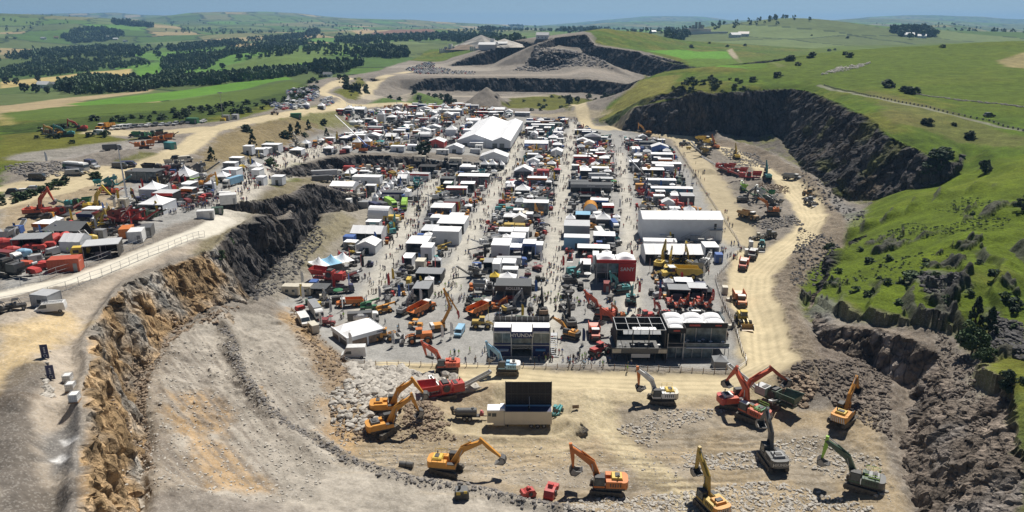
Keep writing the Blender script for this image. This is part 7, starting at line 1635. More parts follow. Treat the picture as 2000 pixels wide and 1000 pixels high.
for px,py,c,lb in ((104,265,'brown','brown stack of plant at the far left verge'),(115,268,'amber','amber plant beside the brown stack'),(134,268,'teal','teal excavator in the verge yard'),(160,257,'red','red machine below the white sail flag'),(280,272,'green','green plant at the yard corner'),(300,270,'darkgreen','dark green plant at the yard corner'),(318,278,'orange','orange plant on the yard corner heap'),(282,290,'orange','lone orange plant by the scree'),(325,272,'brown','brown plant behind the teal box')):
 put(tpl(excavator,c,None,0,40,-80,-40) if c in ('teal','red','amber') else tpl(crusher,c,None,6,False),px,py,random.choice((10,170,200)),lb,'plant machine','plant parked in the far left yard',1.0,4)
T_(cabin,340,292,12,5,3.2,'teal box container at the yard corner','container',c='teal',windows=0,rz=60);T_(cabin,374,242,22,3,3,'green container behind the verge cars','container',c='green',windows=0);T_(cabin,578,231,20,3,3,'white and green cabin on the grassy slope top','cabin',c='green',windows=0,rz=10)
T_(cabin,440,236,14,3,3,'grey cabin on the track edge under the mast','cabin',c='grey',windows=1);T_(cabin,458,234,12,3,3,'pale grey cabin right of the mast cabin','cabin',c='silver',windows=1);put(tpl(lamp_post),436,237,0,'tall pale mast beside the upper track','mast',None,1.8,1)
put(tpl(buggy,'brown'),537,224,10,'small brown buggy driving on the upper track','buggy',None,1.6,2);put(tpl(car,'black',True),1932,227,5,'dark off road car on the hillside lane','car',None,1.25,2)
def skid_steer(c):
 t=Tpl('skid_steer_loader');P='paint_'+c;b=t.part('body');b.box(-1.3,.9,-.6,.6,.4,1.2,P,.08,.05);b.box(-1.3,-.6,-.6,.6,1.2,1.6,P)
 t.part('cab').box(-.6,.7,-.5,.5,1.2,2.1,'glass',.08,.05)
 for x in (-.75,.55):
  for y in (-.72,.72):wheel(t.part('wheel'),x,y,.4,.4,.28,P)
 a=t.part('loader_arm')
 for y in (-.65,.65):a.bar((-1.2,y,1.5),(1.0,y,1.0),.14,P);a.bar((1.0,y,1.0),(1.5,y,.5),.12,P)
 t.part('bucket').prism([(1.3,.8),(1.3,.1),(2.2,.05),(1.5,.3)],-.85,.85,'steel');return t
def site_dumper(c):
 t=Tpl('site_dumper');P='paint_'+c;t.part('chassis').box(-1.8,1.0,-.6,.6,.5,1.2,P,.1,.1)
 for x in (-1.1,1.1):
  for y in (-.8,.8):wheel(t.part('wheel'),x,y,.5,.5,.4,P)
 s=t.part('skip');s.prism([(.2,1.1),(1.4,1.0),(2.4,1.9),(2.2,2.0),(0,1.95)],-.95,.95,P);t.part('roll_bar').bar((-.6,-.5,1.2),(-.6,-.5,2.6),.09,'dark_steel');t.part('roll_bar').bar((-.6,.5,1.2),(-.6,.5,2.6),.09,'dark_steel');t.part('canopy').box(-1.3,-.1,-.6,.6,2.6,2.68,P,.05,.05);return t
def gen_set(c):
 t=Tpl('generator_set');P='paint_'+c;t.part('housing').box(-1.6,1.6,-.65,.65,.3,1.9,P,.06,.05);g_=t.part('grille')
 for i in range(5):g_.box(.4+i*.2,.5+i*.2,-.68,-.62,.6,1.5,'dark_steel')
 t.part('exhaust').cyl((-1.1,.2,1.9),(-1.1,.2,2.4),.09,'dark_steel',n=6);t.part('skid').box(-1.7,1.7,-.55,.55,0,.3,'dark_steel');return t
def tyre_stack():
 t=Tpl('tyre_stack')
 for i,(x,y) in enumerate(((0,0),(1.5,.2),(.7,1.3))):
  for k in range(3-i):t.part('tyre').cyl((x,y,.02+k*.5),(x,y,.5+k*.5),.72,'rubber',n=14)
 return t
def bucket_rack():
 t=Tpl('bucket_display')
 for i,s in enumerate((1.0,.8,1.15)):
  b=t.part('bucket');b.push(TX((-1.9+i*1.8,0,0))@Matrix.Scale(s,4));b.prism([(-.5,0),(.6,.1),(.9,.8),(.6,1.3),(-.2,1.35),(.3,1.1),(.5,.7),(.2,.3),(-.5,.2)],-.6,.6,('paint_amber','dark_steel','paint_red')[i])
  for y in (-.6,.55):b.prism([(-.5,0),(.6,.1),(.9,.8),(.6,1.3),(-.2,1.35)],y,y+.05,('paint_amber','dark_steel','paint_red')[i])
  b.pop()
 return t
def scissor_lift(c):
 t=Tpl('scissor_lift');P='paint_'+c;t.part('base').box(-1.2,1.2,-.6,.6,.3,.9,P);s=t.part('scissor_arms')
 for z in (.9,1.9):
  for y in (-.5,.5):s.bar((-1,y,z),(1,y,z+1),.1,'dark_steel');s.bar((1,y,z),(-1,y,z+1),.1,'dark_steel')
 p=t.part('platform');p.box(-1.2,1.2,-.6,.6,2.9,3.0,'steel')
 for x,y in ((-1.2,-.6),(1.15,-.6),(1.15,.55),(-1.2,.55)):p.box(x,x+.05,y,y+.05,3.0,4.0,P)
 for z in (3.5,3.95):p.box(-1.2,1.2,-.6,-.56,z,z+.05,P);p.box(-1.2,1.2,.56,.6,z,z+.05,P)
 for x in (-.9,.9):
  for y in (-.6,.6):wheel(t.part('wheel'),x,y,.22,.22,.16)
 return t
# ====== filling the rows of the show
import time
AIS=[(grounds([(1062,712),(1085,470),(1105,330),(1122,232)]),3.6),(grounds([(868,640),(885,540),(930,440),(985,345),(1022,270)]),4.6),(grounds([(1250,690),(1240,600),(1232,430),(1212,300),(1205,268)]),4.2),(grounds([(690,640),(725,560),(790,470),(850,350)]),4.2),(grounds([(1440,540),(1420,480),(1330,290)]),5.5),(grounds([(1400,700),(1405,600),(1392,540),(1440,480)]),4.5),(grounds([(700,702),(900,702),(1200,712),(1440,706)]),3.4),(grounds([(690,640),(800,640),(900,650)]),2.5),(grounds([(870,580),(1060,590),(1240,598)]),2.0),(grounds([(850,350),(1000,352)]),2.0),(grounds([(620,395),(700,372),(820,330)]),2.5)]
AIS2=[(grounds([(430,400),(470,370),(500,345),(545,315),(640,290),(740,278),(850,285)]),5),(grounds([(850,290),(900,240),(930,215)]),4),(grounds([(0,520),(150,470),(300,425),(440,395)]),4),(grounds([(0,578),(150,545),(300,488),(400,450),(440,428)]),5)]
def sd(x,y,pl):
 b=1e9
 for (ax,ay),(bx,by) in zip(pl[:-1],pl[1:]):
  dx,dy=bx-ax,by-ay;t=max(0,min(1,((x-ax)*dx+(y-ay)*dy)/(dx*dx+dy*dy+1e-9)));b=min(b,math.hypot(x-ax-t*dx,y-ay-t*dy))
 return b
def aisle_clear(x,y,r,A):
 return all(sd(x,y,pl)>w+r for pl,w in A)
def facing(deg):
 d=deg%360
 return 'facing right' if d<45 or d>=315 else 'facing away' if d<135 else 'facing left' if d<225 else 'facing the camera'
def near_lm(x,y):
 L=sorted((math.hypot(x-a,y-b),a,b,w) for a,b,w in LM)
 d,a,b,w=L[0];dx,dy=x-a,y-b
 if d<3.5 and len(L)>1:d,a,b,w=L[1];dx,dy=x-a,y-b
 rel=('right of ' if dx>0 else 'left of ') if abs(dx)>abs(dy) else ('behind ' if dy>0 else 'in front of ')
 return rel+w,d
LABELS={}
def auto_label(base,x,y,deg=None):
 rel,d=near_lm(x,y)
 far='just ' if d<14 else '' if d<40 else 'well '
 s=f"{base} {facing(deg)}, {far}{rel}" if deg is not None else f"{base} {far}{rel}"
 return ' '.join(s.split()[:16])
CW={'orange':'orange','amber':'amber','red':'red','vermilion':'bright red','yellow':'yellow','mustard':'mustard','blue':'blue','navy':'navy','green':'green','teal':'teal','white':'white','grey':'grey','darkgrey':'dark grey','black':'black','darkgreen':'dark green','lime':'lime green','cream':'cream','silver':'silver','maroon':'maroon','brown':'brown','skyblue':'pale blue'}
KINDS=[( lambda c,g:tpl(excavator,c,None,0,g.choice((45,62)),-90,-55),'excavator',4.2,1.0,15),( lambda c,g:tpl(crusher,c,None,7.5,True),'crusher',5.0,1.0,16),( lambda c,g:tpl(screener,c,None,3),'screening machine',5.0,.9,15),( lambda c,g:tpl(dump_truck,c),'dump truck',4.2,.85,7),( lambda c,g:tpl(loader,c,g.choice((0,.8))),'wheel loader',3.6,.9,9),( lambda c,g:tpl(telehandler,c,g.choice((12,55)),6),'telehandler',3.0,.9,6),( lambda c,g:tpl(roller,c),'road roller',2.4,1.0,6),( lambda c,g:tpl(small_plant,c),'towable plant',2.0,1.1,8),( lambda c,g:tpl(mixer_drum,c),'mixer drum',2.4,.9,3),( lambda c,g:tpl(skip,c),'truck body',3.0,.9,4),( lambda c,g:tpl(skid_steer,c),'skid steer loader',2.0,1.1,9),( lambda c,g:tpl(site_dumper,c),'site dumper',2.0,1.0,7),( lambda c,g:tpl(gen_set,c),'generator set',1.9,1.0,8),( lambda c,g:tpl(tyre_stack),'tyre stack',1.6,1.1,5),( lambda c,g:tpl(bucket_rack),'bucket display',2.2,1.0,6),( lambda c,g:tpl(scissor_lift,c),'scissor lift',1.8,1.0,5),( lambda c,g:tpl(lorry,c if c!='black' else 'white','darkgrey',7.5,True,True),'tipper lorry',3.4,.9,7)]
wsum=sum(k[4] for k in KINDS)
ncol=[0]
def pick_col(x,y,g):
 cx,cy=int(x//17),int(y//15)
 h=random.Random(cx*7919+cy*104729+5)
 base=h.choice(['orange','amber','yellow','maroon','navy','teal','grey','darkgrey','black','darkgrey','black','silver','mustard','red','darkgreen','grey','black','darkgrey','navy','darkgreen','black'])
 if y>560 and x<0:base=h.choice(['orange','amber','orange','amber','darkgrey','yellow'])
 return base if g.random()<.6 else g.choice(['black','darkgrey','grey','white','red','yellow','darkgrey','black','white','silver','maroon','cream','darkgrey','black','blue','brown'])
NFILL=0
def fill(poly_px,n,A,seed,group,z_ok=None,maxscale=1.0,lim=10**6,detail_r=330):
 global NFILL
 g=random.Random(seed);wp=grounds(poly_px);P=pts_in(None,n,seed,wp);P.sort(key= lambda p:p[1])
 for x,y in P:
  t=g.uniform(0,wsum);i=0
  while t>KINDS[i][4]:t-=KINDS[i][4];i+=1
  mk,nm,r,s,_=KINDS[i]
  ok=False
  for rr_try,kk in ((r,i),(2.0,g.choice((10,11,12,14,15))),(1.7,g.choice((7,12,13)))):
   mk,nm,_,s,_=KINDS[kk]
   if is_free(x,y,rr_try*.8) and aisle_clear(x,y,rr_try*.55,A):ok=True;break
  if not ok:continue
  c=pick_col(x,y,g);s=s*g.uniform(.85,1.1)*maxscale;fc=g.choice((0,20,40,90,140,180,200,250,270,290,320))+g.uniform(-8,8)
  try:tp=mk(c,g)
  except KeyError:continue
  tp.spawn((x,y,HZ(x,y)),R(fc),s,auto_label(f"{CW.get(c, c)} {nm}",x,y,fc),nm,group,detail=math.hypot(x,y)<detail_r)
  occ(x,y,rr_try*.78);NFILL+=1
MAIN=[(560,596),(610,545),(700,470),(760,415),(690,385),(650,350),(700,325),(800,322),(900,326),(1000,306),(1035,236),(1115,232),(1160,262),(1290,278),(1322,298),(1440,480),(1395,545),(1440,640),(1440,690),(1300,600),(1100,640),(900,640),(700,590),(640,640)]
SM=[(l[0],l[1]) for l in MAIN]
UP=[(660,222),(740,212),(900,208),(1010,222),(890,285),(760,292),(600,300),(540,330),(460,372),(430,350),(520,298),(640,275),(700,255)]
def fill_roofs(poly_px,n,A,seed,group):
 g=random.Random(seed)
 for x,y in pts_in(poly_px,n,seed):
  w,d,h=g.choice(((6,4,3.2),(8,5,3.4),(5,5,3.0),(10,5,3.6),(7,6,4.2),(5,3.5,2.8),(12,4.5,3.4)));r=math.hypot(w,d)*.36
  if not (is_free(x,y,r) and aisle_clear(x,y,r*.8,A)):continue
  q=g.random();fc=g.choice((None,None,'canvas_blue','canvas_red','canvas_black','canvas_navy','canvas_orange','canvas_white','canvas_green'))
  if q<.62:t=tpl(flat_stand,w,d,h,g.choice(('canvas_wall','canvas_wall','canvas_black','canvas_darkgrey')),g.choice(('canvas_tent','canvas_tent','canvas_tent','canvas_silver','canvas_darkgrey')),fc,None,g.random()<.7);nm='flat roofed stand'+(f" with {CW.get(fc[7:], fc[7:])} fascia" if fc else '');ct='stand'
  elif q<.8:t=tpl(marquee,w,d+2,3.0,1.6,'canvas_wall','canvas_tent',g.random()<.5,g.choice('xy'),3,None);nm='small gabled marquee';ct='marquee'
  else :t=tpl(pagoda,5,2.6,2.2,g.choice(('canvas_tent','canvas_tent','canvas_wall')),g.choice((True,2,False)));nm='white peaked tent';ct='tent'
  t.spawn((x,y,HZ(x,y)),GRID+R(g.choice((0,0,0,90))+g.uniform(-3,3)),1.0,auto_label(nm,x,y),ct,group,detail=math.hypot(x,y)<360)
  for k in (-.3,.3):occ(x+w*k,y,d*.5)
  occ(x,y,d*.5)
fill_roofs(SM,300,AIS,31,'stands in the show rows');fill_roofs(UP,170,AIS2,32,'stands on the upper show ground');fill_roofs([(0,478),(120,440),(250,420),(330,350),(400,345),(420,400),(330,420),(200,470),(100,510),(0,530)],26,AIS2,33,'stands on the left plateau')
fill(SM,4200,AIS,11,'machines shown on the stands')
fill(UP,1500,AIS2,12,'machines on the upper show ground')
fill([(760,207),(940,205),(985,222),(900,228),(760,225)],200,[],15,'machines at the back of the upper show')
fill([(0,478),(120,440),(250,420),(330,350),(400,345),(420,400),(330,420),(200,470),(100,510),(0,530)],700,AIS2,13,'small plant on the left plateau')
SMALL=[( lambda g:tpl(parasol,g.choice(('black','white','darkgrey','navy','red','green'))),'parasol over a table',1.5),( lambda g:tpl(cabin,2.4,2.0,2.5,g.choice(('white','grey','cream','darkgrey','blue')),1,False),'small display cabin',1.8),( lambda g:tpl(pagoda,3.0,2.3,1.2,g.choice(('canvas_tent','canvas_tent','canvas_darkgrey','canvas_silver')),g.choice((True,False))),'small pop up tent',2.0),( lambda g:tpl(feather_flag,g.choice(('white','red','blue','yellow','black','white'))),'feather flag',.6),( lambda g:tpl(flat_stand,4.5,3.5,2.8),'small white canopy',2.6)]
def fill_small(poly_px,n,A,seed,group):
 g=random.Random(seed);P=pts_in(poly_px,n,seed)
 for x,y in P:
  mk,nm,r=SMALL[g.choice((0,1,1,2,2,3,3,3,4,4))]
  if is_free(x,y,r*.7) and aisle_clear(x,y,r*.6,A):
   mk(g).spawn((x,y,HZ(x,y)),GRID+R(g.choice((0,0,90))+g.uniform(-5,5)),g.uniform(.9,1.15),auto_label(nm,x,y),nm.split(' over')[0].replace('small ','').replace('pop up ',''),group,detail=math.hypot(x,y)<300);occ(x,y,r*.7)
fill_small(SM,2600,AIS,21,'small stand furniture');fill_small(UP,900,AIS2,22,'small stand furniture on the upper ground');fill_small([(0,470),(120,430),(250,400),(330,340),(400,345),(430,400),(330,425),(200,470),(100,510),(0,530)],300,AIS2,23,'small stand furniture on the left plateau')
# ====== people
PERSONS=[person(i) for i in range(24)]
def crowd():
 g=random.Random(5);pts=[]
 def along(A,n,spread):
  pl=A[0];L=[0]
  for a,b in zip(pl[:-1],pl[1:]):L.append(L[-1]+math.hypot(b[0]-a[0],b[1]-a[1]))
  for _ in range(n):
   s=g.uniform(0,L[-1]);k=max(i for i in range(len(pl)-1) if L[i]<=s);f=(s-L[k])/(L[k+1]-L[k]+1e-9)
   x=pl[k][0]+(pl[k+1][0]-pl[k][0])*f+g.uniform(-1,1)*(A[1]+spread);y=pl[k][1]+(pl[k+1][1]-pl[k][1])*f+g.uniform(-1,1)*(A[1]+spread)
   pts.append((x,y))
   for _k in range(g.choice((0,0,1,1,1,2,3,4))):pts.append((x+g.uniform(-1.3,1.3),y+g.uniform(-1,1)))
 for A,n in zip(AIS,(150,140,110,110,34,18,12,18,34,30,30)):along(A,n,.5)
 for A,n in zip(AIS2[:3],(250,80,90)):along(A,n,1)
 for px in [1046,1052,1066,1080,1098,1106,1110,1118,1124,1130,1136,1142,1150,1154,1160,902,910,926,930,1018,1186,1190]+[1110,1122,1116,1132]:
  gp=ground(px+g.uniform(-2,2),709+g.uniform(-6,2));pts.append((gp.x,gp.y))
 for p in pts_in(SM,200,77):pts.append(p)
 for p in pts_in([(890,690),(1000,702),(1190,705),(1190,690),(900,680)],34,78):pts.append(p)
 for p in pts_in([(20,500),(150,465),(260,410),(420,360),(430,405),(300,430),(60,520)],190,80):pts.append(p)
 for p in pts_in([(330,345),(410,350),(420,372),(330,380)],70,79):pts.append(p)
 out=[]
 for x,y in pts:
  if is_free(x,y,.1):out.append((x,y))
 out.sort(key= lambda p:math.hypot(*p));return out
CR=crowd()
gp_=random.Random(3)
for i,(x,y) in enumerate(CR[:295]):
 k=gp_.randrange(24);a=gp_.uniform(0,360)
 PERSONS[k].spawn((x,y,HZ(x,y)),R(a),gp_.uniform(.94,1.06),auto_label(f"person in {TOPN[k % 12]} top and {LEGN[(k * 7) % 6]} trousers",x,y),'person','visitors walking between the stands',False)
V=[];F=[];mi=[];o_=0;allm=[]
pm=[person_mesh('canvas_'+a,'canvas_'+b,'canvas_black',k) for k,(a,b) in enumerate((('navy','navy'),('black','darkgrey'),('white','navy'),('grey','black'),('red','darkgrey'),('blue','cream')))]
for x,y in CR[295:]:
 mb=random.choice(pm);a=random.uniform(0,6.28);c,s=math.cos(a),math.sin(a);z=HZ(x,y)
 V+=[(vx*c-vy*s+x,vx*s+vy*c+y,vz+z) for vx,vy,vz in mb.v];F+=[tuple(i+o_ for i in f) for f in mb.f];allm+=mb.m;o_+=len(mb.v)
if V:
 mb=MB();mb.v=V;mb.f=F;mb.m=allm;ob=bpy.data.objects.new('crowd',mb.mesh('crowd'));COL.objects.link(ob);tag(ob,kind='stuff')
PERSONS[10].spawn(tuple(G(1225,727)),0,1.1,'marshal in yellow hi-vis standing on the front bank','person',None,False)
PERSONS[6].spawn(tuple(G(1119,716)),0,1.05,'person in red standing alone at the front rail','person',None,False)
# ====== fences
def fence(name,pts_px,step,h,label,mat='wood',rails=(.5,1.0),maxp=96,m_rail='galvanised',r=.07):
 pl=grounds(pts_px);t=Tpl(name);L=0;P=[]
 for (ax,ay),(bx,by) in zip(pl[:-1],pl[1:]):
  d=math.hypot(bx-ax,by-ay);n=max(1,int(d/step))
  for i in range(n):P.append((ax+(bx-ax)*i/n,ay+(by-ay)*i/n))
 P.append(pl[-1]);o0=P[0];Z=[HZ(x,y) for x,y in P];z0=Z[0]
 root=bpy.data.objects.new(name,None);COL.objects.link(root);root.location=(o0[0],o0[1],z0);tag(root,label,'fence')
 pm_=MB();pm_.box(-r,r,-r,r,-.3,h,mat);pmesh=pm_.mesh('post');rest=MB();sel=max(1,len(P)//maxp+(1 if len(P)>maxp else 0))
 for i,((x,y),z) in enumerate(zip(P,Z)):
  if i%sel==0:o=bpy.data.objects.new('post',pmesh);COL.objects.link(o);o.parent=root;o.location=(x-o0[0],y-o0[1],z-z0)
  else :rest.box(x-o0[0]-r,x-o0[0]+r,y-o0[1]-r,y-o0[1]+r,z-z0-.3,z-z0+h,mat)
 if rest.v:o=bpy.data.objects.new('post',rest.mesh('post'));COL.objects.link(o);o.parent=root;o['kind']='stuff'
 for hh in rails:
  rb=MB()
  for (x0,y0),(x1,y1),za,zb in zip(P[:-1],P[1:],Z[:-1],Z[1:]):rb.bar((x0-o0[0],y0-o0[1],za-z0+hh),(x1-o0[0],y1-o0[1],zb-z0+hh),.06,m_rail)
  o=bpy.data.objects.new('rail',rb.mesh('rail'));COL.objects.link(o);o.parent=root
fence('post_fence',[(655,700),(690,712),(800,714),(1000,716),(1200,720),(1440,726),(1458,712)],2.6,1.2,'post and rail fence along the front edge of the show ground')
fence('post_fence',[(1458,712),(1436,640),(1403,570),(1397,545),(1447,488),(1437,465),(1400,410),(1345,325),(1318,286)],2.6,1.2,'post and rail fence down the right side of the show ground')
fence('mesh_fence',[(0,600),(60,588),(130,567),(200,541),(270,510),(330,487),(400,462)],3.4,2.0,'temporary mesh fence on the cliff side of the left road','galvanised',(.15,1.0,1.95),r=.035)
fence('mesh_fence',[(0,566),(80,550),(170,522),(240,495),(300,475)],3.4,2.0,'temporary mesh fence between the left road and the containers','galvanised',(.15,1.0,1.95),r=.035)
fence('lane_wall',[(1610,166),(1700,189),(1850,220),(1932,236),(2030,260)],3.0,1.0,'stone wall beside the hillside lane','stone_grey',(.3,.6,.85),m_rail='stone_grey',r=.25)
# ====== stones
stones([(680,715),(790,720),(880,745),(940,760),(860,775),(800,790),(740,800),(700,760)],1300,.35,2.0,'stone_pale',1,'boulder_pile')
bg=random.Random(9)
for i,(px,py,s_) in enumerate(((870,736,1.3),(885,748,1.6),(862,748,1.3),(888,740,1.4),(700,730,1.2),(720,735,1.3),(745,745,1.2),(760,760,1.1),(700,752,1.1),(735,765,1.3),(790,752,1.2),(714,724,1.1))):
 vs,fs=ROCKS[i%8];m_=MB();m_.raw([tuple(v*s_) for v in vs],[tuple(int(a) for a in f) for f in fs],'stone_pale');o=bpy.data.objects.new('boulder',m_.mesh('boulder'));COL.objects.link(o);g_=G(px,py);o.location=(g_.x,g_.y,g_.z+s_*.5);o.rotation_euler=(0,0,bg.uniform(0,6))
 tag(o,('single pale boulder left of the pale blue excavator, ' if i<4 else 'large pale boulder on the white rock pile, ')+('farthest','nearest and largest','leftmost','squarish','at its top left corner','near its upper edge','in its centre','at its lower right','at its left rim','at its bottom','toward the red crusher','touching the fence bank')[i],'boulder','large pale boulders')
stones_line([(430,632),(455,660),(455,690),(480,740),(520,790),(565,830),(620,862),(700,905),(800,935),(900,948),(1020,975),(1120,990)],1900,1.5,.08,.5,'stone_grey',2)
stones([(1100,975),(1330,960),(1480,940),(1600,960),(1700,990),(1720,1010),(1100,1010)],3000,.12,.5,'stone_pale',3)
stones([(1330,890),(1500,880),(1490,915),(1340,920)],500,.12,.5,'stone_pale',4);stones([(1200,838),(1300,800),(1430,800),(1300,850),(1270,878),(1215,850)],600,.1,.5,'stone_pale',5)
stones([(1500,860),(1600,850),(1720,900),(1740,980),(1640,940),(1540,900)],900,.1,.5,'stone_pale',6);stones([(640,800),(740,800),(860,830),(900,860),(800,860),(660,860)],900,.1,.5,'stone_brown',7)
stones([(660,860),(860,850),(1100,880),(1380,880),(1300,960),(1000,950),(760,910)],1500,.06,.3,'stone_pale',8);stones([(240,800),(330,660),(620,690),(680,860),(600,980),(240,960)],5000,.05,.35,'stone_pale',9)
stones([(215,900),(232,760),(262,700),(340,650),(390,620),(300,720),(260,900)],800,.1,.6,'stone_brown',11)
stones([(235,900),(240,800),(262,720),(300,700),(285,800),(300,920)],1300,.1,.5,'stone_brown',40);stones([(560,590),(620,650),(690,720),(700,790),(650,760),(580,660)],800,.1,.6,'stone_brown',41)
stones([(330,625),(400,600),(470,600),(440,620),(380,640),(300,690)],220,.15,.8,'stone_brown',12)
stones([(1540,720),(1690,690),(1740,740),(1740,860),(1640,800)],1700,.12,.7,'stone_umber',13);stones([(1830,640),(1900,700),(1960,900),(1990,1000),(1870,980),(1840,760)],1600,.1,.6,'stone_umber',14)
stones([(1560,320),(1640,380),(1690,410),(1690,450),(1610,400),(1560,360)],350,.25,1.0,'stone_dark',15);stones([(1500,430),(1550,420),(1570,440),(1500,450),(1460,440)],500,.2,.8,'stone_grey',16)
stones([(1400,290),(1480,300),(1510,330),(1440,325)],700,.3,1.0,'stone_grey',17);stones([(1480,355),(1540,365),(1545,378),(1490,378)],400,.2,.8,'stone_brown',18)
stones([(1560,440),(1640,480),(1590,560),(1540,560)],700,.2,.8,'stone_dark',19);stones([(1780,560),(1860,570),(1870,600),(1800,600)],500,.2,.8,'stone_dark',20)
stones([(1940,620),(2000,640),(2000,720),(1930,680)],500,.2,1.0,'stone_dark',21);stones([(480,560),(560,480),(620,440),(640,460),(560,560),(500,590)],900,.2,.8,'stone_dark',22)
stones([(0,330),(60,318),(150,318),(180,340),(60,350)],600,.3,1.0,'stone_grey',23);stones([(1040,100),(1140,104),(1190,135),(1050,140),(1000,138)],1200,.8,3.0,'stone_grey',24)
stones([(1600,145),(1640,130),(1700,122),(1680,132),(1630,142)],260,.5,1.6,'stone_pale',25,'field_stones');stones_line([(1780,182),(1850,192),(1920,200),(2000,210)],400,1.5,.3,.9,'stone_grey',26,'tumbled_wall')
stones([(640,770),(700,745),(780,775),(770,830),(700,850),(650,830)],700,.2,1.1,'stone_pale',44)
stones([(1520,735),(1570,730),(1600,760),(1570,800),(1530,780)],500,.15,.9,'stone_brown',42);stones([(790,790),(850,790),(880,830),(840,850),(790,830)],500,.15,.8,'stone_brown',43)
stones([(100,690),(90,740),(110,780),(80,780)],120,.2,.7,'stone_pale',27)
# ====== trees and bushes
TB={'bush_near':[tree_tpl('bush',1900,34,.09,m,s,2.2,2.6) for s,m in ((1,'leaf'),(2,'leaf_dark'),(3,'leaf_light'))],'bush':[tree_tpl('bush',520,22,.14,m,s+5,2.0,2.4) for s,m in ((1,'leaf'),(2,'leaf_dark'),(3,'leaf'))],'round':[tree_tpl('round',1000,34,.11,m,s+9,3.8,8.5,.08) for s,m in ((1,'leaf_dark'),(2,'leaf'),(3,'leaf_dark'))],'near':[tree_tpl('round',4200,34,.055,'leaf',31,2.6,6.0,.08),tree_tpl('round',4200,30,.055,'leaf_dark',32,2.6,5.5,.06)],'cone':[tree_tpl('cone',1500,50,.085,'leaf_dark',41,1.7,5.5,.06),tree_tpl('cone',700,40,.10,'leaf_dark',42,1.8,5.0,.06)]}
def tree(kind,k,px,py,s,label,cat=None,group=None,detail=True):
 g=G(px,py);TB[kind][k].spawn((g.x,g.y,g.z-.1),random.uniform(0,6.28),s,label,cat or ('bush' if 'bush' in kind else 'tree'),group,detail)
for a in (('near',0,1898,690,1.25,'broad leafy tree on the right slope, left of the group'),('cone',0,1902,640,1.1,'upright conifer behind the broad tree on the right slope'),('cone',0,1930,655,1.15,'upright conifer right of its neighbour on the right slope'),('near',0,1920,720,.8,'low leafy tree below the broad one on the right slope'),('near',1,1972,770,.85,'round leafy bush tree near the right edge'),('near',0,1618,495,.75,'pale leafy bush on the bank above the road bend'),('near',1,1923,338,1.05,'solitary dark round bush high on the hillside'),('near',1,1994,420,.9,'dark bush cut by the right edge'),('bush_near',1,1810,243,1.5,'dark round bush on the open hillside'),('bush_near',1,1894,268,1.5,'low dark bush right of the round one'),('bush_near',1,1863,245,.7,'tiny bush on the hillside'),('bush_near',1,1833,315,2.2,'dark bush on the lip of the big rock face'),('bush_near',1,1820,335,2.0,'bush hanging below the lip of the rock face'),('bush_near',0,1845,305,1.8,'bush at the right end of the rock face'),('bush_near',0,1775,570,1.6,'small bush beside the dark scree patch'),('bush_near',2,1900,420,.5,'small tuft on the lower hillside'),('cone',1,1701,590,.5,'tiny upright shrub above the brown cliff'),('round',0,829,305,1.15,'large dark tree on the bank in the middle of the show'),('round',0,1111,205,1.25,'large dark tree at the back of the show'),('round',1,1128,200,.8,'smaller tree right of the large dark one at the back'),('round',1,1150,194,.8,'tree by the back track'),('round',0,874,205,1.3,'dark tree behind the amber machines'),('bush_near',0,185,348,1.2,'bush on the bank below the coach'),('bush_near',0,121,362,.9,'small bush on the bank left of the coach'),('bush',1,430,355,.5,'low scrub at the slope foot'),('cone',1,494,284,1.35,'dark conifer low on the brown slope'),('cone',1,414,314,1.2,'dark conifer at the left of the brown slope'),('bush',1,482,258,1.9,'dark bush near the top of the brown slope'),('cone',1,569,270,1.6,'tall dark conifer in the middle of the brown slope'),('cone',1,583,262,1.5,'dark conifer right of the tall one on the brown slope'),('bush',1,555,268,2.0,'dark bush left of the tall conifer'),('cone',1,603,254,1.2,'conifer on the upper right of the brown slope'),('bush',0,596,267,1.2,'round bush below the conifers'),('bush',0,527,288,1.6,'bush at the slope foot above the office block'),('bush',1,632,242,1.6,'bush at the right end of the brown slope'),('cone',1,638,266,1.0,'small conifer near the crane'),('bush',0,530,326,2.0,'bush on the grassy knoll'),('bush_near',0,445,470,.9,'bush in the cleft of the dark cliff'),('bush',0,430,500,1.0,'pale bush at the end of the ochre cliff')):
 tree(*a)
gt=random.Random(17)
def scatter_trees(poly_px,n,kinds,s0,s1,words,group,seed,cap=True):
 P=pts_in(poly_px,n,seed)
 for i,(x,y) in enumerate(P):
  kd=gt.choice(kinds);tp=gt.choice(TB[kd]);tp.spawn((x,y,HZ(x,y)-.1),gt.uniform(0,6.28),gt.uniform(s0,s1),auto_label(words,x,y) if cap else words,'bush' if 'bush' in kd else 'tree',group,False)
scatter_trees([(150,238),(300,222),(470,205),(560,190),(600,160),(640,150),(620,175),(580,205),(480,222),(300,240)],110,['bush'],.8,1.9,'dark hawthorn bush on the verge strip','scrub on the far verge',1)
scatter_trees([(660,155),(705,152),(722,175),(715,192),(690,192),(665,172)],30,['bush','round'],.6,1.1,'bush on the wooded bank between the two tracks','bushes between the tracks',2)
scatter_trees([(740,190),(860,186),(890,200),(740,202)],22,['bush'],1.0,1.8,'bush in the strip behind the show','bushes behind the show',3)
scatter_trees([(980,192),(1110,185),(1110,215),(1000,212)],16,['bush'],.8,1.5,'scrub bush on the mound behind the show','scrub on the mound',4)
scatter_trees([(1310,175),(1340,160),(1500,158),(1600,168),(1560,172),(1340,185)],26,['bush'],.9,1.9,'thorn bush above the big rock face','thorn bushes above the rock face',5)
scatter_trees([(1180,165),(1240,172),(1225,190),(1160,200)],12,['bush','round'],.7,1.2,'bush at the foot of the green nose','bushes at the green nose',6)
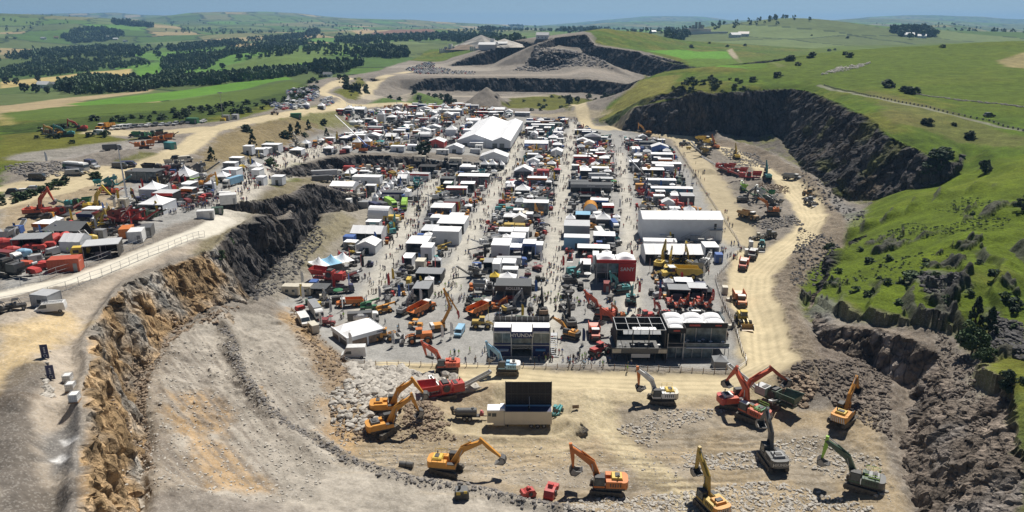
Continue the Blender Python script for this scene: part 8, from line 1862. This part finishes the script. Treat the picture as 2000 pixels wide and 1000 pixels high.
scatter_trees([(0,388),(60,378),(130,352),(120,366),(40,395),(0,405)],18,['bush'],.8,1.4,'hedge bush along the left track','hedge bushes on the left',7)
scatter_trees([(60,250),(180,245),(240,262),(160,285),(40,300)],16,['bush'],.8,1.5,'scrub bush in the rough left ground','scrub in the left rough',8)
scatter_trees([(1640,460),(1700,470),(1900,540),(1990,600),(1990,700),(1900,640),(1700,600),(1600,560)],30,['bush'],.35,.95,'small bush among the outcrops','bushes among the outcrops',9)
scatter_trees([(1700,170),(1740,176),(1800,180),(1780,185)],5,['bush'],1.2,1.9,'dark bush below the lane wall','bushes by the lane',10)
FARP=[leaf_cloud(None,46,9,.34,'round',s) for s in range(6)]
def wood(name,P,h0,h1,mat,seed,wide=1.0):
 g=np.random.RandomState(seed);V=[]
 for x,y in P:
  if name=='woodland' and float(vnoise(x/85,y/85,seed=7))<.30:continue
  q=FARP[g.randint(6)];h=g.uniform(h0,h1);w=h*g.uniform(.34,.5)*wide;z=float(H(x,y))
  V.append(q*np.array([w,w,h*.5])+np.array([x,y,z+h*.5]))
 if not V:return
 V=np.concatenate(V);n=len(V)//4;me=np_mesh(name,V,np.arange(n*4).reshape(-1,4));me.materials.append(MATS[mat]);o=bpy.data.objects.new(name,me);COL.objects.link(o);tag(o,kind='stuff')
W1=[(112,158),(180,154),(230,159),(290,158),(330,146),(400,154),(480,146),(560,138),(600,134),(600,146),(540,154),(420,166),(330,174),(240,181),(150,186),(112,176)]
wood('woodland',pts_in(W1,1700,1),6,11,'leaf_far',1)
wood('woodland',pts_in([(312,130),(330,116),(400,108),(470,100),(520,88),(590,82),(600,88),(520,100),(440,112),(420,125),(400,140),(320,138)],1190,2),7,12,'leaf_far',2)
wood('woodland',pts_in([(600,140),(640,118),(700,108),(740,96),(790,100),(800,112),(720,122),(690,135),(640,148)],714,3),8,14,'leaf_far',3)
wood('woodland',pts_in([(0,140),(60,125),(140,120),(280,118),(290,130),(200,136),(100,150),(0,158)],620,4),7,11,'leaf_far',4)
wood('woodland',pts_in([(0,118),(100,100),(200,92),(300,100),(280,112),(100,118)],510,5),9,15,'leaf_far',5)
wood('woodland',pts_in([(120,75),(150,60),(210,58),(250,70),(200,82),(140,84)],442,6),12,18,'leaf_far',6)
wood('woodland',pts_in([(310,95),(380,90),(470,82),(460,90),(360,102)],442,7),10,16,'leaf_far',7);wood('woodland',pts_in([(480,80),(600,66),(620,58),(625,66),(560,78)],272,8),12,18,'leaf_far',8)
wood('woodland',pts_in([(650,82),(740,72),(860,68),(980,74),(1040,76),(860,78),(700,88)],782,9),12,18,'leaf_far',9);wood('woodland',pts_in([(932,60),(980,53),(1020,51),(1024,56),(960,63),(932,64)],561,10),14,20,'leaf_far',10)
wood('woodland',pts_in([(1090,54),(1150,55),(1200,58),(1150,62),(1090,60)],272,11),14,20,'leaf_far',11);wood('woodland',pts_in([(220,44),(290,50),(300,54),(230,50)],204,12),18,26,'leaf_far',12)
wood('woodland',pts_in([(1300,68),(1350,66),(1340,76),(1300,76)],153,13),12,18,'leaf_far',13);wood('woodland',pts_in([(1740,62),(1800,60),(1830,70),(1780,78)],255,14),14,20,'leaf_far',14)
tf_=[(x,y) for x,y in pts_in([(1700,470),(1800,420),(1900,380),(2000,420),(2000,620),(1900,620),(1600,560)],1200,88) if float(vnoise(x/14,y/14,seed=12))>.45]
for k_,m_ in enumerate(('leaf','leaf_light','leaf_dark')):
 sv=wood('grass_tufts',tf_[k_::3],.22,.6,m_,30+k_,2.2)
gl=np.random.RandomState(4)
hp=[]
for _ in range(6500):
 a_=gl.uniform(-.62,.62);r_=700*(9**gl.uniform(0,1));x,y=r_*math.sin(a_),r_*math.cos(a_)
 fx_=((x*ca+y*sa)/210);fy_=((-x*sa+y*ca)/330)
 n_=float(vnoise(x/350,y/350,seed=3))
 if (x<-200 or y>1500) and n_>.60:hp.append((x,y))
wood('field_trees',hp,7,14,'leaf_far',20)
for px,py,s,lb in ((136,183,1.5,'lone round tree below the valley wood'),(14,165,1.2,'tree at the left edge of the valley farm'),(32,166,1.1,'tree beside the valley farm'),(75,160,1.1,'field tree above the tan strip'),(262,152,1.0,'tree by the bend of the valley lane'),(48,180,1.2,'tree left of the lone round one'),(70,182,1.2,'tree between the farm and the wood'),(93,183,.9,'small tree near the wood corner'),(410,60,2.2,'lone tree on the far left ridge'),(1045,54,2.6,'lone tree on the skyline field'),(806,54,1.6,'small skyline tree left of the wood strip'),(985,82,1.4,'tree above the far works'),(435,135,1.2,'tree by the quarry lane')):
 tree('round',0,px,py,s,lb,'tree','single trees in the valley',False)
for i,(px,py) in enumerate(((1560,128),(1520,150),(1585,113),(1385,85),(1420,92),(1545,120),(1652,107),(1660,112),(1540,118),(1630,98),(1620,100),(1655,75),(1585,70),(1455,90),(1350,93),(1840,93),(1773,183),(1736,172))):
 tree('bush',1,px,py,1.6+(i%3)*.5,auto_label('single dark bush on the rolling hills',ground(px,py).x,ground(px,py).y),'bush','bushes dotted on the far hills',False)
# ====== far buildings, works and car parks
def house(w,d,h,rh,wall='paint_cream',roof='paint_grey'):
 t=Tpl('house');t.part('wall').box(-w/2,w/2,-d/2,d/2,-1,h,wall);t.part('roof').prism([(-d/2-.4,h),(d/2+.4,h),(0,h+rh)],-w/2-.4,w/2+.4,roof,'x')
 for x in (-w*.3,0,w*.3):t.part('window').box(x-.6,x+.6,-d/2-.05,-d/2-.01,1,2.2,'glass')
 return t
gh=random.Random(8)
for i,(px,py,w,lb) in enumerate(((200,72,30,'white farm shed in the village'),(214,75,34,'long pale roof in the village'),(190,76,20,'small house at the village edge'),(226,78,26,'grey roofed house in the village'),(245,82,24,'pale house right of the village'),(85,77,28,'pale barn left of the village'),(110,75,24,'white roofed barn near the village'),(88,172,26,'farmhouse by the tan strip'),(105,170,18,'barn beside the tan strip farmhouse'),(195,174,16,'red roofed shed in front of the valley wood'),(222,174,26,'grey roof and cars in front of the valley wood'),(282,172,12,'white shed right of the valley wood'),(82,130,14,'white house among valley trees'),(1435,73,40,'farm buildings on the far hill'),(1452,71,40,'second farm roof on the far hill'),(1775,72,36,'dark farm buildings in the right distance'),(1800,74,30,'pale shed in the right distance'),(1060,75,30,'pale shed beyond the works'),(1015,76,24,'white roof beyond the works'),(1275,65,28,'pale shed beyond the green hill'),(640,150,16,'rusty hut by the upper track'))):
 s=1.0;g=G(px,py);house_t=tpl(house,w*.6,w*.35,w*.12+1,w*.10+1,'paint_white' if i%3 else 'paint_cream',('paint_grey','paint_silver','paint_brown','paint_white')[i%4])
 house_t.spawn((g.x,g.y,g.z),R(gh.uniform(-25,25)),1,lb,'building','scattered far buildings',True)
def works(kind):
 t=Tpl('quarry_works');W_='paint_white'
 if kind==0:t.part('wall').box(-22,22,-10,10,-2,12,'paint_silver');t.part('roof').prism([(-11,12),(11,12),(0,18)],-23,23,W_,'x');t.part('conveyor').bar((20,0,14),(48,0,2),2.5,W_)
 if kind==1:
  t.part('tower').box(-6,6,-6,6,-2,26,W_);t.part('tower').box(8,16,-5,5,-2,18,'paint_silver')
  for x in (-14,-20):t.part('silo').cyl((x,0,-2),(x,0,17),3.2,'paint_silver',n=12)
 if kind==2:
  for x in (-10,-3,4):t.part('silo').cyl((x,0,-2),(x,0,14),3,W_,n=12)
  t.part('shed').box(8,26,-7,7,-2,8,'paint_silver')
 if kind==3:
  t.part('hall').box(-40,40,-15,15,-2,16,'paint_cream')
  for x in (-14,-5,5,14):t.part('tower').box(x-3.5,x+3.5,-8,8,16,40-abs(x),'paint_grey')
  t.part('base').box(-70,90,-25,-16,-2,7,'paint_white')
 return t
for kd,px,py,s,lb in ((0,952,96,.55,'white shed of the stone works with sloping conveyor'),(1,962,94,.5,'white tower of the stone works'),(2,925,99,.5,'silos at the left of the stone works'),(0,978,92,.45,'pale shed at the right of the stone works'),(2,865,103,.5,'small works among the trees, left of the stone works'),(1,880,101,.5,'little works tower among the trees'),(3,1362,66,.8,'cement works with blocky towers on the horizon')):
 g=G(px,py);works(kd).spawn((g.x,g.y,g.z),R(-10),s,lb,'works')
def heap(px,py,w,d,h,mat,label):
 vs,fs=[],[];n=14
 for k in range(5):
  for i in range(n):
   a=6.283*i/n;r_=(1-k/4)*(1+.12*math.sin(i*2.3+k));vs.append((w*r_*math.cos(a),d*r_*math.sin(a),h*k/4))
 for k in range(4):
  for i in range(n):fs.append((k*n+i,k*n+(i+1)%n,(k+1)*n+(i+1)%n,(k+1)*n+i))
 m_=MB();m_.raw(vs,fs,mat);o=bpy.data.objects.new('stone_stockpile',m_.mesh('stone_stockpile'));COL.objects.link(o);g=G(px,py);o.location=(g.x,g.y,g.z-1);tag(o,label,'stockpile')
heap(940,92,55,25,22,'stone_pale','large white stockpile beside the stone works');heap(915,96,50,20,10,'stone_brown','pinkish stockpile left of the stone works');heap(985,90,35,20,12,'stone_pale','pale stockpile right of the stone works')
CARC=['white','silver','grey','darkgrey','black','blue','silver','white','red','silver','white','navy']
CT={c:tpl(car,c) for c in set(CARC)};VT={c:tpl(van,c) for c in ('white','silver','navy')}
def car_park(poly,n,seed,group,words,sp=(2.9,5.6),ang=0.0,lim=140):
 wp=grounds(poly);g=random.Random(seed);xs=[p[0] for p in wp];ys=[p[1] for p in wp];P=[]
 y=min(ys)
 while y<max(ys):
  x=min(xs)
  while x<max(xs):
   x_,y_=x+g.uniform(-.4,.4),y+g.uniform(-.5,.5)
   ins=False;j=len(wp)-1
   for i in range(len(wp)):
    if (wp[i][1]>y_)!=(wp[j][1]>y_) and x_<(wp[j][0]-wp[i][0])*(y_-wp[i][1])/(wp[j][1]-wp[i][1])+wp[i][0]:ins= not ins
    j=i
   if ins and g.random()<.8:P.append((x_,y_))
   x+=sp[0]
  y+=sp[1] if int((y-min(ys))/sp[1])%2 else sp[1]*1.35
 P.sort(key= lambda p:math.hypot(*p));rest=[]
 for i,(x,y) in enumerate(P[:n]):
  c=g.choice(CARC)
  if i<lim:(VT[c] if c in VT and g.random()<.25 else CT[c]).spawn((x,y,HZ(x,y)),R(90+ang+g.uniform(-4,4)),g.uniform(1.0,1.1),auto_label(f"{CW.get(c, c)} car {words}",x,y),'car',group,False)
  else :rest.append((x,y,c))
 if rest:
  mb=MB()
  for x,y,c in rest:
   mb.push(TX((x,y,HZ(x,y)))@RZ(R(90+ang)));P_='paint_'+c;mb.box(-2.1,2.1,-.9,.9,.3,.95,P_,.1,.05);mb.box(-1.7,1.0,-.8,.8,.95,1.5,'glass',.45,.1);mb.box(-1.2,.5,-.7,.7,1.5,1.54,P_);mb.pop()
  o=bpy.data.objects.new('parked_cars',mb.mesh('parked_cars'));COL.objects.link(o);tag(o,kind='stuff')
car_park([(560,178),(620,168),(625,182),(618,196),(590,205),(560,200)],400,1,'cars in the left hillside car park','parked in the left hillside car park',lim=150)
car_park([(520,205),(590,204),(610,213),(540,217)],80,2,'cars below the hillside car park','parked below the hillside car park',lim=40)
car_park([(626,196),(645,190),(652,205),(630,210)],60,3,'cars at the road fork','parked at the road fork',lim=30)
car_park([(790,136),(815,128),(840,121),(850,126),(858,132),(880,136),(875,145),(820,146),(800,140)],400,4,'cars on the far quarry terrace','parked on the far quarry terrace',sp=(3.4,8),lim=80)
car_park([(880,139),(905,139),(930,141),(935,145),(880,146)],120,5,'cars on the far quarry terrace, right part','on the right part of the far terrace',sp=(3.6,8),lim=20)
# ------ haze
def build_haze():
 me=bpy.data.meshes.new("haze")
 x,y0,y1,z0,z1=16000,-400,17000,-60,240
 vs=[(sx*x,y,z) for z in (z0,z1) for y in (y0,y1) for sx in (-1,1)]
 me.from_pydata(vs,[],[(0,2,3,1),(4,5,7,6),(0,1,5,4),(2,6,7,3),(0,4,6,2),(1,3,7,5)])
 m=bpy.data.materials.new("haze");m.use_nodes=True
 nt=m.node_tree;nt.nodes.remove(nt.nodes["Principled BSDF"])
 pv=nt.nodes.new("ShaderNodeVolumePrincipled")
 pv.inputs["Color"].default_value=(.34,.63,1.0,1);pv.inputs["Density"].default_value=HAZE_D;pv.inputs["Anisotropy"].default_value=.2
 nt.links.new(pv.outputs[0],nt.nodes["Material Output"].inputs["Volume"])
 me.materials.append(m)
 o=bpy.data.objects.new("haze",me);COL.objects.link(o);tag(o,kind='stuff')
HAZE_D=8e-5
build_haze()
